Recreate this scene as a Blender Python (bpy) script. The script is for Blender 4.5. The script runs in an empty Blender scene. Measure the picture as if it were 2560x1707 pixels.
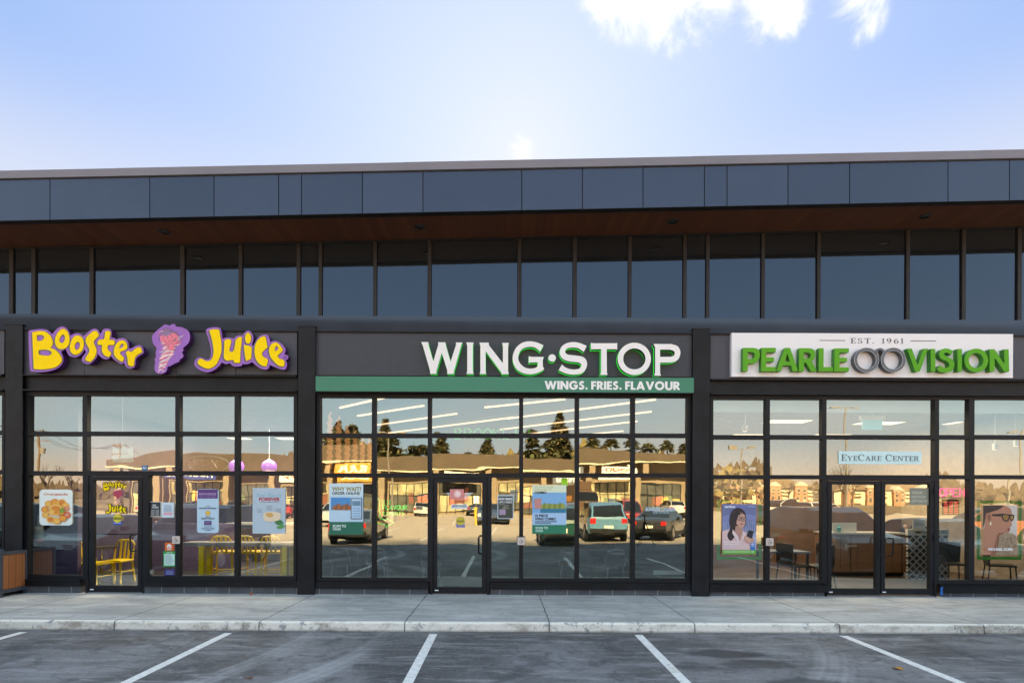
import bpy, bmesh, math, random
from mathutils import Vector, Matrix
from mathutils.geometry import tessellate_polygon
R = math.radians
random.seed(7)
scene = bpy.context.scene
COL = scene.collection

# ------------------------------------------------------------------ camera, sky, sun, exposure
F, D, H = 1422.0, 10.6, 1.767          # focal length in photo pixels, distance to the shop fronts, eye height
FX, FY = 1260.0, 1248.0                # where the view axis meets the picture
ROLL = 0.0045
cam_d = bpy.data.cameras.new('camera')
cam = bpy.data.objects.new('camera', cam_d)
COL.objects.link(cam)
cam_d.sensor_fit = 'HORIZONTAL'
cam_d.sensor_width = 36.0
cam_d.lens = F / 2560 * 36.0
cam_d.shift_x = (1280 - FX) / 2560
cam_d.shift_y = (FY - 853.5) / 2560
cam_d.clip_end = 3000
cam.matrix_world = Matrix.Translation((0, -D, H)) @ Matrix.Rotation(ROLL, 4, 'Y').inverted() @ Matrix.Rotation(R(90), 4, 'X')
scene.camera = cam

SUN_EL, SUN_AZ = R(31), R(1.4)
SKY_STRENGTH = 0.10
scene.view_settings.view_transform = 'Standard'
scene.view_settings.look = 'None'
scene.view_settings.exposure = 2.8
scene.view_settings.gamma = 1.0
scene.cycles.max_bounces = 10
scene.cycles.transparent_max_bounces = 16
scene.cycles.caustics_reflective = False
scene.cycles.caustics_refractive = False
scene.cycles.sample_clamp_indirect = 6.0

sun_d = bpy.data.lights.new('sun', 'SUN')
sun_d.energy = 5.0
sun_d.angle = R(0.53)
sun_d.color = (1.0, 0.70, 0.38)
sun = bpy.data.objects.new('sun', sun_d)
COL.objects.link(sun)
sun_dir = Vector((math.sin(SUN_AZ) * math.cos(SUN_EL), math.cos(SUN_AZ) * math.cos(SUN_EL), math.sin(SUN_EL)))
sun.rotation_euler = (-sun_dir).to_track_quat('-Z', 'Y').to_euler()
sun.location = (0, 30, 40)


def nd(nt, typ, **kw):
    n = nt.nodes.new(typ)
    for k, v in kw.items():
        setattr(n, k, v)
    return n


def M(nt, op, a, b=None, c=None, clamp=False):
    n = nt.nodes.new('ShaderNodeMath')
    n.operation = op
    n.use_clamp = clamp
    for i, v in enumerate((a, b, c)):
        if v is None:
            continue
        if isinstance(v, (int, float)):
            n.inputs[i].default_value = v
        else:
            nt.links.new(v, n.inputs[i])
    return n.outputs[0]


def VM(nt, op, a, b=None):
    n = nt.nodes.new('ShaderNodeVectorMath')
    n.operation = op
    for i, v in enumerate((a, b)):
        if v is None:
            continue
        if isinstance(v, (tuple, list, Vector)):
            n.inputs[i].default_value = v
        else:
            nt.links.new(v, n.inputs[i])
    return n.outputs['Value'] if op in ('DOT_PRODUCT', 'LENGTH', 'DISTANCE') else n.outputs[0]


def MIX(nt, fac, a, b):
    n = nt.nodes.new('ShaderNodeMix')
    n.data_type = 'RGBA'
    for s, v in ((n.inputs[0], fac), (n.inputs[6], a), (n.inputs[7], b)):
        if isinstance(v, (int, float)):
            s.default_value = v
        elif isinstance(v, (tuple, list)):
            s.default_value = (v[0], v[1], v[2], 1)
        else:
            nt.links.new(v, s)
    return n.outputs[2]


def SMOOTH(nt, v, lo, hi):
    n = nt.nodes.new('ShaderNodeMapRange')
    n.interpolation_type = 'SMOOTHSTEP'
    nt.links.new(v, n.inputs[0])
    n.inputs[1].default_value, n.inputs[2].default_value = lo, hi
    return n.outputs[0]


def NOISE(nt, vec, scale, detail=4, rough=0.55, dist=0.0):
    n = nt.nodes.new('ShaderNodeTexNoise')
    if vec is not None:
        nt.links.new(vec, n.inputs['Vector'])
    n.inputs['Scale'].default_value = scale
    n.inputs['Detail'].default_value = detail
    n.inputs['Roughness'].default_value = rough
    n.inputs['Distortion'].default_value = dist
    return n.outputs[0]


world = bpy.data.worlds.new('World')
scene.world = world
world.use_nodes = True
wt = world.node_tree
wt.nodes.clear()
sky = nd(wt, 'ShaderNodeTexSky', sky_type='NISHITA', sun_disc=False)
sky.sun_elevation = SUN_EL
sky.sun_rotation = SUN_AZ
sky.altitude = 50
sky.air_density, sky.dust_density, sky.ozone_density = 1.0, 1.0, 1.6
tc = nd(wt, 'ShaderNodeTexCoord')
dirv = tc.outputs['Generated']
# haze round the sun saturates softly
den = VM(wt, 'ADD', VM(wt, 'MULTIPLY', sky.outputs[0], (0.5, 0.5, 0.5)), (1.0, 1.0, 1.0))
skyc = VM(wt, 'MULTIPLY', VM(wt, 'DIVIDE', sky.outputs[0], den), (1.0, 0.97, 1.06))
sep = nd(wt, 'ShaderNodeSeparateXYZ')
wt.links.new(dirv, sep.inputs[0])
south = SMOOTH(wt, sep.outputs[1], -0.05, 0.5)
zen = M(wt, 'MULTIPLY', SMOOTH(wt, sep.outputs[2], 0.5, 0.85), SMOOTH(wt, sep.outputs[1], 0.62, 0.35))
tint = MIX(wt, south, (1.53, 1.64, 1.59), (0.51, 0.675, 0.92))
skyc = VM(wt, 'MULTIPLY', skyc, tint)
skyc = VM(wt, 'MULTIPLY', skyc, MIX(wt, zen, (1, 1, 1), (2.2, 1.90, 1.55)))  # overhead sky, out of view, brightened to light ground and sign faces


sang = M(wt, 'ARCCOSINE', M(wt, 'MINIMUM', VM(wt, 'DOT_PRODUCT', dirv, tuple(sun_dir)), 0.99999))
glow = M(wt, 'MULTIPLY', M(wt, 'POWER', 2.718, M(wt, 'MULTIPLY', M(wt, 'DIVIDE', sang, 0.20), -1.0)), 0.58)
pale = M(wt, 'MULTIPLY', M(wt, 'MULTIPLY', SMOOTH(wt, sep.outputs[2], 0.55, 0.38), SMOOTH(wt, sep.outputs[1], 0.1, 0.5)), 0.72)
skyc = MIX(wt, pale, skyc, (1.17, 1.20, 1.34))
skyc = MIX(wt, M(wt, 'MINIMUM', glow, 1.0), skyc, (1.60, 1.50, 1.38))


def pxdir(px, py):
    return Vector(((px - FX) / F, 1.0, (FY - py) / F)).normalized()


cn = NOISE(wt, dirv, 13.0, 9, 0.66, 0.5)
cn2 = NOISE(wt, dirv, 2.6, 5, 0.55, 0.2)
mask = None
for px, py, rad, amp in ((1580, -62, .08, 1.2), (1690, -115, .11, 1.4), (1800, -80, .09, 1.3), (1910, -45, .07, 1.2), (1670, -5, .045, .7), (1965, 25, .04, .7), (1580, 50, .03, .5), (1740, 20, .03, .5),
                         (2135, -15, .045, .85), (2155, 45, .032, .6), (1485, 5, .035, .5), (1700, -260, .16, 1.2), (900, -330, .13, 1.0), (1296, 380, .030, .55)):
    dn = VM(wt, 'DOT_PRODUCT', dirv, tuple(pxdir(px, py)))
    ang = M(wt, 'ARCCOSINE', M(wt, 'MINIMUM', dn, 0.99999))
    b = M(wt, 'MULTIPLY', M(wt, 'SUBTRACT', 1.0, M(wt, 'DIVIDE', ang, rad)), amp)
    mask = b if mask is None else M(wt, 'MAXIMUM', mask, b)
cm = M(wt, 'ADD', mask, M(wt, 'MULTIPLY', M(wt, 'SUBTRACT', cn, 0.5), 2.3))
cm = SMOOTH(wt, cm, 0.05, 1.0)
cm = M(wt, 'MULTIPLY', cm, SMOOTH(wt, mask, 0.0, 0.25))
col = MIX(wt, cm, skyc, (1.9, 1.86, 1.9))
# thin pinkish evening cloud low in the opposite sky
low = M(wt, 'MULTIPLY', SMOOTH(wt, sep.outputs[2], 0.30, 0.02), SMOOTH(wt, sep.outputs[1], 0.15, -0.2))
band = M(wt, 'MULTIPLY', low, SMOOTH(wt, cn2, 0.38, 0.66))
col = MIX(wt, M(wt, 'MULTIPLY', band, 0.4), col, (3.6, 2.5, 2.0))
hor = M(wt, 'MULTIPLY', SMOOTH(wt, sep.outputs[2], 0.105, 0.0), SMOOTH(wt, sep.outputs[1], 0.05, -0.3))
col = MIX(wt, M(wt, 'MULTIPLY', hor, 0.85), col, (4.0, 2.45, 1.5))
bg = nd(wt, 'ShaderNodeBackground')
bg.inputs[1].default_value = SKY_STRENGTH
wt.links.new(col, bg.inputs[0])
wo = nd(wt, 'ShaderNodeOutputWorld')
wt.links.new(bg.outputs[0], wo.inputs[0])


# ------------------------------------------------------------------ photo pixel <-> place on a plane y = const
def PX(px, py, y=0.0):
    dx, dy = px - FX, py - FY
    c, s = math.cos(ROLL), math.sin(ROLL)
    u, v = dx * c + dy * s, -dx * s + dy * c
    k = (D + y) / F
    return u * k, H - v * k


def PXZ(px, py, z):
    """point on the horizontal plane at height z"""
    dx, dy = px - FX, py - FY
    u, v = dx + dy * ROLL, dy - dx * ROLL
    dist = F * (H - z) / v
    return Vector((u * dist / F, dist - D, z))


def A(*v):
    return [q * 2560 / 2352 for q in v]


# ------------------------------------------------------------------ materials
def lin(h):
    out = []
    for i in (0, 2, 4):
        c = int(h[i:i + 2], 16) / 255
        out.append(c / 12.92 if c <= 0.04045 else ((c + 0.055) / 1.055) ** 2.4)
    return tuple(out)


MATS = {}


def mat(name, color, rough=0.5, metal=0.0, spec=0.5, emit=0.0, var=0.12, vscale=6.0, bump=0.0, bscale=40.0, ior=1.5, coat=0.0, ecol=None, stint=(1, 1, 1)):
    if name in MATS:
        return MATS[name]
    if isinstance(color, str):
        color = lin(color)
    m = bpy.data.materials.new(name)
    m.use_nodes = True
    nt = m.node_tree
    p = nt.nodes['Principled BSDF']
    p.inputs['Roughness'].default_value = rough
    p.inputs['Metallic'].default_value = metal
    p.inputs['Specular IOR Level'].default_value = spec
    p.inputs['IOR'].default_value = ior
    p.inputs['Specular Tint'].default_value = (*stint, 1)
    p.inputs['Coat Weight'].default_value = coat
    p.inputs['Coat Roughness'].default_value = 0.08
    tcn = nd(nt, 'ShaderNodeTexCoord')
    if var > 0:
        n = NOISE(nt, tcn.outputs['Object'], vscale, 5, 0.6)
        dark = tuple(c * (1 - var) for c in color)
        light = tuple(min(1, c * (1 + var)) for c in color)
        nt.links.new(MIX(nt, SMOOTH(nt, n, 0.3, 0.7), dark, light), p.inputs['Base Color'])
        nt.links.new(M(nt, 'ADD', rough - 0.06, M(nt, 'MULTIPLY', n, 0.12)), p.inputs['Roughness'])
    else:
        p.inputs['Base Color'].default_value = (*color, 1)
    if emit > 0:
        p.inputs['Emission Color'].default_value = (*(ecol or color), 1)
        p.inputs['Emission Strength'].default_value = emit
    if bump > 0:
        b = nd(nt, 'ShaderNodeBump')
        b.inputs['Strength'].default_value = bump
        b.inputs['Distance'].default_value = 0.01
        nt.links.new(NOISE(nt, tcn.outputs['Object'], bscale, 4), b.inputs['Height'])
        nt.links.new(b.outputs[0], p.inputs['Normal'])
    MATS[name] = m
    return m


def glass_mat(name, refl, tint, gtint, wav=0.02):
    m = bpy.data.materials.new(name)
    m.use_nodes = True
    nt = m.node_tree
    nt.nodes.clear()
    o = nd(nt, 'ShaderNodeOutputMaterial')
    mix = nd(nt, 'ShaderNodeMixShader')
    tr = nd(nt, 'ShaderNodeBsdfTransparent')
    tr.inputs[0].default_value = (*tint, 1)
    gl = nd(nt, 'ShaderNodeBsdfGlossy')
    gl.inputs['Color'].default_value = (*gtint, 1)
    gl.inputs['Roughness'].default_value = 0.0
    fr = nd(nt, 'ShaderNodeLayerWeight')
    fr.inputs[0].default_value = 0.25
    fac = M(nt, 'ADD', refl, M(nt, 'MULTIPLY', fr.outputs['Fresnel'], 0.35), clamp=True)
    nt.links.new(fac, mix.inputs[0])
    tcn = nd(nt, 'ShaderNodeTexCoord')
    mp = nd(nt, 'ShaderNodeMapping')
    mp.inputs['Scale'].default_value = (1.0, 1.0, 2.6)
    nt.links.new(tcn.outputs['Object'], mp.inputs[0])
    b = nd(nt, 'ShaderNodeBump')
    b.inputs['Strength'].default_value = 1.0
    b.inputs['Distance'].default_value = wav
    nt.links.new(NOISE(nt, mp.outputs[0], 1.1, 1.5, 0.4), b.inputs['Height'])
    nt.links.new(b.outputs[0], gl.inputs['Normal'])
    nt.links.new(tr.outputs[0], mix.inputs[1])
    nt.links.new(gl.outputs[0], mix.inputs[2])
    nt.links.new(mix.outputs[0], o.inputs[0])
    MATS[name] = m
    return m


GLASS = glass_mat('shop_glass', 0.27, (0.93, 0.96, 0.94), (0.88, 0.98, 0.90), 0.0012)
m_back = bpy.data.materials.new('glass_inner_face')
m_back.use_nodes = True
m_back.node_tree.nodes.clear()
_t = m_back.node_tree.nodes.new('ShaderNodeBsdfTransparent')
_t.inputs[0].default_value = (0.95, 0.97, 0.96, 1)
_o = m_back.node_tree.nodes.new('ShaderNodeOutputMaterial')
m_back.node_tree.links.new(_t.outputs[0], _o.inputs[0])
GLASS_IN = m_back

BLACK = mat('black_painted_steel', (.008, .0085, .010), 0.5, spec=.25, bump=.05, bscale=60, vscale=3.5, var=.45)
FRAME = mat('dark_anodised_frame', (.009, .0095, .011), 0.5, spec=.25, var=.1, vscale=3)
PANELG = mat('charcoal_composite_panel', (.066, .069, .084), 0.5, spec=.3, var=.05, vscale=1.2)
FASCIA = mat('blue_grey_fascia_metal', (.020, .025, .042), 0.2, spec=.5, ior=1.68, stint=(.72, .83, 1.0), bump=.10, bscale=.9, var=.08, vscale=.5)
_fn = FASCIA.node_tree
_oi = nd(_fn, 'ShaderNodeObjectInfo')
_pb = _fn.nodes['Principled BSDF']
_src = _pb.inputs['Base Color'].links[0].from_socket
_fn.links.new(MIX(_fn, _oi.outputs['Random'], VM(_fn, 'MULTIPLY', _src, (.8, .82, .85)), VM(_fn, 'MULTIPLY', _src, (1.25, 1.22, 1.2))), _pb.inputs['Base Color'])
COPING = mat('pale_coping_metal', (.165, .168, .20), 0.5, spec=.3, var=.05, vscale=.7)
LEDGE = mat('satin_flashing_metal', (.036, .038, .045), 0.25, spec=.5, ior=1.66, stint=(.74, .87, 1.0), var=.1, vscale=1.0, bump=.03, bscale=.8)
SPANDREL = mat('dark_spandrel_glass', (.008, .010, .013), 0.03, ior=1.76, var=0, stint=(.62, .78, 1.0), bump=.06, bscale=1.3)
MULLION = mat('brown_grey_mullion', (.019, .018, .019), 0.5, spec=.3, var=.1)
WHITE = mat('white_enamel', (.80, .80, .79), 0.45, var=.03)


def add_nodes_wood(name, c1, c2, axis, width, rough=0.5):
    m = bpy.data.materials.new(name)
    m.use_nodes = True
    nt = m.node_tree
    p = nt.nodes['Principled BSDF']
    tcn = nd(nt, 'ShaderNodeTexCoord')
    s = nd(nt, 'ShaderNodeSeparateXYZ')
    nt.links.new(tcn.outputs['Object'], s.inputs[0])
    t = M(nt, 'DIVIDE', s.outputs[axis], width)
    idn = M(nt, 'FLOOR', t)
    wn = nd(nt, 'ShaderNodeTexWhiteNoise', noise_dimensions='1D')
    nt.links.new(idn, wn.inputs['W'])
    mp = nd(nt, 'ShaderNodeMapping')
    mp.inputs['Scale'].default_value = [(30, 1.5, 1.5), (1.5, 30, 1.5), (1.5, 1.5, 30)][axis]
    nt.links.new(tcn.outputs['Object'], mp.inputs[0])
    g = NOISE(nt, mp.outputs[0], 1.6, 6, 0.65, 0.6)
    fac = M(nt, 'ADD', M(nt, 'MULTIPLY', wn.outputs[0], 0.6), M(nt, 'MULTIPLY', g, 0.5))
    colr = MIX(nt, fac, c1, c2)
    gap = M(nt, 'PINGPONG', t, 0.5)
    seam = SMOOTH(nt, gap, 0.0, 0.05)
    colr = MIX(nt, seam, tuple(c * 0.15 for c in c1), colr)
    nt.links.new(colr, p.inputs['Base Color'])
    p.inputs['Roughness'].default_value = rough
    MATS[name] = m
    return m


SOFFIT = add_nodes_wood('red_brown_soffit_boards', (.055, .017, .006), (.115, .038, .013), 0, 0.14)
SLATS = add_nodes_wood('oiled_cedar_slats', (.22, .075, .022), (.42, .17, .06), 1, 0.145)
SLATSX = add_nodes_wood('oiled_cedar_boards', (.22, .075, .022), (.42, .17, .06), 0, 0.145)
CABINET = add_nodes_wood('light_maple_veneer', (.20, .092, .036), (.28, .135, .055), 0, 0.6)


# ------------------------------------------------------------------ mesh helpers
class MB:
    def __init__(self):
        self.v, self.f, self.m, self.mats = [], [], [], []

    def mi(self, m):
        if m not in self.mats:
            self.mats.append(m)
        return self.mats.index(m)

    def add(self, verts, faces, m):
        o = len(self.v)
        self.v += [tuple(v) for v in verts]
        k = self.mi(m)
        for f in faces:
            self.f.append(tuple(o + i for i in f))
            self.m.append(k)
        return self

    def box(self, x0, x1, y0, y1, z0, z1, m):
        v = [(x0, y0, z0), (x1, y0, z0), (x1, y1, z0), (x0, y1, z0), (x0, y0, z1), (x1, y0, z1), (x1, y1, z1), (x0, y1, z1)]
        return self.add(v, [(0, 3, 2, 1), (4, 5, 6, 7), (0, 1, 5, 4), (1, 2, 6, 5), (2, 3, 7, 6), (3, 0, 4, 7)], m)

    def prism(self, loops, yf, yb, m, ms=None):
        """loops of (x, z), first the outline, the rest holes; front at yf, back at yb"""
        ms = ms or m
        loops = [[Vector((p[0], p[1], 0)) for p in L] for L in loops]
        flat = [p for L in loops for p in L]
        n = len(flat)
        tris = tessellate_polygon(loops)
        fr, bk = [], []
        for t in tris:
            a, b, c = (flat[i] for i in t)
            if (b - a).cross(c - a).z < 0:
                t = (t[0], t[2], t[1])
            fr.append(tuple(t))
            bk.append((t[0] + n, t[2] + n, t[1] + n))
        v = [(p.x, yf, p.y) for p in flat] + [(p.x, yb, p.y) for p in flat]
        if abs(yf - yb) < 1e-6:
            return self.add(v[:n], fr, m)
        self.add(v, fr, m)
        o = len(self.v) - 2 * n
        k = self.mi(ms)
        for f in bk:
            self.f.append(tuple(o + i for i in f))
            self.m.append(k)
        s = 0
        for li, L in enumerate(loops):
            q = len(L)
            area = sum(L[i].x * L[(i + 1) % q].y - L[(i + 1) % q].x * L[i].y for i in range(q))
            rev = (area > 0) == (li > 0)
            for i in range(q):
                j = (i + 1) % q
                f = (s + i, s + i + n, s + j + n, s + j)
                if rev:
                    f = f[::-1]
                self.f.append(tuple(o + t for t in f))
                self.m.append(k)
            s += q
        return self

    def tube(self, pts, r, m, seg=8, closed=False, cap=True):
        pts = [Vector(p) for p in pts]
        n = len(pts)
        rr = r if isinstance(r, (list, tuple)) else [r] * n
        up = Vector((0, 0, 1))
        v, f = [], []
        for i, p in enumerate(pts):
            if closed:
                t = pts[(i + 1) % n] - pts[i - 1]
            else:
                t = pts[min(i + 1, n - 1)] - pts[max(i - 1, 0)]
            t.normalize()
            a = t.cross(up if abs(t.z) < 0.95 else Vector((0, 1, 0))).normalized()
            b = t.cross(a).normalized()
            for k in range(seg):
                w = 2 * math.pi * k / seg
                v.append(p + a * math.cos(w) * rr[i] + b * math.sin(w) * rr[i])
        for i in range(n if closed else n - 1):
            j = (i + 1) % n
            for k in range(seg):
                l = (k + 1) % seg
                f.append((i * seg + k, i * seg + l, j * seg + l, j * seg + k))
        if cap and not closed:
            f.append(tuple(range(seg)))
            f.append(tuple(range((n - 1) * seg, n * seg))[::-1])
        return self.add(v, f, m)

    def lathe(self, prof, cx, cy, m, seg=24, axis='z'):
        """prof: list of (r, h)"""
        v, f = [], []
        for r, h in prof:
            for k in range(seg):
                w = 2 * math.pi * k / seg
                if axis == 'z':
                    v.append((cx + r * math.cos(w), cy + r * math.sin(w), h))
                elif axis == 'y':
                    v.append((cx + r * math.cos(w), h, cy + r * math.sin(w)))
                else:
                    v.append((h, cx + r * math.cos(w), cy + r * math.sin(w)))
        for i in range(len(prof) - 1):
            for k in range(seg):
                l = (k + 1) % seg
                f.append((i * seg + k, i * seg + l, (i + 1) * seg + l, (i + 1) * seg + k))
        return self.add(v, f, m)

    def text(self, body, x0, x1, z0, z1, y, m, depth=0.0, bold=0.0, mirror=False, space=1.0, slant=0.0):
        c = bpy.data.curves.new('lettering', 'FONT')
        c.body = body
        c.offset = bold
        c.space_character = space
        c.resolution_u = 6
        c.shear = slant
        c.extrude = 0.01 if depth > 0 else 0
        o = bpy.data.objects.new('lettering', c)
        me = bpy.data.meshes.new_from_object(o)
        vs = [v.co.copy() for v in me.vertices]
        if not vs:
            return self
        ax, bx = min(v.x for v in vs), max(v.x for v in vs)
        ay, by = min(v.y for v in vs), max(v.y for v in vs)
        out = []
        for v in vs:
            u = (v.x - ax) / (bx - ax)
            if mirror:
                u = 1 - u
            w = (v.y - ay) / max(1e-6, by - ay)
            yy = y if depth <= 0 else (y if v.z > 0 else y + depth)
            out.append((x0 + (x1 - x0) * u, yy, z0 + (z1 - z0) * w))
        fs = [tuple(p.vertices) for p in me.polygons]
        if mirror:
            fs = [f[::-1] for f in fs]
        self.add(out, fs, m)
        bpy.data.objects.remove(o)
        bpy.data.curves.remove(c)
        bpy.data.meshes.remove(me)
        return self

    def build(self, name, parent=None, smooth=False, loc=None, fix=False):
        me = bpy.data.meshes.new(name)
        org = Vector(loc) if loc is not None else None
        vs = self.v if org is None else [tuple(Vector(v) - org) for v in self.v]
        me.from_pydata(vs, [], self.f)
        for m in self.mats:
            me.materials.append(m)
        me.polygons.foreach_set('material_index', self.m)
        if smooth:
            me.polygons.foreach_set('use_smooth', [True] * len(me.polygons))
        if fix:
            bm = bmesh.new()
            bm.from_mesh(me)
            bmesh.ops.recalc_face_normals(bm, faces=bm.faces)
            bm.to_mesh(me)
            bm.free()
        me.update()
        o = bpy.data.objects.new(name, me)
        COL.objects.link(o)
        if org is not None:
            o.location = org
        if parent is not None:
            o.parent = parent
        return o


def tag(o, label=None, cat=None, group=None, kind=None):
    if label:
        o['label'] = label
    if cat:
        o['category'] = cat
    if group:
        o['group'] = group
    if kind:
        o['kind'] = kind
    return o


def empty(name, label, cat, loc=(0, 0, 0), rz=0.0, group=None):
    o = bpy.data.objects.new(name, None)
    o.empty_display_size = 0.2
    COL.objects.link(o)
    o.location = loc
    o.rotation_euler = (0, 0, rz)
    return tag(o, label, cat, group)


def copy_tree(o, parent=None):
    c = o.copy()
    COL.objects.link(c)
    c.parent = parent
    for ch in list(o.children):
        copy_tree(ch, c)
    return c


def smooth_loop(pts, n=5):
    """closed Catmull-Rom through pts; a third entry marks a sharp corner"""
    P = [Vector((p[0], p[1])) for p in pts]
    K = [len(p) > 2 for p in pts]
    N = len(P)
    out = []
    for i in range(N):
        p1, p2 = P[i], P[(i + 1) % N]
        p0 = p1 + (p1 - p2) * 0.3 if K[i] else P[i - 1]
        p3 = p2 + (p2 - p1) * 0.3 if K[(i + 1) % N] else P[(i + 2) % N]
        if K[i] and K[(i + 1) % N]:
            out.append(p1)
            continue
        for k in range(n):
            t = k / n
            out.append(0.5 * ((2 * p1) + (p2 - p0) * t + (2 * p0 - 5 * p1 + 4 * p2 - p3) * t * t + (3 * p1 - p0 - 3 * p2 + p3) * t ** 3))
    return [(p.x, p.y) for p in out]


def ell(cx, cy, rx, ry, n=40):
    return [(cx + rx * math.cos(2 * math.pi * k / n), cy + ry * math.sin(2 * math.pi * k / n)) for k in range(n)]


def grow(loop, d):
    """offset a loop outwards by d (same units)"""
    n = len(loop)
    P = [Vector(p) for p in loop]
    area = sum(P[i].x * P[(i + 1) % n].y - P[(i + 1) % n].x * P[i].y for i in range(n))
    sg = 1 if area > 0 else -1
    out = []
    for i in range(n):
        t = P[(i + 1) % n] - P[i - 1]
        if t.length < 1e-9:
            out.append(tuple(P[i]))
            continue
        t.normalize()
        out.append((P[i].x + sg * t.y * d, P[i].y - sg * t.x * d))
    return out


def towall(loop, y, f):
    """picture loop -> (x, z) on plane y through the crop-to-photo mapping f"""
    return [PX(*f(*p[:2]), y) for p in loop]


def rect(x0, y0, x1, y1, y=0.0):
    """photo rectangle -> X0, X1, Z0, Z1 on plane y"""
    xm, ym = (x0 + x1) / 2, (y0 + y1) / 2
    return PX(x0, ym, y)[0], PX(x1, ym, y)[0], PX(xm, y1, y)[1], PX(xm, y0, y)[1]


def rloop(x0, x1, z0, z1):
    return [(x0, z0), (x1, z0), (x1, z1), (x0, z1)]

# ------------------------------------------------------------------ ground: lot, markings, pavement, kerb
LOT_Z = -0.13
KERB_Y = -2.44
JOINTS = [0.66 + 2.08 * k for k in range(-12, 13)]


def lot_material():
    m = bpy.data.materials.new('worn_asphalt')
    m.use_nodes = True
    nt = m.node_tree
    p = nt.nodes['Principled BSDF']
    g = nd(nt, 'ShaderNodeNewGeometry')
    pos = g.outputs['Position']
    big = NOISE(nt, pos, 0.55, 5, 0.6, 0.4)
    mid = NOISE(nt, pos, 3.0, 6, 0.65, 0.8)
    fine = NOISE(nt, pos, 160, 3, 0.7)
    mp = nd(nt, 'ShaderNodeMapping')
    mp.inputs['Scale'].default_value = (0.5, 3.0, 1.0)
    mp.inputs['Rotation'].default_value = (0, 0, R(14))
    nt.links.new(pos, mp.inputs[0])
    streak = NOISE(nt, mp.outputs[0], 2.2, 6, 0.7, 0.7)
    c = MIX(nt, SMOOTH(nt, big, 0.40, 0.60), (.085, .080, .080), (.19, .183, .185))
    c = MIX(nt, M(nt, 'MULTIPLY', SMOOTH(nt, streak, 0.48, 0.64), 0.50), c, (.36, .35, .355))
    c = MIX(nt, M(nt, 'MULTIPLY', SMOOTH(nt, mid, 0.50, 0.64), 0.6), c, (.055, .053, .056))
    c = MIX(nt, M(nt, 'MULTIPLY', SMOOTH(nt, fine, 0.35, 0.75), 0.30), c, (.04, .04, .045))
    grain = NOISE(nt, pos, 15, 8, .85)
    c = MIX(nt, M(nt, 'MULTIPLY', SMOOTH(nt, grain, 0.53, 0.66), 0.5), c, (.33, .325, .33))
    c = MIX(nt, M(nt, 'MULTIPLY', SMOOTH(nt, grain, 0.47, 0.35), 0.6), c, (.035, .034, .036))
    sp = nd(nt, 'ShaderNodeSeparateXYZ')
    nt.links.new(pos, sp.inputs[0])
    # dusty tyre sweeps: pairs of ring arcs with tread lines
    tread = M(nt, 'ADD', 0.55, M(nt, 'MULTIPLY', NOISE(nt, mp.outputs[0], 14, 3), 0.9))
    for cx, cy, r, w, amt, x0, x1 in ((-7.4, -8.4, 3.9, .20, .55, -4.6, -2.7), (-6.2, -2.5, 4.6, .22, .4, -4.4, -1.4), (-1.9, -9.6, 4.3, .16, .28, .3, 2.4),
                                      (-9.5, -8.6, 4.6, .3, .55, -6.9, -4.7), (-3.6, -8.2, 3.4, .22, .5, -1.4, .5), (4.4, -9.3, 6.2, .24, .25, -1.4, 1.0),
                                      (-9.8, -2.0, 7.2, .2, .45, -4.2, -2.4), (-1.0, -1.2, 5.6, .25, .35, 1.5, 4.4)):
        ln = M(nt, 'SQRT', M(nt, 'ADD', M(nt, 'POWER', M(nt, 'SUBTRACT', sp.outputs[0], cx), 2.0), M(nt, 'POWER', M(nt, 'SUBTRACT', sp.outputs[1], cy), 2.0)))
        dist = M(nt, 'ABSOLUTE', M(nt, 'SUBTRACT', ln, r))
        ring = SMOOTH(nt, dist, w, w * 0.55)
        ribs = M(nt, 'ADD', 0.8, M(nt, 'MULTIPLY', M(nt, 'SINE', M(nt, 'MULTIPLY', dist, 70.0)), 0.2))
        gate = M(nt, 'MULTIPLY', SMOOTH(nt, sp.outputs[0], x0, x0 + .7), SMOOTH(nt, sp.outputs[0], x1, x1 - .7))
        fac = M(nt, 'MULTIPLY', M(nt, 'MULTIPLY', M(nt, 'MULTIPLY', ring, ribs), M(nt, 'MULTIPLY', gate, tread)), amt)
        c = MIX(nt, M(nt, 'MULTIPLY', fac, M(nt, 'ADD', .35, SMOOTH(nt, big, .3, .6)), clamp=True), c, (.44, .43, .43))
    # damp and oil patches
    edge = M(nt, 'MULTIPLY', M(nt, 'SUBTRACT', NOISE(nt, pos, 3.2, 5, .65, .8), 0.5), 1.9)
    for cx, cy, rx, ry, amt in ((2.75, -3.55, .55, .22, .8), (2.9, -4.0, .55, .2, .7), (3.15, -4.75, .5, .3, .75), (3.5, -5.0, .55, .25, .7), (2.2, -4.1, .3, .25, .5),
                                (5.9, -5.7, .7, .35, .8), (7.2, -4.6, .9, .5, .6), (-1.2, -4.3, .4, .4, .3), (5.4, -3.4, 1.6, .25, .35)):
        dx = M(nt, 'DIVIDE', M(nt, 'SUBTRACT', sp.outputs[0], cx), rx)
        dy = M(nt, 'DIVIDE', M(nt, 'SUBTRACT', sp.outputs[1], cy), ry)
        q = M(nt, 'ADD', M(nt, 'ADD', M(nt, 'MULTIPLY', dx, dx), M(nt, 'MULTIPLY', dy, dy)), edge)
        c = MIX(nt, M(nt, 'MULTIPLY', SMOOTH(nt, q, 1.0, 0.3), amt), c, (.026, .026, .029))
    # grit and salt grains
    vo = nd(nt, 'ShaderNodeTexVoronoi')
    vo.inputs['Scale'].default_value = 17
    nt.links.new(pos, vo.inputs['Vector'])
    spk = M(nt, 'MULTIPLY', SMOOTH(nt, vo.outputs['Distance'], 0.16, 0.05), SMOOTH(nt, NOISE(nt, pos, 5.0, 3), 0.52, 0.7))
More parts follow.
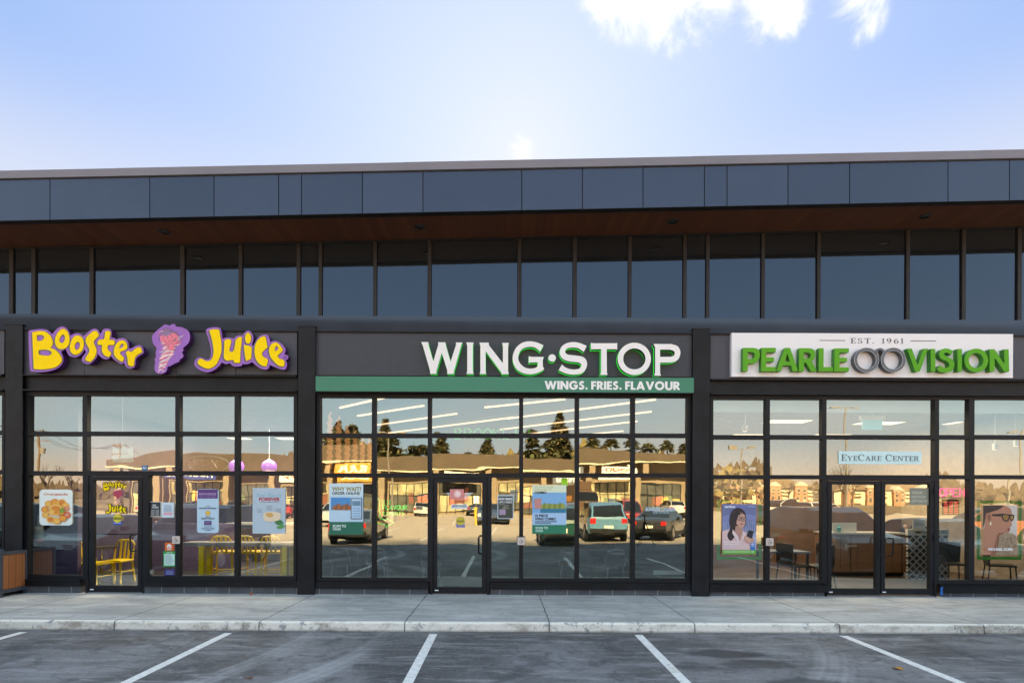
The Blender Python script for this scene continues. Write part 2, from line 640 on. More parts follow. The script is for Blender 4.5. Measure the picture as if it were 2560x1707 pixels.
    nearkerb = M(nt, 'MAXIMUM', 0.35, SMOOTH(nt, sp.outputs[1], -3.4, -2.5))
    c = MIX(nt, M(nt, 'MULTIPLY', M(nt, 'MULTIPLY', spk, nearkerb), .85), c, (.48, .48, .50))
    kb = M(nt, 'MULTIPLY', SMOOTH(nt, sp.outputs[1], -2.62, -2.47), SMOOTH(nt, mid, .3, .6))
    c = MIX(nt, M(nt, 'MULTIPLY', kb, .5), c, (.10, .085, .07))
    # far lot: pale dust, plus warm sunlight painted into its colour
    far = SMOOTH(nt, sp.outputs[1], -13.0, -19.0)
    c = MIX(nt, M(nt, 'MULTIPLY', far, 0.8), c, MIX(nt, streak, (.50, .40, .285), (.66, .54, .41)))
    nt.links.new(c, p.inputs['Base Color'])
    nt.links.new(M(nt, 'ADD', 0.62, M(nt, 'MULTIPLY', mid, 0.3)), p.inputs['Roughness'])
    b = nd(nt, 'ShaderNodeBump')
    b.inputs['Strength'].default_value = 0.45
    b.inputs['Distance'].default_value = 0.006
    nt.links.new(fine, b.inputs['Height'])
    nt.links.new(b.outputs[0], p.inputs['Normal'])
    return m


def concrete_material(name, kerb):
    m = bpy.data.materials.new(name)
    m.use_nodes = True
    nt = m.node_tree
    p = nt.nodes['Principled BSDF']
    g = nd(nt, 'ShaderNodeNewGeometry')
    pos = g.outputs['Position']
    sp = nd(nt, 'ShaderNodeSeparateXYZ')
    nt.links.new(pos, sp.inputs[0])
    mp = nd(nt, 'ShaderNodeMapping')
    mp.inputs['Scale'].default_value = (0.6, 2.2, 1.0)
    nt.links.new(pos, mp.inputs[0])
    big = NOISE(nt, mp.outputs[0], 1.3, 6, 0.62, 0.7)
    mid = NOISE(nt, pos, 4.0, 8, 0.75, 0.9)
    fine = NOISE(nt, pos, 40, 6, 0.8)
    wob = M(nt, 'MULTIPLY', M(nt, 'SUBTRACT', NOISE(nt, pos, 4.0, 4), 0.5), 0.05)
    jx = M(nt, 'DIVIDE', M(nt, 'SUBTRACT', M(nt, 'ADD', sp.outputs[0], wob), 0.66), 2.08)
    jd = M(nt, 'MULTIPLY', M(nt, 'PINGPONG', jx, 0.5), 2.08)
    joint = SMOOTH(nt, jd, 0.013, 0.005)
    if kerb:
        c = MIX(nt, SMOOTH(nt, mid, 0.3, 0.7), (.30, .30, .295), (.40, .395, .38))
        chip = M(nt, 'ADD', NOISE(nt, pos, 7.0, 7, .72, .3), M(nt, 'MULTIPLY', M(nt, 'SUBTRACT', NOISE(nt, pos, 1.1, 2), .5), .5))
        zz = SMOOTH(nt, sp.outputs[2], -0.01, 0.0)
        yy = SMOOTH(nt, sp.outputs[1], KERB_Y + 0.035, KERB_Y + 0.12)
        c = MIX(nt, M(nt, 'MULTIPLY', SMOOTH(nt, chip, 0.66, 0.56), M(nt, 'SUBTRACT', 1.0, yy)), c, (.86, .79, .68))
        stain = M(nt, 'MULTIPLY', SMOOTH(nt, NOISE(nt, mp.outputs[0], 3.6, 6, .75), .44, .66), M(nt, 'SUBTRACT', 1.0, zz))
        c = MIX(nt, M(nt, 'MULTIPLY', stain, .7), c, (.25, .185, .12))
        grime = SMOOTH(nt, sp.outputs[2], LOT_Z + 0.035, LOT_Z)
        c = MIX(nt, M(nt, 'MULTIPLY', grime, M(nt, 'ADD', .25, M(nt, 'MULTIPLY', mid, .7))), c, (.12, .10, .085))
    else:
        c = MIX(nt, SMOOTH(nt, big, 0.32, 0.68), (.33, .32, .30), (.54, .525, .49))
        c = MIX(nt, M(nt, 'MULTIPLY', SMOOTH(nt, mid, 0.48, 0.64), 0.5), c, (.25, .24, .225))
        brush = nd(nt, 'ShaderNodeTexWave', bands_direction='X')
        brush.inputs['Scale'].default_value = 34
        brush.inputs['Distortion'].default_value = 3
        nt.links.new(pos, brush.inputs['Vector'])
        c = MIX(nt, M(nt, 'MULTIPLY', brush.outputs[1], .08), c, (.36, .36, .36))
        vo = nd(nt, 'ShaderNodeTexVoronoi')
        vo.inputs['Scale'].default_value = 30
        nt.links.new(pos, vo.inputs['Vector'])
        salt = M(nt, 'MULTIPLY', SMOOTH(nt, vo.outputs['Distance'], 0.22, 0.06), SMOOTH(nt, NOISE(nt, mp.outputs[0], 2.4, 4), 0.48, 0.64))
        c = MIX(nt, M(nt, 'MULTIPLY', salt, .8), c, (.72, .72, .72))
    c = MIX(nt, M(nt, 'MULTIPLY', SMOOTH(nt, fine, 0.4, 0.8), 0.25), c, (.12, .12, .12))
    c = MIX(nt, M(nt, 'MULTIPLY', joint, .85), c, (.05, .05, .052))
    nt.links.new(c, p.inputs['Base Color'])
    p.inputs['Roughness'].default_value = 0.75
    b = nd(nt, 'ShaderNodeBump')
    b.inputs['Strength'].default_value = 0.35
    b.inputs['Distance'].default_value = 0.005
    nt.links.new(M(nt, 'SUBTRACT', fine, M(nt, 'MULTIPLY', joint, 2.0)), b.inputs['Height'])
    nt.links.new(b.outputs[0], p.inputs['Normal'])
    return m


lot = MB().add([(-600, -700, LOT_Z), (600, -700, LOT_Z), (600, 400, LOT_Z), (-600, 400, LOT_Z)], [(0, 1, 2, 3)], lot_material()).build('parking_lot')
tag(lot, kind='structure')
SIDEWALK = concrete_material('broom_finished_concrete', False)
KERBM = concrete_material('worn_white_kerb_paint', True)
s = MB()
s.box(-26, 26, KERB_Y + 0.15, 0.02, LOT_Z - .05, 0.0, SIDEWALK)
tag(s.build('sidewalk'), kind='structure')
k = MB()
prof = [(KERB_Y + .15, LOT_Z - .05), (KERB_Y + .15, 0.0)] + [(KERB_Y + .028 - .028 * math.sin(R(a)), -.028 + .028 * math.cos(R(a))) for a in (0, 20, 40, 60, 80, 90)] + [(KERB_Y - .012, LOT_Z - .05)]
vs = [(x, y, z) for x in (-26, 26) for y, z in prof]
n = len(prof)
k.add(vs, [(i, i + 1, i + 1 + n, i + n) for i in range(n - 1)] + [tuple(range(n))[::-1], tuple(range(n, 2 * n))], KERBM)
tag(k.build('kerb', fix=True), kind='structure')

PAINT = None


def paint_material():
    m = bpy.data.materials.new('worn_white_road_paint')
    m.use_nodes = True
    nt = m.node_tree
    p = nt.nodes['Principled BSDF']
    g = nd(nt, 'ShaderNodeNewGeometry')
    n1 = NOISE(nt, g.outputs['Position'], 18, 6, .7)
    n2 = NOISE(nt, g.outputs['Position'], 110, 3, .7)
    n3 = NOISE(nt, g.outputs['Position'], 2.0, 3, .6)
    c = MIX(nt, SMOOTH(nt, n1, .35, .7), (.68, .65, .61), (.85, .82, .77))
    c = MIX(nt, M(nt, 'MULTIPLY', SMOOTH(nt, n2, .56, .72), .55), c, (.15, .15, .16))
    n4 = NOISE(nt, g.outputs['Position'], 26, 8, .85)
    c = MIX(nt, M(nt, 'MULTIPLY', SMOOTH(nt, n4, .55, .63), .75), c, (.15, .145, .15))
    c = MIX(nt, M(nt, 'MULTIPLY', SMOOTH(nt, n3, .56, .7), .3), c, (.35, .27, .18))
    nt.links.new(c, p.inputs['Base Color'])
    p.inputs['Roughness'].default_value = .7
    return m


PAINT = paint_material()
for i in range(-7, 8):
    x = -0.985 + 2.885 * i
    l = MB()
    l.box(x - .055, x + .055, -8.2, KERB_Y - .16, LOT_Z - .02, LOT_Z + .004, PAINT)
    tag(l.build('parking_line'), kind='structure')
for row in (-21, -37):
    for i in range(-12, 13):
        l = MB()
        x = -0.985 + 2.885 * i
        l.box(x - .05, x + .05, row - 5.2, row + 5.2, LOT_Z - .02, LOT_Z + .004, PAINT)
        tag(l.build('parking_line'), kind='structure')

# ------------------------------------------------------------------ the shop building
bld = empty('retail_building', 'long charcoal storefront building with sloping metal fascia and red-brown wood soffit', 'building')
OV = -1.02                                # front of the roof overhang


def line_px(p0, p1):
    return lambda x: p0[1] + (p1[1] - p0[1]) * (x - p0[0]) / (p1[0] - p0[0])


cop_t = line_px((0, 430), (2560, 377))
cop_b = line_px((0, 449), (2560, 398))
fas_b = line_px((0, 552), (2560, 500))
XL, XR = -1500, 4100
joints = [XL, -900, -640, -430, -330, -120, 125, 374.5, 535, 696.6, 753.7, 906, 1057.5, 1304.5, 1456, 1607.6, 1761, 1817.7, 1970, 2124, 2370, 2523.5, 2680, 2740, 2890, 3040, 3290, XR]
for a, b in zip(joints[:-1], joints[1:]):
    p0, p1 = PX(a, fas_b(a), OV), PX(b, fas_b(b), OV)
    q0, q1 = PX(a, cop_b(a), OV), PX(b, cop_b(b), OV)
    g = .007
    MB().prism([[(p0[0] + g, p0[1]), (p1[0] - g, p1[1]), (q1[0] - g, q1[1] - .012), (q0[0] + g, q0[1] - .012)]], OV, OV + .03, FASCIA).build('fascia_panel', bld)


def zl(f, X, y):
    """height of a photo line f at world X on plane y"""
    a, b = PX(0, f(0), y), PX(2560, f(2560), y)
    return a[1] + (b[1] - a[1]) * (X - a[0]) / (b[0] - a[0])


WX0, WX1 = PX(XL, 500, OV)[0], PX(XR, 400, OV)[0]
zb0, zb1 = zl(fas_b, WX0, OV), zl(fas_b, WX1, OV)
zc0, zc1 = zl(cop_b, WX0, OV), zl(cop_b, WX1, OV)
zt0, zt1 = zl(cop_t, WX0, OV), zl(cop_t, WX1, OV)
# coping in lengths that step a little at the laps
cj = [WX0 + (WX1 - WX0) * t for t in [0]]
x = WX0
k = 0
while x < WX1 - .1:
    x2 = min(x + 2.42, WX1)
    m_ = MB()
    lift = .0012 * (k % 2)
    za0, za1 = zl(cop_b, x, OV), zl(cop_b, x2, OV)
    zz0, zz1 = zl(cop_t, x, OV), zl(cop_t, x2, OV)
    m_.prism([[(x - .02, za0), (x2 + .02, za1), (x2 + .02, zz1 + lift), (x - .02, zz0 + lift)]], OV - .035 - lift, OV + .35, COPING)
    m_.build('coping', bld)
    x = x2
    k += 1
# roof deck, backing behind the fascia and the dark drip edge
MB().prism([[(WX0, zc0 - .1), (WX1, zc1 - .1), (WX1, zt1 - .03), (WX0, zt0 - .03)]], OV + .352, 14.0, mat('roof_membrane', (.12, .12, .12), .8)).build('roof', bld)
MB().prism([[(WX0, zb0 + .002), (WX1, zb1 + .002), (WX1, zc1 - .02), (WX0, zc0 - .02)]], OV + .036, OV + .10, BLACK).build('fascia_backing', bld)
MB().prism([[(WX0, zb0 - .004), (WX1, zb1 - .004), (WX1, zb1 + .0), (WX0, zb0 + .0)]], OV + .004, OV + .13, BLACK).build('drip_edge', bld)
MB().prism([[(WX0, zb0 + .012), (WX1, zb1 + .012), (WX1, zb1 + .06), (WX0, zb0 + .06)]], OV + .11, .30, SOFFIT).build('soffit', bld)
for px, py in ((-230, 584), (410, 574), (1050, 563), (1682, 548), (2313, 535), (2945, 522)):
    yy = -.5
    X = PX(px, py, yy)[0]
    Z = zl(fas_b, X, OV) + .012
    d = MB()
    d.lathe([(.085, Z - .012), (.10, Z - .010), (.105, Z), (.10, Z)], X, yy, BLACK, 24)
    dl = d.build('downlight', bld)
    MB().lathe([(.001, Z - .004), (.083, Z - .006)], X, yy, mat('downlight_lens', (.03, .03, .03), .1), 20).build('lens', dl)

# clerestory band
CY = 0.06
cl_t = line_px((0, 626), (2560, 572))
cl_b = line_px((0, 784.5), (2560, 801))
mull = [(25.6, 37), (81, 92.5), (226, 237.5), (452, 464), (597.5, 608), (742, 753), (797, 807), (933, 943.5), (1069, 1079.5), (1293.5, 1303.5), (1431, 1442), (1569, 1579), (1706, 1716),
        (1763, 1773), (1901, 1911), (2040, 2050), (2262, 2272.5), (2401, 2412), (2539.5, 2551)]
mull = [(-1010, -999), (-720, -709), (-520, -509), (-330, -319), (-200, -189), (-110, -99)] + mull + [(2690, 2701), (2760, 2771), (2900, 2911), (3130, 3141), (3400, 3411)]
for (a, b) in mull:
    xa, xb = PX(a, 700, CY)[0], PX(b, 700, CY)[0]
    MB().box(xa + .006, xb - .006, CY - .035, CY + .04, zl(cl_b, xa, CY) - .02, zl(cl_t, xa, CY) + .05, MULLION).build('mullion', bld)
cz = [(PX(b, 700, CY)[0], PX(a2, 700, CY)[0]) for (a, b), (a2, b2) in zip(mull[:-1], mull[1:])]
for xa, xb in cz:
    xa, xb = xa + .002, xb - .002
    w = MB()
    t = random.uniform(-.0016, .0016)
    w.prism([[(xa, zl(cl_b, xa, CY)), (xb, zl(cl_b, xb, CY)), (xb, zl(cl_t, xb, CY)), (xa, zl(cl_t, xa, CY))]], CY, CY + .012, SPANDREL)
    w.v = [(a, b + (t * 3.2 if c > zl(cl_b, xa, CY) + .5 else 0), c) for a, b, c in w.v]
    w.build('clerestory_pane', bld)
xa, xb = WX0 + .5, WX1 - .5
MB().prism([[(xa, zl(cl_t, xa, CY) + .002), (xb, zl(cl_t, xb, CY) + .002), (xb, zb1 + .01), (xa, zb0 + .01)]], CY - .085, CY + .04, MULLION).build('head_rail', bld)
MB().prism([[(xa, zl(cl_b, xa, CY) - .01), (xb, zl(cl_b, xb, CY) - .01), (xb, zb1 + .05), (xa, zb0 + .05)]], CY + .05, CY + .25, BLACK).build('upper_wall', bld)

# bowed flashing ledge between clerestory and sign band
lg_b = line_px((300, 823.5), (2200, 835))
lj = [PX(q, 800, 0)[0] for q in (-1500, -700, -330, 130, 555, 980, 1400, 1830, 2255, 2700, 3300, 4100)]
LY0, LY1 = CY - .04, -.105
for xa, xb in zip(lj[:-1], lj[1:]):
    l = MB()
    xb -= .002
    vs, fs = [], []
    NS, NX = 10, 14
    for i in range(NS + 1):
        t = i / NS
        for j in range(NX + 1):
            X = xa + (xb - xa) * j / NX
            z1, z0 = zl(cl_b, X, LY0) + .004, zl(lg_b, X, LY1)
            y = LY0 + (LY1 - LY0) * t
            z = z1 + (z0 - z1) * (t ** .78)
            vs.append((X, y, z))
    W = NX + 1
    for i in range(NS):
        for j in range(NX):
            fs.append((i * W + j, (i + 1) * W + j, (i + 1) * W + j + 1, i * W + j + 1))
    l.add(vs, fs, LEDGE)
    l.build('flashing', bld, smooth=True)
xa, xb = lj[0], lj[-1]
MB().prism([[(xa, zl(lg_b, xa, LY1) - .022), (xb, zl(lg_b, xb, LY1) - .022), (xb, zl(lg_b, xb, LY1) - .001), (xa, zl(lg_b, xa, LY1) - .001)]], LY1 - .004, CY, BLACK).build('flashing_hem', bld)

# columns: flanged steel posts
COLY = -.135
cols = [(-720, -677), (12.5, 55), (744.5, 787), (1731, 1774), (2760, 2803), (3700, 3743)]
ctop = line_px((34, 812), (1752, 822.5))
for a, b in cols:
    xa, xb = PX(a, 1150, COLY)[0], PX(b, 1150, COLY)[0]
    zt = PX((a + b) / 2, ctop((a + b) / 2), COLY)[1]
    c = MB()
    c.box(xa, xb, COLY, COLY + .024, -.01, zt, BLACK)
    c.box(xa + .11, xb - .11, COLY + .024, -.02, -.01, zt - .01, BLACK)
    c.box(xa, xb, -.02, .10, -.01, zt + .05, BLACK)
    c.box(xa - .01, xb + .01, COLY - .008, -.02, zt, zt + .012, BLACK)
    c.build('column', bld)


# sign bands
def bar(x0, y0, x1, y1, yf, yb, m, name, extra=None):
    X0, X1, Z0, Z1 = rect(x0, y0, x1, y1, yf)
    b = MB()
    b.box(X0, X1, yf, yb, Z0, Z1, m)
    if extra:
        extra(b, X0, X1, Z0, Z1)
    return b.build(name, bld)


BY = -.07
for a, b in ((57, 210.4), (211.6, 441.4), (442.6, 589.4), (590.6, 742.5)):
    bar(a, 826, b, 936.5, BY, .05, PANELG, 'sign_band_panel')
for a, b in ((1776, 1835), (1836.2, 2190), (2191.2, 2528), (2529.2, 2758)):
    bar(a, 833, b, 948, BY, .05, PANELG, 'sign_band_panel')
for a, b in ((-676, -330), (-329, 10.5)):
    bar(a, 822, b, 934, BY, .05, PANELG, 'sign_band_panel')
bar(2806, 837, 3699, 952, BY, .05, PANELG, 'sign_band_panel')


def perforated():
    m = bpy.data.materials.new('perforated_charcoal_sheet')
    m.use_nodes = True
    nt = m.node_tree
    p = nt.nodes['Principled BSDF']
    g = nd(nt, 'ShaderNodeNewGeometry')
    mp = nd(nt, 'ShaderNodeMapping')
    mp.inputs['Rotation'].default_value = (0, R(45), 0)
    nt.links.new(g.outputs['Position'], mp.inputs[0])
    s_ = nd(nt, 'ShaderNodeSeparateXYZ')
    nt.links.new(mp.outputs[0], s_.inputs[0])
    w1 = M(nt, 'SINE', M(nt, 'MULTIPLY', s_.outputs[0], 2 * math.pi / .030))
    w2 = M(nt, 'SINE', M(nt, 'MULTIPLY', s_.outputs[2], 2 * math.pi / .030))
    w = M(nt, 'MULTIPLY', w1, w2)
    nt.links.new(MIX(nt, SMOOTH(nt, w, -.5, .5), (.018, .021, .028), (.05, .058, .074)), p.inputs['Base Color'])
    p.inputs['Roughness'].default_value = .5
    b = nd(nt, 'ShaderNodeBump')
    b.inputs['Strength'].default_value = .3
    b.inputs['Distance'].default_value = .004
    nt.links.new(w, b.inputs['Height'])
    nt.links.new(b.outputs[0], p.inputs['Normal'])
    return m


PERF = perforated()
bar(789, 826, 1729.5, 939.5, BY, .05, PERF, 'sign_band_panel')
bar(788.5, 978.5, 1730, 986, -.10, .06, BLACK, 'beam')
for a, b, y0, y1 in ((57, 742.5, 938.5, 978.5), (1776, 2758, 950, 989), (-676, 10.5, 936, 976), (2806, 3699, 954, 993)):
    X0, X1, Z0, Z1 = rect(a, y0, b, y1, -.10)
    c = MB()
    c.box(X0, X1, -.06, .06, Z0, Z1, BLACK)
    c.box(X0, X1, -.15, -.06, Z1 - .022, Z1, BLACK)
    c.box(X0, X1, -.15, -.06, Z0, Z0 + .022, BLACK)
    c.build('beam', bld)

# CMU plinth
def cmu():
    m = bpy.data.materials.new('dark_block_plinth')
    m.use_nodes = True
    nt = m.node_tree
    p = nt.nodes['Principled BSDF']
    g = nd(nt, 'ShaderNodeNewGeometry')
    s_ = nd(nt, 'ShaderNodeSeparateXYZ')
    nt.links.new(g.outputs['Position'], s_.inputs[0])
    t = M(nt, 'DIVIDE', M(nt, 'ADD', s_.outputs[0], .07), .418)
    jd = M(nt, 'MULTIPLY', M(nt, 'PINGPONG', t, .5), .418)
    n1 = NOISE(nt, g.outputs['Position'], 70, 5, .75)
    n2 = NOISE(nt, g.outputs['Position'], 2.5, 4, .6)
    wn = nd(nt, 'ShaderNodeTexWhiteNoise', noise_dimensions='1D')
    nt.links.new(M(nt, 'FLOOR', M(nt, 'ADD', t, .5)), wn.inputs['W'])
    c = MIX(nt, M(nt, 'ADD', M(nt, 'MULTIPLY', wn.outputs[0], .5), M(nt, 'MULTIPLY', n2, .5)), (.055, .055, .06), (.10, .10, .105))
    c = MIX(nt, M(nt, 'MULTIPLY', SMOOTH(nt, n1, .5, .75), .4), c, (.15, .15, .15))
    c = MIX(nt, M(nt, 'MULTIPLY', SMOOTH(nt, jd, .009, .004), SMOOTH(nt, n1, .3, .5)), c, (.26, .26, .26))
    nt.links.new(c, p.inputs['Base Color'])
    p.inputs['Roughness'].default_value = .85
    return m


CMU = cmu()


def base(x0, x1, ysill=1448):
    """sill flashing over a block plinth between two photo columns"""
    mid = (x0 + x1) / 2
    X0, X1 = PX(x0, 1465)[0], PX(x1, 1465)[0]
    adj = (mid - 640) * .0045
    zs = PX(mid, ysill + adj)[1]
    zb = PX(mid, ysill + 17 + adj)[1]
    MB().box(X0, X1, -.055, .10, -.01, zb + .002, CMU).build('plinth', bld)
    c = MB()
    c.box(X0, X1, -.03, .06, zs, zs + .07, BLACK)
    c.box(X0 - .01, X1 + .01, -.085, .06, zb, zs - .02, BLACK)
    c.box(X0 - .01, X1 + .01, -.10, .06, zs - .02, zs, FRAME)
    c.build('sill', bld)


def window(outer, holes, name='storefront_window', yf=-.055, yb=.055):
    """mullioned frame with one glass pane per opening; photo rectangles"""
    o = rect(*outer, yf)
    H_ = [rect(*h, yf) for h in holes]
    w = MB()
    w.prism([rloop(*o)] + [rloop(*h) for h in H_], yf, yb, FRAME)
    f = w.build(name, bld)
    for h in H_:
        # slim glazing bead then the glass itself
        g = MB()
        g.box(h[0] - .01, h[1] + .01, 0.0, .006, h[2] - .01, h[3] + .01, GLASS_IN)
        g.m[2] = g.mi(GLASS)
        p = g.build('pane', f)
    return f


def door(leaf, pane, handles, hinge_x=None, rail=None):
    yf, yb = -.05, .03
    o = rect(*leaf, yf)
    h = rect(*pane, yf)
    w = MB()
    w.prism([rloop(*o), rloop(*h)], yf, yb, FRAME)
    d = w.build('door', bld)
    g = MB()
    g.box(h[0] - .01, h[1] + .01, -.01, -.004, h[2] - .01, h[3] + .01, GLASS_IN)
    g.m[2] = g.mi(GLASS)
    g.build('pane', d)
    for (hx, hy0, hy1, dx) in handles:
        X = PX(hx, hy0, yf)[0]
        z0, z1 = PX(hx, hy1, yf)[1], PX(hx, hy0, yf)[1]
        X2 = X + dx
        pts = [(X2, yf + .005, z1), (X2, yf - .06, z1), (X + .25 * dx, yf - .07, z1), (X, yf - .07, z1 - .03), (X, yf - .07, z0 + .03), (X + .25 * dx, yf - .07, z0), (X2, yf - .06, z0), (X2, yf + .005, z0)]
        MB().tube(pts, .013, BLACK, 10).build('handle', d, smooth=True)
    if hinge_x:
        for yy in (leaf[1] + 25, (leaf[1] + leaf[3]) / 2, leaf[3] - 22):
            X, Z = PX(hinge_x, yy, yf)
            MB().lathe([(.0, Z - .06), (.014, Z - .06), (.014, Z + .06), (.0, Z + .06)], X, yf - .012, BLACK, 10).build('hinge', d)
    if rail:
        X0, X1, Z0, Z1 = rect(pane[0], rail - 1.5, pane[2], rail + 1.5, yf)
        MB().box(X0, X1, .03, .06, Z0, Z1, BLACK).build('push_bar', d)
    X0, X1, Z0, Z1 = rect(leaf[0] + 3, leaf[3] - 8, leaf[0] + 12, leaf[3] - 5.5, yf)
    MB().box(X0, X1, yf - .003, yf, Z0, Z1, WHITE).build('maker_label', d)
    return d


# booster bay (slopes come from the camera roll, so rows are given at the bay centre)
rA = [(989, 1078.5), (1089, 1177), (1188, 1440)]
ax = [(71, 206), (217.5, 438), (449, 586), (596.5, 734)]
holes = [(a, r0, b, r1) for i, (a, b) in enumerate(ax) for j, (r0, r1) in enumerate(rA) if not (i == 1 and j == 2)]
holes += [(371.5, 1188.5, 438.5, 1440), (219.5, 1188.5, 357.5, 1481)]
holes_b = [h for h in holes if h[2] != 357.5]
X = rect(62, 980, 741.5, 1449, -.055)


def bay(outer, holes, doors_open):
    """like window(), with door openings left free of glass"""
    o = rect(*outer, -.055)
    hs = [rect(*h, -.055) for h in holes]
    ds = [rect(*h, -.055) for h in doors_open]
    w = MB()
    zlo = o[2]
    # outline runs down to the pavement beside each door
    ol = [(o[0], zlo)]
    jw = .045
    for d in sorted(ds):
        ol += [(d[0] - jw, zlo), (d[0] - jw, 0.0), (d[0], 0.0), (d[0], d[3]), (d[1], d[3]), (d[1], 0.0), (d[1] + jw, 0.0), (d[1] + jw, zlo)]
    ol += [(o[1], zlo), (o[1], o[3]), (o[0], o[3])]
    w.prism([ol] + [rloop(*h) for h in hs], -.055, .055, FRAME)
    f = w.build('storefront_window', bld)
    for h in hs:
        g = MB()
        tx, tz = random.uniform(-.0035, .0035), random.uniform(-.0025, .0025)
        x0, x1, z0, z1 = h[0] - .012, h[1] + .012, h[2] - .012, h[3] + .012
        v = [(x0, tx - tz, z0), (x1, -tx - tz, z0), (x1, -tx + tz, z1), (x0, tx + tz, z1)]
        g.add(v, [(0, 1, 2, 3)], GLASS)
        g.add([(a, b + .006, c) for a, b, c in v], [(3, 2, 1, 0)], GLASS_IN)
        g.build('pane', f)
    for d in ds:
        MB().box(d[0], d[1], -.06, .06, 0.0, .018, mat('aluminium_threshold', (.25, .25, .26), .35, metal=.6)).build('threshold', f)
    return f


bay((61, 979.5, 742, 1450), holes_b, [(220, 1190, 356, 1481)])
door((222, 1191, 354.5, 1479.5), (233, 1201, 344.5, 1463.5), [(331.5, 1336, 1376, .055)], 221.5, 1335.5)
base(54, 207)
base(366, 746)

rB = [(993.5, 1083), (1093.5, 1182.5), (1193, 1445.5)]
bx = [(801, 929.5), (940, 1069), (1079, 1298), (1308, 1437.5), (1448, 1577.5), (1588, 1717.5)]
holes = [(a, r0, b, r1) for i, (a, b) in enumerate(bx) for j, (r0, r1) in enumerate(rB) if not (i == 2 and j == 2)]
holes.append((1228.5, 1193.5, 1298, 1445.5))
bay((790, 985.5, 1728.5, 1454), holes, [(1082.5, 1195, 1218, 1483)])
door((1084, 1196, 1216.5, 1481.5), (1092.5, 1206, 1205, 1467), [(1196.5, 1339, 1383, .05)], 1083)
base(785, 1071, 1451)
base(1227, 1733, 1451)

rC = [(998, 1087), (1097.5, 1187), (1197, 1449)]
cx = [(1783.5, 1914.5), (1925, 2055.5), (2066.5, 2337), (2348, 2423), (2436.5, 2592), (2603, 2750)]
holes = [(a, r0, b, r1) for i, (a, b) in enumerate(cx) for j, (r0, r1) in enumerate(rC) if not (i == 2 and j == 2)]
bay((1775, 990, 2758, 1458), holes, [(2068, 1201, 2336, 1488)])
door((2069.5, 1202, 2201, 1486), (2079.5, 1210.5, 2190.5, 1470.5), [(2189.5, 1344.5, 1385, .05)], 2068.5)
door((2203, 1202, 2334.5, 1486), (2213, 1210.5, 2325, 1471), [(2227, 1344.5, 1386, -.05)], 2335.5)
base(1772, 2062, 1455)
base(2347, 2762, 1455)

# neighbouring bays that run out of the frame
bay((-676, 975, 10.5, 1447), [(a, r0 - 3, b, r1 - 3) for a, b in ((-668, -530), (-519, -360), (-349, -200), (-189, -90), (-79, 4.5)) for r0, r1 in rA], [])
base(-676, 10.5, 1446)
bay((2806, 994, 3699, 1462), [(a, r0 + 3, b, r1 + 3) for a, b in ((2815, 2960), (2971, 3200), (3211, 3420), (3431, 3690)) for r0, r1 in rC], [])
base(2806, 3699, 1459)

# shell behind the fronts: floors, dividing walls, ceilings, back wall
BACKY = 8.0
rooms = {'juice': (cols[1], cols[2], 3.72), 'wings': (cols[2], cols[3], 3.82), 'optic': (cols[3], cols[4], 3.75), 'west': (cols[0], cols[1], 3.7), 'east': (cols[4], cols[5], 3.7)}
RX = {k: (PX(sum(a) / 2, 1150)[0], PX(sum(b) / 2, 1150)[0]) for k, (a, b, h) in rooms.items()}
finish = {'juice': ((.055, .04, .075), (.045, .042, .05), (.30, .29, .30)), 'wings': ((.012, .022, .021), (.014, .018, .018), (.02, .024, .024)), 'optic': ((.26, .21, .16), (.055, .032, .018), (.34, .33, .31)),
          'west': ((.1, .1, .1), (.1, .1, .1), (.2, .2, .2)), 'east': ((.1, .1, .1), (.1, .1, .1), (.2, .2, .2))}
for k, (x0, x1) in RX.items():
    hc = rooms[k][2]
    wc, fc, cc = finish[k]
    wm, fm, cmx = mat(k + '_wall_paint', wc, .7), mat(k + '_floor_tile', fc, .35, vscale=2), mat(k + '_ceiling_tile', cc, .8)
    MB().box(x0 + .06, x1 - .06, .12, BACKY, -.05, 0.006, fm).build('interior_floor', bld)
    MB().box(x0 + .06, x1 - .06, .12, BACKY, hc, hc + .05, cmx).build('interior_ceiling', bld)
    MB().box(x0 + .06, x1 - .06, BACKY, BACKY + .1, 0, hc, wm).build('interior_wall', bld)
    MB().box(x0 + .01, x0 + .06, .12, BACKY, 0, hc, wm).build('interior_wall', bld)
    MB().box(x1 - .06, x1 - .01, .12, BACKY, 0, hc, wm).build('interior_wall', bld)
MB().box(WX0 + .6, WX1 - .6, BACKY + .12, BACKY + .4, 0, 7.0, BLACK).build('rear_wall', bld)
MB().box(WX0 + .6, WX0 + .9, .2, BACKY + .1, 0, 6.8, BLACK).build('end_wall', bld)
MB().box(WX1 - .9, WX1 - .6, .2, BACKY + .1, 0, 6.8, BLACK).build('end_wall', bld)
MB().box(WX0 + .9, WX1 - .9, .35, BACKY + .1, 4.25, 4.4, BLACK).build('upper_floor', bld)
X0_, X1_ = RX['west'][0], WX0 + .6
MB().box(WX0 + .6, RX['west'][0] - .2, -.05, .2, 0, 5, BLACK).build('front_wall', bld)
MB().box(RX['east'][1] + .2, WX1 - .6, -.05, .2, 0, 5, BLACK).build('front_wall', bld)

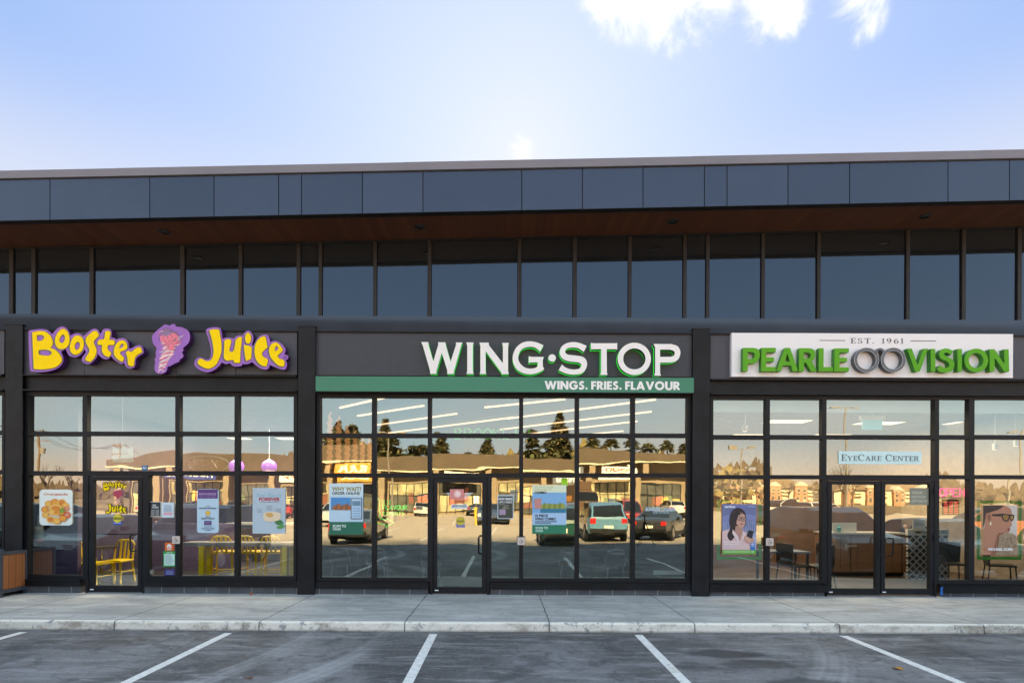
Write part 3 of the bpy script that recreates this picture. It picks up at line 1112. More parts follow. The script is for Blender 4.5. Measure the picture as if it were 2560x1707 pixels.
# ------------------------------------------------------------------ shop signs
YELLOW = mat('sunflower_acrylic', (.95, .68, .0), .5, spec=.12, var=.02)
PURPLE = mat('lilac_acrylic', (.33, .155, .52), .5, spec=.15, var=.03)
PURPLE_D = mat('deep_purple_return', (.055, .012, .10), .4, var=.1)
SGREY = mat('slate_grey_vinyl', (.12, .12, .14), .5, var=.03)
PINK = mat('strawberry_pink_vinyl', (.75, .18, .26), .45, var=.04)
BLUSH = mat('pale_blush_vinyl', (.85, .66, .62), .45, var=.03)
LILAC2 = mat('greyed_lilac_vinyl', (.30, .19, .36), .5, var=.05)


def r1(x, y):
    return 60 + x / 7.35, 800 + y / 7.35


def r2(x, y):
    return 360 + x / 6.19, 800 + y / 6.19


def r3(x, y):
    return 1040 + x / 6.918, 840 + y / 6.918


def r4(x, y):
    return 1360 + x / 6.03, 840 + y / 6.03


def r5(x, y):
    return 1800 + x / 5.88, 820 + y / 5.88


def r6(x, y):
    return 2140 + x / 5.6, 820 + y / 5.6


SB = -.235                                   # front of the juice sign's backing
c_ = 1
booster = {
    'B': [[(150, 225, c_), (250, 205), (340, 202), (420, 230), (490, 300), (525, 390), (520, 450), (485, 510, c_), (560, 540), (640, 610), (688, 700), (685, 760), (640, 820), (560, 870), (440, 895), (300, 905), (178, 895, c_), (165, 600)],
          [(232, 278, c_), (300, 272), (350, 285), (368, 315), (345, 360), (290, 382), (238, 382, c_)], [(262, 555, c_), (340, 543), (420, 545), (490, 570), (508, 605), (480, 640), (420, 655), (340, 648), (268, 630, c_)]],
    'o': [[(715, 160), (770, 180), (815, 250), (833, 340), (825, 430), (780, 500), (710, 532), (650, 530), (595, 480), (568, 400), (580, 310), (620, 230), (665, 180)],
          [(720, 265), (745, 285), (752, 330), (740, 380), (715, 412), (685, 418), (655, 400), (648, 365), (662, 320), (690, 280)]],
    'o2': [[(980, 282), (1040, 300), (1080, 350), (1095, 430), (1085, 510), (1050, 580), (1000, 620), (940, 635), (890, 615), (850, 560), (843, 490), (855, 420), (890, 340), (935, 295)],
           [(990, 397), (1018, 415), (1028, 455), (1015, 505), (990, 540), (960, 545), (935, 525), (928, 485), (940, 440), (962, 410)]],
    's': [[(1310, 198), (1340, 210), (1360, 245), (1375, 290, c_), (1320, 340), (1280, 390), (1285, 430), (1315, 500), (1330, 560), (1315, 640), (1270, 720), (1215, 765, c_), (1170, 755), (1125, 735, c_), (1130, 700), (1170, 630), (1200, 570), (1190, 510), (1150, 440), (1132, 380), (1145, 320), (1200, 260), (1270, 205)]],
    't': [[(1495, 205, c_), (1540, 198), (1580, 212), (1588, 250), (1565, 360, c_), (1640, 368), (1662, 390), (1660, 440), (1640, 455), (1545, 455, c_), (1530, 520), (1560, 565), (1595, 590), (1595, 620), (1570, 665), (1545, 675), (1490, 655), (1450, 610), (1430, 550), (1435, 455, c_), (1370, 452), (1352, 430), (1360, 390), (1385, 362), (1475, 352, c_)]],
    'e': [[(1810, 372), (1850, 385), (1885, 430), (1897, 500), (1890, 525), (1830, 560), (1765, 580, c_), (1765, 620), (1800, 655), (1832, 690), (1830, 720), (1805, 762, c_), (1760, 745), (1700, 700), (1660, 640), (1650, 580), (1660, 510), (1700, 430), (1750, 385)],
          [(1800, 430), (1828, 450), (1825, 480), (1790, 508), (1748, 525, c_), (1760, 480)]],
    'r': [[(1875, 595), (1900, 570), (1940, 570), (1965, 592, c_), (2010, 555), (2070, 510), (2120, 500), (2145, 515), (2165, 565, c_), (2160, 595), (2110, 620), (2060, 660), (2030, 720), (2018, 830, c_), (1990, 845), (1945, 842), (1918, 820), (1905, 750), (1895, 670), (1880, 630)]],
}
booster_back = [(85, 230), (110, 190), (200, 175), (330, 165), (430, 185), (520, 262, c_), (560, 210), (620, 150), (705, 118), (780, 150), (830, 220), (855, 290, c_), (920, 250), (990, 245), (1050, 265), (1085, 300, c_), (1150, 250), (1230, 180), (1310, 158), (1365, 190), (1410, 260, c_), (1440, 190), (1490, 160), (1560, 160), (1600, 190), (1612, 240), (1610, 320), (1660, 330), (1695, 362, c_), (1740, 340), (1800, 332), (1870, 350), (1915, 410), (1928, 525, c_), (1980, 515), (2050, 475), (2120, 460), (2170, 490), (2195, 560), (2190, 610), (2120, 655), (2060, 710), (2050, 790), (2035, 850), (1990, 885), (1920, 885), (1870, 850), (1840, 780, c_), (1790, 805), (1720, 770), (1650, 720), (1600, 660, c_), (1560, 705), (1500, 720), (1430, 695), (1385, 650), (1350, 620, c_), (1330, 690), (1260, 770), (1190, 808), (1120, 795), (1070, 755), (1065, 700), (1110, 630), (1135, 580), (1110, 540, c_), (1060, 620), (980, 675), (900, 680), (820, 640), (780, 560), (765, 535), (680, 580, c_), (715, 680), (715, 770), (660, 850), (560, 910), (420, 945), (250, 955), (120, 940, c_), (105, 850), (90, 500)]
juice = {
    'J': [[(1010, 158, c_), (1080, 142), (1160, 145, c_), (1175, 230), (1195, 350), (1195, 480), (1165, 590), (1110, 690), (1040, 740), (980, 750), (920, 730), (850, 690), (830, 650), (850, 610), (880, 598), (910, 605), (950, 630), (1000, 632), (1045, 605), (1070, 540), (1075, 440), (1050, 300)]],
    'u': [[(1245, 330), (1265, 305), (1310, 295), (1345, 310), (1345, 350), (1325, 430), (1320, 470), (1345, 492), (1380, 480), (1400, 430), (1415, 330), (1440, 285), (1480, 262), (1510, 270), (1508, 350), (1492, 480), (1485, 660, c_), (1395, 658, c_), (1385, 615, c_), (1330, 620), (1285, 628), (1245, 600), (1235, 560), (1240, 450)]],
    'dot': [ell(1610, 280, 45, 85, 16)],
    'i': [[(1545, 385, c_), (1610, 395), (1655, 415), (1665, 440), (1655, 600, c_), (1580, 632, c_), (1560, 540)]],
    'c': [[(1875, 250, c_), (1890, 310), (1910, 420, c_), (1870, 455), (1830, 500), (1825, 530), (1850, 570), (1905, 600), (1915, 630), (1895, 712, c_), (1830, 705), (1770, 660), (1725, 580), (1710, 480), (1720, 390), (1760, 310), (1820, 260)]],
    'e': [[(2030, 345), (2085, 370), (2125, 420), (2148, 465, c_), (2120, 500), (2065, 550, c_), (2090, 590), (2150, 615), (2172, 640), (2170, 690), (2155, 718, c_), (2090, 705), (2020, 650), (1965, 580), (1937, 500), (1940, 430), (1970, 375)],
          [(2055, 402), (2078, 425), (2070, 455), (2030, 485, c_), (2025, 440), (2035, 410)]],
}
juice_back = [(960, 160), (985, 130), (1060, 112), (1150, 115), (1190, 145), (1215, 295, c_), (1260, 275), (1320, 272), (1365, 280), (1390, 292, c_), (1420, 255), (1480, 238), (1535, 240, c_), (1550, 200), (1600, 165), (1650, 180), (1685, 240), (1690, 310), (1670, 380), (1690, 400, c_), (1730, 320), (1790, 250), (1860, 225), (1910, 230), (1935, 270), (1955, 345, c_), (2010, 322), (2080, 335), (2150, 390), (2190, 460), (2170, 530, c_), (2220, 545), (2232, 580), (2215, 610), (2190, 620), (2210, 660), (2205, 730), (2170, 768), (2100, 755), (2010, 720), (1945, 690, c_), (1930, 740), (1885, 765), (1800, 745), (1720, 690), (1675, 645, c_), (1630, 670), (1570, 683), (1525, 675, c_), (1500, 710), (1400, 715), (1350, 690), (1335, 665, c_), (1270, 680), (1225, 665), (1205, 650, c_), (1150, 720), (1060, 785), (970, 805), (870, 775), (800, 720), (780, 670), (800, 610), (850, 578), (900, 585), (960, 610), (1010, 600), (1030, 560), (1035, 450), (1000, 300), (970, 210)]


def cutout_sign(name, label, back, letters, f):
    bl = towall(smooth_loop(back), SB, f)
    cx, cz = sum(p[0] for p in bl) / len(bl), sum(p[1] for p in bl) / len(bl)
    root = empty(name, label, 'sign')
    MB().prism([bl], SB, BY - .05, PURPLE, PURPLE_D).build('backing', root)
    for ls in letters.values():
        loops = [towall(smooth_loop(l), SB - .012, f) for l in ls]
        # grey drop-shadow cut under each yellow letter, shifted down and to the left
        sh = MB()
        g = [grow(loops[0], .009)] + [grow(l, -.008) for l in loops[1:]]
        sh.prism([g[0]], SB - .003, SB, SGREY)
        g2 = grow([(x - .026, z - .012) for x, z in loops[0]], .006)
        sh.prism([g2], SB - .0022, SB, SGREY)
        lt = MB().prism(loops, SB - .012, SB - .0032, YELLOW).build('letter', root)
        for hl in loops[1:]:
            hh = [(x + 0.0, z + 0.0) for x, z in hl]
            cxh, czh = sum(p[0] for p in hh) / len(hh), sum(p[1] for p in hh) / len(hh)
            sh.prism([[(cxh + (x - cxh) * .72 - .004, czh + (z - czh) * .72 - .007) for x, z in hh]], SB - .005, SB - .003, PURPLE)
        sh.build('letter_shadow', lt)
    return root


jl = cutout_sign('shop_sign', 'purple cut-out sign with yellow BOOSTER lettering above the juice bar windows', booster_back, booster, r1)
jr = cutout_sign('shop_sign', 'purple cut-out sign with yellow JUICE lettering above the juice bar windows', juice_back, juice, r2)
m_ = MB()
rgl = towall(ell(2185, 580, 24, 24, 20), SB - .004, r2)
rgi = towall(ell(2185, 580, 19, 19, 20), SB - .004, r2)
m_.prism([rgl, rgi], SB - .003, SB, PURPLE_D)
x0, z0 = PX(*r2(2175, 592), SB)
x1, z1 = PX(*r2(2196, 568), SB)
m_.text('R', x0, x1, z0, z1, SB - .003, PURPLE_D)
m_.build('trademark', jr)

tornado = [(285, 95), (320, 68), (370, 80), (400, 85), (440, 62), (485, 72), (492, 98), (580, 110), (650, 140), (700, 190), (712, 270), (690, 350), (640, 400), (605, 430, c_), (610, 470), (590, 500), (610, 550), (590, 590), (555, 605), (545, 640), (490, 665), (440, 690), (400, 712), (365, 715, c_), (350, 780), (310, 820), (250, 832), (195, 815), (165, 770), (165, 700), (175, 650), (162, 610), (185, 560), (180, 500), (195, 430), (150, 380), (125, 300), (130, 240), (170, 190), (230, 135)]
tor = empty('shop_sign', 'purple whirlwind emblem carrying a pink strawberry between the two yellow words', 'sign')
MB().prism([towall(smooth_loop(tornado), SB, r2)], SB, BY - .05, PURPLE, PURPLE_D).build('backing', tor)
sw = MB()
rr = random.Random(5)


def streak(x, y, L, w, ang, m, lay, bend=.12):
    """a tapered brush stroke in crop pixels"""
    up, dn = [], []
    ca, sa = math.cos(ang), math.sin(ang)
    for i in range(9):
        t = i / 8
        u = (t - .5) * L
        b = -bend * L * (1 - (2 * t - 1) ** 2)
        h = w * math.sin(math.pi * min(1, t * 1.02 + .02)) * .5
        up.append((x + u * ca - (b - h) * sa, y + u * sa + (b - h) * ca))
        dn.append((x + u * ca - (b + h) * sa, y + u * sa + (b + h) * ca))
    sw.prism([towall(up + dn[::-1], SB - lay, r2)], SB - lay, SB - lay + .0018, m)


for i in range(46):
    t = i / 45
    y = 150 + t * 655
    # funnel axis and half-width at this height
    cx = 405 - 150 * max(0, (t - .35)) / .65 * 1.0 + (20 if t < .4 else 0)
    hw = 205 - 160 * t ** 0.9
    for side in (-1, 1):
        if t < .5 and side == 1 and rr.random() < .35:
            continue
        x = cx + side * hw * rr.uniform(.35, .8)
        L = hw * rr.uniform(.55, 1.0)
        m = BLUSH if rr.random() < .62 else (LILAC2 if rr.random() < .6 else PINK)
        streak(x, y + rr.uniform(-8, 8), L, rr.uniform(9, 20), R(-12 - 10 * t + rr.uniform(-7, 7)), m, .002 + .0002 * (i % 7) + (.0001 if side > 0 else 0), bend=-.08)
for i in range(14):
    t = .45 + .5 * i / 13
    y = 150 + t * 655
    cx = 405 - 150 * max(0, (t - .35)) / .65
    streak(cx + rr.uniform(-20, 20), y, (235 - 185 * t ** .9) * 1.5, 18, R(-14 + rr.uniform(-5, 5)), BLUSH if i % 3 else PINK, .0036 + .0002 * (i % 3), bend=.06)
sw.build('whirl_streaks', tor)
st = MB()
straw = [(335, 240, c_), (380, 205), (430, 195), (490, 210), (520, 250), (520, 310), (490, 360), (465, 400), (455, 450), (420, 470), (380, 455), (355, 410), (320, 360), (270, 330), (250, 290), (265, 250), (300, 235)]
sl = smooth_loop(straw)
st.prism([towall([(x + 3, y + 3) for x, y in grow(sl, 24)], SB - .006, r2)], SB - .006, SB - .001, SGREY)
st.prism([towall(sl, SB - .010, r2)], SB - .010, SB - .0062, PINK)
for x, y in ((365, 268), (418, 232), (436, 265), (380, 328), (420, 312), (418, 358), (378, 380), (350, 370), (375, 415), (330, 330), (300, 262), (460, 310), (440, 340), (296, 305)):
    st.prism([towall(ell(x, y, 7, 11, 12), SB - .011, r2)], SB - .011, SB - .0102, SGREY)
st.prism([towall(smooth_loop([(450, 330), (480, 300), (492, 265), (498, 290), (480, 325)]), SB - .011, r2)], SB - .011, SB - .0102, SGREY)
leaf = []
for i in range(16):
    a = R(200 + i * 160 / 15 - 10)
    q = 128 if i % 2 == 0 else 62
    leaf.append((345 + q * math.cos(a) * 1.05, 228 + q * math.sin(a) * 1.0, c_))
leaf += [(380, 235, c_), (345, 262, c_), (310, 240, c_)]
st.prism([towall(smooth_loop(leaf), SB - .012, r2)], SB - .012, SB - .0012, LILAC2)
for a in (215, 250, 285, 320):
    x, y = 345 + 95 * math.cos(R(a)), 228 + 95 * math.sin(R(a))
    q = [(345, 235), (x + 6, y), (x - 4, y + 6)]
    st.prism([towall(q, SB - .0125, r2)], SB - .0132, SB - .0122, SGREY)
st.build('strawberry', tor)

# --- wing restaurant sign: white channel letters over a green tagline band
WF = -.205
LWHITE = mat('milk_white_letter_face', (.82, .82, .80), .4, var=.02)
LSIDE = mat('black_letter_return', (.008, .012, .009), .4, var=0)
HALO = mat('green_halo_light', (.02, .45, .05), .4, var=0, emit=.16, ecol=(.03, 1, .06))
wing = [
    (r3, [[(90, 103), (212, 103), (215, 150), (299, 440), (385, 150), (383, 106), (510, 108), (513, 150), (597, 443), (693, 150), (690, 110), (805, 110), (780, 170), (660, 590), (655, 610), (657, 655), (540, 655), (540, 590), (446, 290), (358, 590), (352, 610), (355, 653), (245, 653), (243, 600), (118, 165)]]),
    (r3, [[(870, 110), (996, 110), (983, 160), (983, 595), (996, 655), (873, 655), (886, 600), (886, 160)]]),
    (r3, [[(1098, 112), (1257, 112), (1262, 160), (1503, 470), (1503, 165), (1490, 117), (1605, 117), (1593, 165), (1592, 600), (1605, 660), (1480, 660), (1478, 630), (1205, 260), (1203, 600), (1215, 655), (1100, 655), (1113, 600), (1113, 165)]]),
    (r3, [smooth_loop([(2205, 160, c_), (2090, 110), (1970, 90), (1850, 110), (1750, 180), (1690, 280), (1672, 380), (1690, 480), (1750, 580), (1850, 640), (1960, 660), (2060, 650), (2150, 615), (2218, 570, c_), (2195, 530, c_), (2192, 410, c_), (2212, 360, c_), (1995, 358, c_), (1950, 345, c_), (1950, 465, c_), (1990, 455, c_), (2105, 455, c_), (2105, 520, c_), (2060, 550), (1970, 562), (1880, 540), (1800, 470), (1768, 380), (1790, 280), (1850, 215), (1960, 186), (2060, 200), (2145, 270, c_)])]),
    (r4, [ell(122, 330, 56, 56, 32)]),
    (r4, [smooth_loop([(645, 148, c_), (540, 105), (440, 90), (340, 108), (265, 160), (237, 235), (255, 310), (310, 360), (400, 385), (510, 395), (555, 420), (560, 455), (530, 490), (470, 502), (400, 498), (320, 470), (270, 428, c_), (220, 515, c_), (320, 560), (430, 580), (540, 570), (615, 520), (648, 440), (640, 370), (590, 315), (500, 295), (370, 280), (325, 255), (320, 220), (355, 185), (430, 172), (520, 185), (600, 240, c_)])]),
    (r4, [[(708, 98), (735, 108), (1075, 108), (1103, 102), (1103, 206), (1075, 197), (945, 197), (948, 540), (957, 586), (848, 586), (860, 545), (860, 197), (740, 197), (708, 204)]]),
    (r4, [ell(1362, 343, 250, 243, 56), ell(1362, 343, 168, 158, 48)]),
    (r4, [smooth_loop([(1650, 118, c_), (1920, 120, c_), (2010, 150), (2050, 210), (2055, 270), (2030, 340), (1980, 380), (1900, 398, c_), (1750, 400, c_), (1750, 555, c_), (1763, 596, c_), (1660, 596, c_), (1675, 550, c_), (1675, 170, c_)]),
          smooth_loop([(1750, 203, c_), (1900, 204, c_), (1955, 225), (1970, 260), (1955, 295), (1900, 313, c_), (1750, 313, c_)])]),
]
ws = empty('shop_sign', 'large white WING STOP channel letters with green glow on dark perforated panel', 'sign')
for f, loops in wing:
    L = [towall(l, WF, f) for l in loops]
    lt = MB().prism(L, WF, WF + .022, LWHITE, LSIDE).build('letter', ws)
    ins = [grow(L[0], -.004)] + [grow(l, -.004) for l in L[1:]]
    MB().prism(ins, WF + .0222, BY - .030, LSIDE).build('letter_return', lt)
    MB().prism(L, BY - .0298, BY - .010, HALO).build('halo', lt)
# green tagline band
GREENB = mat('sea_green_panel', (.035, .20, .115), .42, var=.05, vscale=.8)
gb = empty('shop_sign', 'long sea-green band reading WINGS FRIES FLAVOUR under the white letters', 'sign')
GF = -.235
X0, X1, Z0, Z1 = rect(789, 942, 1734.5, 979.5, GF)
b = MB()
b.box(X0, X1, GF, BY - .002, Z0, Z1, GREENB)
b.box(X0 - .006, X1 + .006, GF - .004, BY - .002, Z1, Z1 + .012, BLACK)
b.box(X0 - .006, X1 + .006, GF - .004, BY - .002, Z0 - .014, Z0, BLACK)
b.build('band', gb)


# bold hand-cut capitals for the tagline
def stroke_caps(mb, word, x0, x1, z0, z1, y, m, w=.26, depth=.004, gap=.11):
    """heavy geometric capitals built from outlines on a unit-height grid"""
    G = {
        'W': (1.36, [[(0, 1), (.26, 1), (.40, .42), (.56, 1), (.80, 1), (.96, .42), (1.10, 1), (1.36, 1), (1.07, 0), (.83, 0), (.68, .55), (.53, 0), (.29, 0)]]),
        'I': (.27, [[(0, 0), (.27, 0), (.27, 1), (0, 1)]]),
        'N': (.92, [[(0, 0), (.26, 0), (.26, .56), (.66, 0), (.92, 0), (.92, 1), (.66, 1), (.66, .44), (.26, 1), (0, 1)]]),
        'G': (1.02, [smooth_loop([(.97, .80, c_), (.78, .98), (.52, 1.03), (.2, .92), (.02, .66), (0, .48), (.06, .22), (.26, .03), (.52, -.03), (.8, .04), (.98, .28), (1.0, .58, c_), (.52, .58, c_), (.52, .38, c_), (.71, .38, c_), (.66, .26), (.52, .21), (.34, .30), (.27, .48), (.32, .70), (.52, .79), (.68, .74), (.74, .68, c_)], 4)]),
        'S': (.68, [smooth_loop([(.60, .93, c_), (.48, 1.01), (.32, 1.02), (.12, .92), (.04, .72), (.10, .54), (.27, .44), (.38, .36), (.36, .26), (.27, .23), (.17, .26), (.10, .33, c_), (0, .12, c_), (.14, .01), (.32, -.02), (.54, .07), (.64, .29), (.59, .47), (.42, .59), (.31, .66), (.32, .75), (.42, .77), (.52, .70, c_)], 4)]),
        '.': (.26, [ell(.13, .13, .13, .13, 16)]),
        'F': (.56, [[(0, 0), (.26, 0), (.26, .40), (.53, .40), (.53, .61), (.26, .61), (.26, .78), (.56, .78), (.56, 1), (0, 1)]]),
        'R': (.74, [smooth_loop([(0, 0, c_), (.26, 0, c_), (.26, .36, c_), (.48, 0, c_), (.80, 0, c_), (.52, .42, c_), (.64, .52), (.68, .70), (.60, .90), (.40, 1, c_), (0, 1, c_)], 4), smooth_loop([(.26, .80, c_), (.26, .56, c_), (.36, .58), (.41, .68), (.36, .78)], 4)]),
        'E': (.58, [[(0, 0), (.58, 0), (.58, .22), (.26, .22), (.26, .39), (.55, .39), (.55, .60), (.26, .60), (.26, .78), (.58, .78), (.58, 1), (0, 1)]]),
        'L': (.54, [[(0, 0), (.54, 0), (.54, .22), (.26, .22), (.26, 1), (0, 1)]]),
        'A': (1.0, [[(0, 0), (.28, 0), (.345, .17), (.655, .17), (.72, 0), (1.0, 0), (.63, 1), (.37, 1)], [(.42, .37), (.58, .37), (.5, .64)]]),
        'V': (.98, [[(0, 1), (.28, 1), (.49, .37), (.70, 1), (.98, 1), (.60, 0), (.38, 0)]]),
        'O': (1.08, [ell(.54, .5, .54, .53, 36), ell(.54, .5, .27, .28, 28)]),
        'U': (.86, [smooth_loop([(0, 1, c_), (0, .36, c_), (.08, .12), (.26, -.01), (.43, -.03), (.6, -.01), (.78, .12), (.86, .36, c_), (.86, 1, c_), (.60, 1, c_), (.60, .42, c_), (.56, .26), (.43, .20), (.30, .26), (.26, .42, c_), (.26, 1, c_)], 4)]),
        ' ': (.26, []),
    }
    tot = sum(G[ch][0] + gap for ch in word) - gap
    s = (x1 - x0) / tot
    x = x0
    for ch in word:
        wd, loops = G[ch]
        if loops:
            mb.prism([[(x + px * s, z0 + pz * (z1 - z0)) for px, pz in l] for l in loops], y, y + depth, m)
        x += (wd + gap) * s
    return mb


X0, X1, Z0, Z1 = rect(1361.5, 953, 1699.5, 974, GF)
stroke_caps(MB(), 'WINGS. FRIES. FLAVOUR', X0, X1, Z0, Z1, GF - .006, LWHITE, depth=.0055, gap=.07).build('lettering', gb)

# --- optician's sign
PB = -.16
PL = -.262
BOARD = mat('white_sign_board', (.80, .80, .81), .35, var=.02, vscale=.8)
PGREEN = mat('leaf_green_letter', (.115, .38, .022), .5, spec=.12, var=.03)
PGREEN_S = mat('green_letter_return', (.03, .22, .012), .45, var=.06)
LENSG = mat('grey_metallic_ring', (.10, .11, .12), .4, metal=.2, var=.05)
LENSL = mat('pale_ring_edge', (.34, .35, .36), .4, var=.02)
GREYT = mat('grey_sign_vinyl', (.10, .10, .105), .5, var=0)
ps = empty('shop_sign', 'white box sign with raised green PEARLE VISION letters and grey spectacle rings', 'sign')
X0, X1, Z0, Z1 = rect(1829, 833.5, 2532.5, 943, PB)
b = MB()
b.box(X0, X1, PB, BY - .004, Z0, Z1, BOARD)
b.build('board', ps)
pearle = [
    (r5, [smooth_loop([(340, 290, c_), (490, 290, c_), (550, 305), (580, 345), (587, 405), (570, 460), (530, 505), (480, 520, c_), (408, 522, c_), (408, 632, c_), (335, 633, c_)]), smooth_loop([(408, 350, c_), (465, 351, c_), (502, 370), (511, 405), (500, 435), (465, 455, c_), (408, 456, c_)])]),
    (r5, [[(610, 290), (820, 290), (820, 355), (680, 355), (680, 430), (795, 430), (795, 492), (678, 492), (678, 571), (820, 571), (820, 635), (605, 635)]]),
    (r5, [[(955, 290), (1030, 290), (1150, 632), (1070, 635), (1045, 548), (925, 548), (897, 633), (828, 633)], [(990, 372), (1028, 490), (955, 490)]]),
    (r5, [smooth_loop([(1165, 295, c_), (1310, 295, c_), (1370, 310), (1398, 350), (1402, 400), (1385, 450), (1350, 485, c_), (1425, 632, c_), (1340, 634, c_), (1265, 510, c_), (1235, 510, c_), (1235, 634, c_), (1160, 635, c_)]), smooth_loop([(1235, 355, c_), (1290, 356, c_), (1328, 380), (1333, 405), (1322, 432), (1290, 448, c_), (1235, 448, c_)])]),
    (r5, [[(1455, 295), (1523, 295), (1523, 572), (1665, 574), (1665, 635), (1450, 636)]]),
    (r5, [[(1685, 298), (1895, 298), (1895, 356), (1757, 358), (1757, 436), (1868, 436), (1868, 494), (1757, 496), (1757, 576), (1895, 576), (1895, 637), (1680, 637)]]),
    (r6, [[(715, 287), (782, 287), (865, 520), (945, 289), (1010, 289), (895, 604), (832, 610)]]),
    (r6, [[(1045, 290), (1110, 290), (1112, 606), (1050, 608)]]),
    (r6, [smooth_loop([(1362, 322, c_), (1310, 295), (1260, 285), (1200, 300), (1168, 345), (1170, 395), (1205, 435), (1265, 462), (1300, 490), (1305, 525), (1285, 550), (1250, 554), (1210, 545), (1180, 520, c_), (1132, 574, c_), (1165, 605), (1215, 620), (1270, 622), (1330, 605), (1370, 555), (1378, 490), (1350, 440), (1290, 405), (1243, 378), (1234, 358), (1255, 345), (1290, 350), (1325, 380, c_)])]),
    (r6, [[(1420, 292), (1483, 292), (1485, 606), (1424, 609)]]),
    (r6, [ell(1685, 452, 168, 166, 52), ell(1682, 452, 102, 103, 44)]),
    (r6, [[(1870, 295), (1940, 295), (2078, 505), (2074, 297), (2138, 297), (2145, 610), (2080, 612), (1941, 415), (1941, 606), (1872, 610)]]),
]
for f, loops in pearle:
    L = [towall(l, PL, f) for l in loops]
    MB().prism(L, PL, PB - .001, PGREEN, PGREEN_S).build('letter', ps)
ring = MB()
z_ = []
gx = [2140 + 148 / 5.6, 2140 + 521 / 5.6]
gy = 820 + 446 / 5.6
for i, cx0 in enumerate(gx):
    o = towall(ell(cx0, gy, 31.2, 30.8, 56), PL, lambda x, y: (x, y))
    n_ = towall(ell(cx0, gy, 23.2, 23.0, 56), PL, lambda x, y: (x, y))
    ring.prism([o, n_], PL - .002 * i, PB - .001 - .0005 * i, LENSG)
    for g1 in (o, n_):
        s_ = -.010 if g1 is o else .010
        ring.prism([g1 if g1 is o else grow(g1, .010), grow(g1, -.010) if g1 is o else g1], PL - .004 - .002 * i, PL - .0005 - .002 * i, LENSL)
bx_, by_ = 2140 + 335 / 5.6, 820 + 345 / 5.6
arch = [(bx_ + 11.6 * math.cos(R(a)), by_ - 11.6 * math.sin(R(a))) for a in range(-10, 191, 10)] + [(bx_ + 6.6 * math.cos(R(a)), by_ - 6.6 * math.sin(R(a))) for a in range(190, -11, -10)]
ring.prism([towall(arch, PL, lambda x, y: (x, y))], PL - .005, PB - .002, LENSG)
ring.build('spectacle_rings', ps)


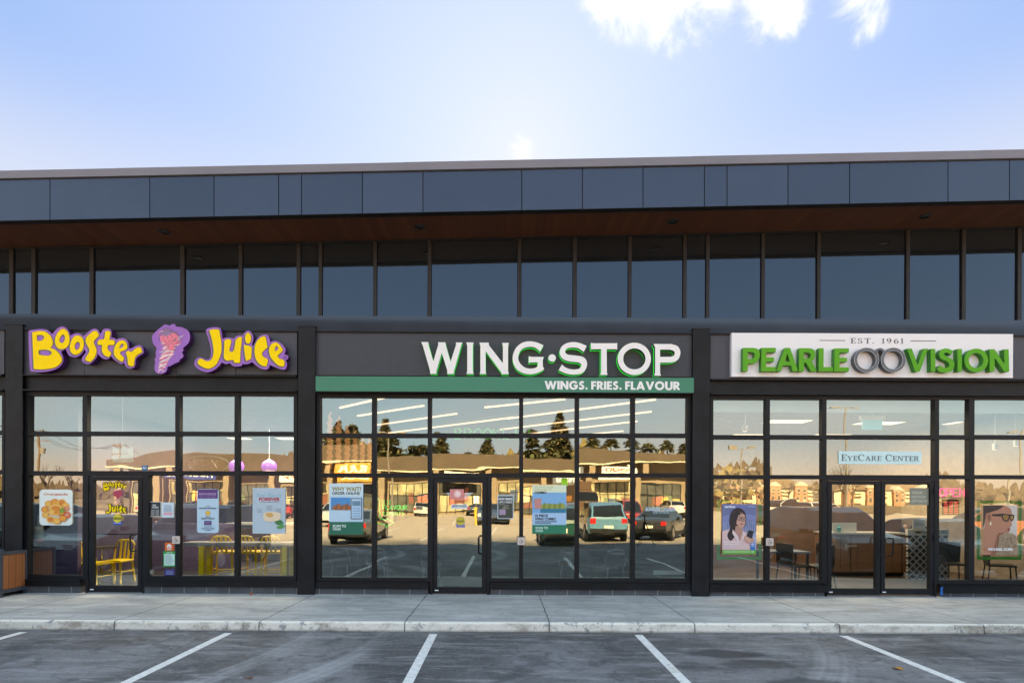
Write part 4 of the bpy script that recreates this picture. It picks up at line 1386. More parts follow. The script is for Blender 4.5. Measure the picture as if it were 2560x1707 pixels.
def serif_text(mb, word, x0, x1, z0, z1, y, m, depth=.003, big=None):
    """small roman capitals: thin and thick strokes with slab serifs"""
    G = {
        'E': (.62, [(0, 0, .62, .07), (0, .93, .62, 1), (.10, 0, .25, 1), (.25, .46, .45, .54), (.55, 0, .62, .22), (.55, .78, .62, 1), (.42, .38, .47, .62)]),
        'T': (.70, [(0, .93, .70, 1), (.28, 0, .43, 1), (.17, 0, .54, .06), (0, .76, .06, 1), (.64, .76, .70, 1)]),
        '1': (.36, [(.12, 0, .25, 1), (0, 0, .36, .06), (.02, .84, .14, .90)]),
        'Y': (.78, []), 'R': (.76, []), 'N': (.82, []), 'C': (.74, []), 'A': (.80, []),
        'S': (.56, []), '9': (.58, []), '6': (.58, []), '.': (.2, [(.02, 0, .17, .15)]), ' ': (.42, []),
    }
    P_ = {
        'Y': [[(.02, 1), (.17, 1), (.43, .52), (.62, 1), (.70, 1), (.46, .42), (.46, 0), (.31, 0), (.31, .42)], [(0, .95), (.27, .95), (.27, 1), (0, 1)], [(.53, .95), (.78, .95), (.78, 1), (.53, 1)], [(.21, 0), (.56, 0), (.56, .06), (.21, .06)]],
        'R': [[(.08, 0), (.23, 0), (.23, 1), (.08, 1)], [(0, 0), (.32, 0), (.32, .06), (0, .06)]],
        'N': [[(.08, 0), (.15, 0), (.15, 1), (.08, 1)], [(.06, 1), (.24, 1), (.74, .06), (.74, 0), (.66, 0)], [(.67, 0), (.74, 0), (.74, 1), (.67, 1)], [(0, 0), (.24, 0), (.24, .06), (0, .06)], [(.58, .94), (.82, .94), (.82, 1), (.58, 1)]],
        'A': [[(.34, 1), (.44, 1), (.76, 0), (.58, 0)], [(.05, 0), (.13, 0), (.42, .9), (.36, 1)], [(.2, .30), (.6, .30), (.6, .37), (.2, .37)], [(0, 0), (.25, 0), (.25, .06), (0, .06)], [(.52, 0), (.82, 0), (.82, .06), (.52, .06)]],
        'C': [smooth_loop([(.70, .98, c_), (.64, .92), (.5, 1.0), (.36, 1.02), (.1, .85), (0, .5), (.1, .15), (.36, -.02), (.56, .02), (.72, .2, c_), (.67, .22, c_), (.52, .07), (.38, .06), (.22, .2), (.16, .5), (.22, .82), (.38, .95), (.54, .9), (.66, .68, c_), (.70, .68, c_)], 3)],
        'S': [smooth_loop([(.47, .99, c_), (.43, .94), (.27, 1.01), (.08, .9), (.03, .74), (.12, .57), (.33, .43), (.40, .27), (.35, .1), (.24, .06), (.1, .14), (.05, .32, c_), (0, .32, c_), (.01, 0, c_), (.06, .05), (.26, -.02), (.47, .08), (.54, .26), (.46, .45), (.22, .62), (.16, .77), (.22, .92), (.3, .94), (.42, .86), (.46, .70, c_), (.5, .70, c_)], 3)],
        '9': [smooth_loop([(.05, .02, c_), (.3, .08), (.50, .35), (.55, .68), (.46, .94), (.28, 1.01), (.08, .92), (.01, .68), (.08, .46), (.26, .38), (.40, .44), (.36, .25), (.2, .1), (.05, .06, c_)], 3), ell(.275, .70, .12, .25, 16)],
        '6': [smooth_loop([(.53, .98, c_), (.28, .92), (.08, .65), (.03, .32), (.12, .06), (.30, -.01), (.5, .08), (.57, .32), (.50, .54), (.32, .62), (.18, .56), (.22, .75), (.38, .90), (.53, .94, c_)], 3), ell(.305, .30, .12, .25, 16)],
    }
    cap = [1.0 if big is None or i in big else .78 for i in range(len(word))]
    gap = .22 if big is None else .10
    tot = sum((G[ch][0] + gap) * cap[i] for i, ch in enumerate(word)) - gap
    s = (x1 - x0) / tot
    x = x0
    hh = z1 - z0
    for i, ch in enumerate(word):
        k = s * cap[i]
        hz = hh * cap[i]
        lay = 0
        for (a, b, c, d) in G[ch][1]:
            mb.prism([[(x + a * k, z0 + b * hz), (x + c * k, z0 + b * hz), (x + c * k, z0 + d * hz), (x + a * k, z0 + d * hz)]], y - lay * .0002, y + depth, m)
            lay += 1
        loops = P_.get(ch)
        if loops:
            LL = [[(x + a * k, z0 + b * hz) for a, b in l] for l in loops]
            if ch in '96':
                mb.prism(LL, y, y + depth, m)
            else:
                for l in LL:
                    mb.prism([l], y - lay * .0002, y + depth, m)
                    lay += 1
            if ch == 'R':
                bowl = smooth_loop([(.2, 1, c_), (.42, .99), (.58, .92), (.62, .75), (.56, .58), (.42, .50), (.2, .48, c_), (.2, .54, c_), (.36, .56), (.45, .66), (.46, .76), (.44, .88), (.36, .94), (.2, .94, c_)], 3)
                mb.prism([[(x + a * k, z0 + b * hz) for a, b in bowl]], y - .001, y + depth, m)
                mb.prism([[(x + a * k, z0 + b * hz) for a, b in ((.34, .52), (.48, .52), (.70, .04), (.78, .04), (.78, 0), (.58, 0))]], y - .0012, y + depth, m)
        x += (G[ch][0] + gap) * k
    return mb


et = MB()
X0, X1, Z0, Z1 = rect(2126, 845.5, 2259, 858.5, PB)
serif_text(et, 'EST. 1961', X0, X1, Z0, Z1, PB - .003, GREYT, .0028)
for a, b, y in ((2048.5, 2113, 851), (2276, 2340, 852.3)):
    X0, X1, Z0, Z1 = rect(a, y - .9, b, y + .9, PB)
    et.box(X0, X1, PB - .003, PB - .0002, Z0, Z1, GREYT)
et.build('lettering', ps)
# dark composite trim stripe behind the board is part of the building already

# ------------------------------------------------------------------ things on and behind the glass
class Art:
    """a flat printed sheet: layered shapes given in photo pixels, on plane y, each layer a fraction of a millimetre nearer the viewer"""
    def __init__(self, y, step=.0006):
        self.mb, self.y, self.n, self.step = MB(), y, 0, step

    def yy(self):
        self.n += 1
        return self.y - self.step * self.n

    def sheet(self, x0, y0, x1, y1, m, thick=.004, r=0):
        X0, X1, Z0, Z1 = rect(x0, y0, x1, y1, self.y)
        if r:
            k = r * (D + self.y) / F
            lp = []
            for cx, cz, a0 in ((X1 - k, Z1 - k, 0), (X0 + k, Z1 - k, 90), (X0 + k, Z0 + k, 180), (X1 - k, Z0 + k, 270)):
                lp += [(cx + k * math.cos(R(a0 + t)), cz + k * math.sin(R(a0 + t))) for t in (0, 30, 60, 90)]
            self.mb.prism([lp], self.y, self.y + thick, m)
        else:
            self.mb.box(X0, X1, self.y, self.y + thick, Z0, Z1, m)
        return self

    def poly(self, pts, m, smooth=False, holes=()):
        y = self.yy()
        L = [smooth_loop(pts) if smooth else pts] + [smooth_loop(h) if smooth else h for h in holes]
        self.mb.prism([towall(l, y, lambda a, b: (a, b)) for l in L], y, y, m)
        return self

    def rect(self, x0, y0, x1, y1, m):
        return self.poly([(x0, y0), (x1, y0), (x1, y1), (x0, y1)], m)

    def text(self, body, x0, y0, x1, y1, m, bold=0.0, space=1.0, slant=0.0, mirror=False):
        y = self.yy()
        X0, X1, Z0, Z1 = rect(x0, y0, x1, y1, y)
        self.mb.text(body, X0, X1, Z0, Z1, y, m, bold=bold, space=space, slant=slant, mirror=mirror)
        return self

    def done(self, name, label, cat, group=None):
        return tag(self.mb.build(name), label, cat, group)


def pm(h, rough=.5, emit=0):
    c = lin(h)
    return mat('print_' + h + ('_lit' if emit else ''), c, rough, var=0, emit=emit)


GI = -.014        # posters hang just inside the glass
GO = -.012      # decals on the outer face
W_ = pm('f4f4f2')
K_ = pm('151515')


def qx(x):      # helper: crop of the left juice panes  (50,1090) scale 4.02
    return 50 + x / 4.02


def qy(y):
    return 1090 + y / 4.02


def Q(scale, ox, oy):
    return lambda x, y: (ox + x / scale, oy + y / scale)


q1 = Q(4.02, 50, 1090)
q2 = Q(4.02, 340, 1090)
q3 = Q(4.02, 790, 1090)
q4 = Q(4.02, 1070, 1090)
q5 = Q(4.02, 1390, 1090)
q6 = Q(4.02, 1770, 1090)
q7 = Q(4.02, 2060, 1090)
q8 = Q(3.017, 2330, 980)


def qr(q, x0, y0, x1, y1):
    return (*q(x0, y0), *q(x1, y1))


def qp(q, pts):
    return [(*q(p[0], p[1]), *p[2:]) for p in pts]


# orange-drink poster
a = Art(GI)
a.sheet(*qr(q1, 195, 535, 527, 895), pm('e9efe6'), r=9)
a.text('Orangeade', *qr(q1, 238, 570, 480, 600), pm('c8643c'), bold=.03)
rr = random.Random(3)
org = [pm('e9a238'), pm('d9812c'), pm('f0bd5c')]
for i, (x, y, r) in enumerate(((290, 680, 42), (350, 665, 45), (420, 668, 45), (455, 700, 40), (250, 735, 38), (470, 725, 32), (255, 790, 36), (470, 790, 40), (305, 835, 40), (370, 850, 40), (430, 825, 38), (360, 740, 70), (320, 760, 36), (410, 760, 40))):
    cx, cy = q1(x, y)
    a.poly(ell(cx, cy, r / 4.02, r * .85 / 4.02, 20), org[i % 3])
    a.poly(ell(cx, cy, r * .72 / 4.02, r * .6 / 4.02, 16), org[(i + 2) % 3])
    if i in (5, 7):
        a.poly(ell(cx, cy, r * .9 / 4.02, r * .75 / 4.02, 16), pm('d8553c'))
        for t in range(6):
            w = t * math.pi / 3
            a.poly([(cx, cy), (cx + 6 * math.cos(w), cy + 5 * math.sin(w)), (cx + 6 * math.cos(w + .5), cy + 5 * math.sin(w + .5))], pm('f2c9a0'))
a.rect(*qr(q1, 345, 710, 385, 775), pm('e08b2a'))
a.poly(qp(q1, [(390, 745, 1), (430, 720), (445, 750), (410, 775)]), pm('7d9a3c'), True)
a.done('poster', 'rounded white poster of orange fruit and drinks in the first juice bar window', 'poster')

# door decal of the juice bar
a = Art(-.016)
for lets, f, (ox, oy, sc, wx, wy) in ((booster, r1, (836, 450, .117, 1, 1)), (juice, r2, (860, 682, .155, 1, 1))):
    pts = [p for ls in lets.values() for p in ls[0]]
    mx, my = min(p[0] for p in pts), min(p[1] for p in pts)

    def g(l, k=1.0):
        return [q1(ox + (x - mx) * sc, oy + (y - my) * sc + (0 if lets is juice else -.06 * (x - mx) * sc + 12)) for x, y in smooth_loop(l)]
    for ls in lets.values():
        y = a.yy()
        a.mb.prism([grow(towall(g(ls[0]), y, lambda p, q: (p, q)), .012)], y, y, K_)
    for ls in lets.values():
        y = a.yy()
        a.mb.prism([towall(g(l), y, lambda p, q: (p, q)) for l in ls], y, y, YELLOW)
for i in range(22):
    t = i / 21
    y = 545 + 145 * t
    hw = 55 - 30 * t
    cx = 985 - 20 * t
    x0 = cx + rr.uniform(-hw, hw * .2)
    a.poly(qp(q1, [(x0, y), (x0 + hw * .9, y - 12), (x0 + hw * .8, y - 4), (x0 + hw * .3, y + 3)]), pm('a04a68') if i % 2 else pm('e3b4b4'))
a.poly(qp(q1, [(940, 560), (975, 545), (1015, 550), (1028, 580), (1000, 615), (985, 630), (965, 610), (940, 590)]), pm('b03a52'), True)
a.rect(*qr(q1, 938, 850, 1020, 890), pm('2a55b0'))
a.text('AUTOMATIC DOOR', *qr(q1, 944, 866, 1014, 876), W_)
cx, cy = q1(978, 825)
a.poly(ell(cx, cy, 10.6, 10.6, 28), pm('d8c832'))
a.rect(*qr(q1, 940, 816, 1018, 836), K_)
a.text('CAUTION', *qr(q1, 946, 820, 1012, 832), pm('d8c832'), bold=.03)
a.done('door_decal', 'yellow juice bar logo and round caution sticker on the glass shop door', 'decal')

# small stickers by the juice bar door
for (bx0, col_, txt, lab) in (((130, 657, 253, 808), '23282a', 'hours', 'dark opening hours notice in white outline beside the juice bar door'),):
    a = Art(GI)
    a.sheet(*qr(q2, *bx0), pm('dfe6e4'))
    a.rect(*qr(q2, bx0[0] + 5, bx0[1] + 5, bx0[2] - 5, bx0[3] - 5), pm('2b3234'))
    a.text('OUR\nHOURS', *qr(q2, 160, 685, 225, 722), W_, bold=.03)
    for k in range(6):
        a.rect(*qr(q2, 150, 738 + k * 10, 188, 742 + k * 10), pm('b8c0be'))
        a.rect(*qr(q2, 196, 738 + k * 10, 232, 742 + k * 10), pm('b8c0be'))
    a.done('notice', lab, 'notice')
a = Art(GI)
a.sheet(*qr(q2, 260, 665, 380, 817), pm('cfe0ea'))
for k in range(9):
    a.rect(*qr(q2, 285 - (k % 3) * 6, 690 + k * 8, 355 + (k % 2) * 8, 693 + k * 8), pm('7d93a8'))
a.rect(*qr(q2, 275, 765, 365, 790), pm('e0a8b0'))
a.done('notice', 'pale blue paper notice taped beside the dark hours sign', 'notice')
a = Art(-.016)
a.sheet(*qr(q2, 290, 1068, 378, 1150), pm('d9691f'), .002)
a.poly(qp(q2, [(333, 1080), (360, 1098), (355, 1098), (355, 1120), (345, 1120), (345, 1100), (339, 1100), (339, 1120), (328, 1120), (328, 1100), (322, 1100), (322, 1120), (312, 1120), (312, 1098), (307, 1098)]), W_)
a.text('SKIP', *qr(q2, 312, 1125, 356, 1142), W_, bold=.03)
a.done('sticker', 'square orange delivery sticker low on the glass beside the juice bar door', 'sticker')
a = Art(-.016)
a.sheet(*qr(q2, 274, 1156, 397, 1310), pm('2f9a48'), .002)
a.rect(*qr(q2, 284, 1182, 388, 1296), pm('cfe8e4'))
a.text('INSPECTED', *qr(q2, 305, 1163, 365, 1175), W_)
for k in range(9):
    a.rect(*qr(q2, 290, 1192 + k * 11, 350 + (k * 37) % 32, 1195 + k * 11), pm('4a6e6a'))
a.done('sticker', 'green bordered inspection certificate on the glass under the orange sticker', 'sticker')
a = Art(-.016)
a.sheet(*qr(q2, 285, 1335, 390, 1403), pm('2c2f6e'), .002)
for k in range(4):
    a.rect(*qr(q2, 300, 1350 + k * 11, 375, 1354 + k * 11), pm('8f93c0'))
a.done('sticker', 'dark blue text sticker at the bottom of the glass beside the juice bar door', 'sticker')
a = Art(-.016)
cx, cy = q2(151, 1364)
a.poly(ell(cx, cy, 6.2, 6.2, 24), pm('9a9a90'))
a.poly(ell(cx, cy, 5.3, 5.3, 24), pm('3a3c3e'))
a.poly(qp(q2, [(138, 1355), (146, 1358), (158, 1357), (166, 1352), (163, 1362), (160, 1375), (156, 1375), (155, 1366), (147, 1367), (145, 1376), (141, 1376), (142, 1364)]), pm('b8b8ac'))
a.done('sticker', 'small round dog sticker in the lower corner by the juice bar door', 'sticker')
a = Art(GI)
a.sheet(*qr(q2, 57, 293, 111, 340), pm('2f6f9a'))
a.poly(qp(q2, [(57, 340), (111, 340), (84, 352)]), pm('2f6f9a'))
a.text('Bell', *qr(q2, 68, 308, 101, 328), W_, bold=.02)
a.done('sticker', 'small blue shield sticker above the juice bar side window', 'sticker')

# loyalty poster
a = Art(GI)
a.sheet(*qr(q2, 614, 530, 830, 970), pm('b9d3e2'), r=6)
a.rect(*qr(q2, 622, 534, 822, 626), pm('5a3476'))
a.text('REWARDS', *qr(q2, 636, 568, 806, 592), pm('a58fb8'), bold=.04)
a.text('GET THE APP', *qr(q2, 640, 602, 800, 614), pm('a58fb8'))
a.text('Join', *qr(q2, 700, 692, 746, 714), pm('3a2c52'), slant=.3)
a.text('BOOSTER REWARDS', *qr(q2, 636, 716, 806, 732), pm('3a2c52'), bold=.03)
cx, cy = q2(722, 772)
a.poly(ell(cx, cy, 6.2, 6.2, 24), pm('d9a520'))
a.poly(ell(cx, cy, 4.6, 4.6, 20), pm('e8bd4c'))
a.text('Earn', *qr(q2, 698, 800, 748, 818), pm('3a2c52'), slant=.3)
a.text('BERRY POINTS', *qr(q2, 658, 820, 788, 834), pm('2c2040'), bold=.03)
a.rect(*qr(q2, 684, 850, 758, 890), pm('4a2a66'))
a.rect(*qr(q2, 694, 866, 748, 871), pm('c9a8dc'))
a.text('Receive', *qr(q2, 684, 896, 764, 914), pm('5b6880'), slant=.3)
a.text('PERSONALIZED', *qr(q2, 658, 920, 790, 933), pm('5b6880'), bold=.02)
a.text('OFFERS', *qr(q2, 690, 938, 756, 950), pm('5b6880'), bold=.02)
a.done('poster', 'tall pale blue loyalty poster with a purple header in the juice bar window', 'poster')

# FOREVER poster
a = Art(GI)
a.sheet(*qr(q2, 1172, 520, 1502, 978), pm('b4c6d0'))
a.text('Real Blends', *qr(q2, 1210, 570, 1462, 618), pm('8fb4c4'), slant=.25, bold=.01)
a.text('FOREVER', *qr(q2, 1236, 616, 1448, 650), pm('b33348'), bold=.045)
a.rect(*qr(q2, 1250, 658, 1440, 664), pm('8a7a88'))
for x0, x1 in ((1216, 1266), (1310, 1366), (1400, 1460)):
    for k in range(3):
        a.rect(*qr(q2, x0, 700 + k * 16 + (30 if x0 != 1310 else 0), x1, 705 + k * 16 + (30 if x0 != 1310 else 0)), pm('8a8e9c'))
a.poly(qp(q2, [(1395, 850), (1450, 840), (1480, 870), (1450, 890), (1410, 885)]), pm('3f7d44'), True)
a.poly(qp(q2, [(1410, 915), (1460, 888), (1495, 905), (1450, 930)]), pm('5c9a50'), True)
a.poly(qp(q2, [(1285, 775), (1330, 760), (1430, 765), (1455, 790), (1430, 845), (1310, 855), (1280, 815)]), pm('e8d2b0'), True)
a.poly(qp(q2, [(1300, 780), (1360, 770), (1380, 800), (1340, 815)]), pm('d8a85c'), True)
a.done('poster', 'large grey blue poster reading FOREVER in the last juice bar window', 'poster')

HBY = .09
# hanging paper in the transom of the juice bar
a = Art(HBY)
a.sheet(*qr(q1, 930, 122, 1135, 260), pm('eef4f0'))
hp = a.done('hanging_sign', 'blank white board on a wire behind the glass over the juice bar door', 'sign')
X_, Z_ = PX(*q1(1030, 122), HBY)
MB().tube([(X_, HBY, Z_), (X_, HBY, 3.72)], .004, W_, 6).build('wire', hp)
wx0, wx1, wz0, wz1 = rect(*qr(q1, 930, 108, 1135, 122), HBY)
MB().box(wx0, wx0 + .05, HBY, HBY + .004, wz0, wz1, W_).box(wx1 - .05, wx1, HBY, HBY + .004, wz0, wz1, W_).box((wx0 + wx1) / 2 - .03, (wx0 + wx1) / 2 + .03, HBY, HBY + .004, wz0, wz1 + .03, W_).build('clip', hp)

# order-online poster in the first wing window
a = Art(GI)
x = qr(q3, 132, 475, 474, 988)
a.sheet(*x, pm('bcd6e6'))
a.rect(*qr(q3, 132, 475, 474, 600), pm('cfe4e8'))
a.text('WHY WAIT?', *qr(q3, 160, 508, 455, 552), pm('8d8746'), bold=.04)
a.text('ORDER ONLINE', *qr(q3, 162, 558, 440, 588), pm('232a2a'), bold=.03)
a.rect(*qr(q3, 150, 615, 345, 740), pm('4a90c8'))
a.rect(*qr(q3, 132, 860, 474, 988), pm('17684f'))
a.text('SCAN TO', *qr(q3, 168, 888, 302, 915), pm('dfeae4'), bold=.035)
a.text('ORDER', *qr(q3, 168, 922, 252, 944), pm('dfeae4'), bold=.03)
for k in range(7):
    bx_ = 165 + k * 26
    a.poly(qp(q3, [(bx_, 735), (bx_ + 10, 700 - (k % 3) * 14), (bx_ + 34, 695), (bx_ + 44, 735)]), pm('8c5a3a') if k % 2 else pm('a8683c'), True)
a.rect(*qr(q3, 350, 622, 462, 832), K_)
a.rect(*qr(q3, 357, 630, 455, 825), pm('b8d4ea'))
a.rect(*qr(q3, 364, 650, 448, 700), pm('6c8aa0'))
for k in range(4):
    a.rect(*qr(q3, 366, 716 + k * 26, 446, 732 + k * 26), pm('93b4cc'))
a.done('poster', 'blue poster reading WHY WAIT ORDER ONLINE in the first wing window', 'poster')

# combo poster
a = Art(GI)
a.sheet(*qr(q4, 1048, 490, 1390, 980), pm('7fb2dc'))
a.rect(*qr(q4, 1048, 490, 1390, 565), pm('dfe8c8'))
a.text('FLAVOUR\nPERFECT', *qr(q4, 1070, 502, 1270, 545), pm('c3c89a'), bold=.04)
a.text('COMBO', *qr(q4, 1070, 552, 1190, 578), pm('2a3436'), bold=.05)
for k in range(9):
    bx_ = 1130 + k * 26
    a.poly(qp(q4, [(bx_, 730), (bx_ + 8, 688 - (k * 17) % 20), (bx_ + 32, 684), (bx_ + 48, 730)]), pm('7c8a3c') if k % 2 else pm('9aa24a'), True)
a.poly(qp(q4, [(1065, 630), (1140, 625), (1135, 725), (1075, 730)]), pm('c88a84'))
a.rect(*qr(q4, 1130, 728, 1385, 770), pm('2f7a98'))
a.rect(*qr(q4, 1048, 770, 1390, 890), pm('a8c8e6'))
a.text('10 PIECE', *qr(q4, 1074, 784, 1206, 810), pm('1c2420'), bold=.045)
a.text('WING COMBO', *qr(q4, 1074, 816, 1286, 844), pm('1c2420'), bold=.045)
a.rect(*qr(q4, 1076, 852, 1296, 862), pm('4a6270'))
a.rect(*qr(q4, 1076, 868, 1236, 877), pm('4a6270'))
a.rect(*qr(q4, 1048, 890, 1390, 980), pm('1c7a58'))
a.text('SCAN TO', *qr(q4, 1080, 908, 1206, 932), pm('cfe2da'), bold=.035)
a.text('ORDER', *qr(q4, 1080, 940, 1158, 960), pm('cfe2da'), bold=.03)
a.done('poster', 'blue and green poster reading 10 PIECE WING COMBO in the wing window', 'poster')

# hiring notice
a = Art(GI)
a.sheet(*qr(q4, 698, 590, 860, 830), pm('b8c8d0'))
a.rect(*qr(q4, 706, 602, 852, 822), pm('3c4238'))
a.text('NOW HIRING', *qr(q4, 710, 618, 848, 642), pm('e2e8ea'), bold=.04)
a.text('APPLY INSIDE', *qr(q4, 714, 652, 844, 672), pm('e2e8ea'), bold=.02)
a.rect(*qr(q4, 716, 735, 780, 790), pm('a890a8'))
for k in range(6):
    a.rect(*qr(q4, 718 + (k * 53) % 60, 684 + k * 8, 770 + (k * 37) % 70, 688 + k * 8), pm('a8a890'))
a.done('notice', 'small framed NOW HIRING notice in the sidelight right of the wing door', 'notice')

# winged emblem, hours and stickers on the wing door
a = Art(-.016)
PALE = pm('c4d2d6')
for s_ in (-1, 1):
    for k in range(5):
        xo = 318 + s_ * (138 - k * 16)
        xi = 318 + s_ * (52 - k * 2)
        a.poly(qp(q4, [(xo, 568 + k * 13), (xi, 568 + k * 13), (xi, 576 + k * 13), (xo - s_ * 10, 576 + k * 13)]), PALE)
a.rect(*qr(q4, 220, 532, 360, 634), pm('d98a84'))
a.poly(ell(*q4(296, 580), 9, 9, 20), pm('f0c4bc'))
a.poly(ell(*q4(300, 577), 5.2, 5.2, 20), pm('f6dcd6'))
a.rect(*qr(q4, 262, 640, 368, 674), pm('c86a44'))
a.rect(*qr(q4, 234, 684, 396, 730), pm('d4dce0'))
a.text('MON TO SUN', *qr(q4, 246, 692, 386, 712), pm('2a3436'), bold=.03)
a.rect(*qr(q4, 284, 872, 368, 916), pm('7a78b8'))
a.poly(ell(*q4(326, 852), 11, 11, 28), pm('c8b838'))
a.rect(*qr(q4, 288, 846, 364, 862), pm('8a8030'))
a.done('door_decal', 'pale winged badge, pink square and yellow round sticker on the wing door glass', 'decal')

a = Art(GI)
a.text('BONELESS  /  CLASSIC', *qr(q5, 900, 712, 1206, 752), pm('c8dce4'), bold=.03)
a.text('SCAN TO ORDER', *qr(q5, 972, 756, 1140, 778), pm('a8c0c8'), bold=.02)
a.done('window_lettering', 'pale BONELESS CLASSIC lettering across the last wing window', 'lettering')
a = Art(GI)
a.sheet(*qr(q4, 1340, 425, 1402, 500), pm('9ad818'))
a.done('sticker', 'lime green square card above the wing combo poster', 'sticker')

# ---- optician's window
a = Art(GO - .01)
a.sheet(*qr(q6, 143, 682, 484, 1184), pm('6f78a8'), .004)
bgp = ['6c739c', '7d86b2', '8f98c2', 'a3a9cc', 'b0b2cc']
for i, h in enumerate(bgp):
    y0 = 700 + i * 70
    a.poly(qp(q6, [(143, y0 + 40), (200, y0 + 18), (300, y0 + 34), (400, y0 + 10), (484, y0 + 30), (484, 1140), (143, 1140)]), pm(h))
for i in range(16):
    x = 146 + i * 22
    a.rect(*qr(q6, x, 880 - (i * 53) % 46, x + 9, 960), pm('77809f'))
# jacket
a.poly(qp(q6, [(143, 955, 1), (175, 945), (250, 930), (300, 945), (345, 950), (390, 970), (430, 1010), (460, 1075), (455, 1142, 1), (143, 1142, 1)]), pm('dcbcb8'), True)
# hair behind
a.poly(qp(q6, [(300, 718), (345, 735), (375, 775), (382, 850), (370, 900), (300, 960), (240, 1045), (205, 1030), (195, 985), (225, 920), (215, 870), (225, 790), (255, 740)]), pm('2c2024'), True)
# neck and chest
a.poly(qp(q6, [(278, 900, 1), (345, 905, 1), (350, 950, 1), (322, 1050, 1), (300, 1030), (270, 960, 1)]), pm('b98a78'), True)
# face
a.poly(qp(q6, [(290, 775), (330, 768), (365, 785), (378, 830), (374, 870), (362, 905), (340, 918), (312, 905), (288, 880), (280, 830)]), pm('c99a86'), True)
a.poly(qp(q6, [(300, 760, 1), (372, 790), (352, 778), (300, 800), (288, 860), (280, 880, 1), (268, 830), (275, 780)]), pm('241a1e'), True)
for (ex, ey) in ((316, 824), (358, 832)):
    a.poly(ell(*q6(ex, ey), 6.6, 5.4, 20), pm('1a1a1e'))
    a.poly(ell(*q6(ex, ey), 5.2, 4.2, 20), pm('b89282'))
    a.poly(ell(*q6(ex + 2, ey), 1.9, 1.2, 12), pm('2a1c1a'))
a.rect(*qr(q6, 338, 822, 346, 828), pm('1a1a1e'))
a.rect(*qr(q6, 283, 800, 300, 808), pm('1a1a1e'))
a.poly(qp(q6, [(340, 835), (352, 858), (344, 862), (336, 858)]), pm('b58470'))
a.poly(qp(q6, [(322, 880), (340, 876), (356, 882), (342, 890)]), pm('a05a58'), True)
# lapels, arm and phone
a.poly(qp(q6, [(250, 935), (300, 1000), (318, 1060), (300, 1060), (245, 975)]), pm('e8cfcb'))
a.poly(qp(q6, [(345, 945), (385, 990), (330, 1062), (322, 1050), (350, 990)]), pm('e3c8c4'))
a.poly(qp(q6, [(365, 1010), (400, 985), (440, 1005), (458, 1045), (440, 1080), (400, 1070), (370, 1050)]), pm('c2937f'), True)
a.poly(qp(q6, [(408, 944), (462, 952), (440, 1028), (384, 1012)]), pm('20222c'))
for k in range(4):
    a.poly(qp(q6, [(370 + k * 12, 1030 + k * 10), (384 + k * 12, 1004 + k * 8), (398 + k * 12, 1012 + k * 8), (384 + k * 12, 1042 + k * 10)]), pm('d0a18c'), True)
a.rect(*qr(q6, 428, 1068, 470, 1142), pm('2a6fc0'))
a.poly(qp(q6, [(434, 1084), (449, 1074), (464, 1084), (449, 1094)]), W_, True)
a.poly(ell(*q6(449, 1084), 1.4, 1.4, 10), pm('2a6fc0'))
a.rect(*qr(q6, 434, 1104, 464, 1108), W_)
a.rect(*qr(q6, 143, 1142, 484, 1184), pm('67a83c'))
a.text('varilux', *qr(q6, 162, 694, 276, 720), W_, bold=.025)
a.rect(*qr(q6, 404, 704, 474, 708), pm('c8cce0'))
a.text('Instant sharp focus', *qr(q6, 160, 1054, 336, 1070), W_, bold=.02)
a.text('from near to far', *qr(q6, 160, 1074, 308, 1088), W_, bold=.02)
a.rect(*qr(q6, 160, 1102, 258, 1106), pm('dcd4e4'))
a.rect(*qr(q6, 160, 1112, 278, 1116), pm('dcd4e4'))
a.rect(*qr(q6, 158, 1157, 426, 1163), pm('d4ecc4'))
for cx_ in (443, 456):
    a.poly(ell(*q6(cx_, 1160), 1.6, 1.7, 12), W_, False, [ell(*q6(cx_, 1160), 1.0, 1.1, 10)])
a.done('poster', 'poster of a dark haired woman in glasses holding a phone, optician window', 'poster')


def frame_tape(q, x0, y0, x1, y1, t, label, z=.03, pad=0):
    X0, X1, Z0, Z1 = rect(*qr(q, x0, y0, x1, y1), z)
    w = t
    m = MB()
    m.prism([rloop(X0, X1, Z0, Z1), rloop(X0 + w, X1 - w, Z0 + w, Z1 - w)], z, z + .006, mat('bright_green_frame', (.06, .30, .02), .45, var=.03))
    return tag(m.build('green_border'), label, 'border')


frame_tape(q6, 90, 640, 540, 1240, .055, 'green border around the woman with phone in the optician window')
frame_tape(q8, 340, 818, 676, 1262, .055, 'green border round the sunglasses poster at the right edge')
a = Art(GI)
a.text('CARING FOR', *qr(q6, 136, 528, 410, 560), pm('8a7a3c'), bold=.02)
a.text('YOUR EYES', *qr(q6, 160, 572, 412, 602), pm('8a7a3c'), bold=.02)
a.done('window_lettering', 'gold CARING FOR YOUR EYES lettering above the woman poster', 'lettering')

a = Art(GO - .01)
a.sheet(*qr(q8, 386, 854, 641, 1226), pm('cbb29a'), .004)
a.rect(*qr(q8, 560, 854, 641, 1080), pm('c9c0b4'))
a.poly(qp(q8, [(386, 854, 1), (545, 854, 1), (500, 890), (450, 925), (420, 910), (405, 935), (395, 1000, 1), (386, 1020, 1)]), pm('33241f'), True)
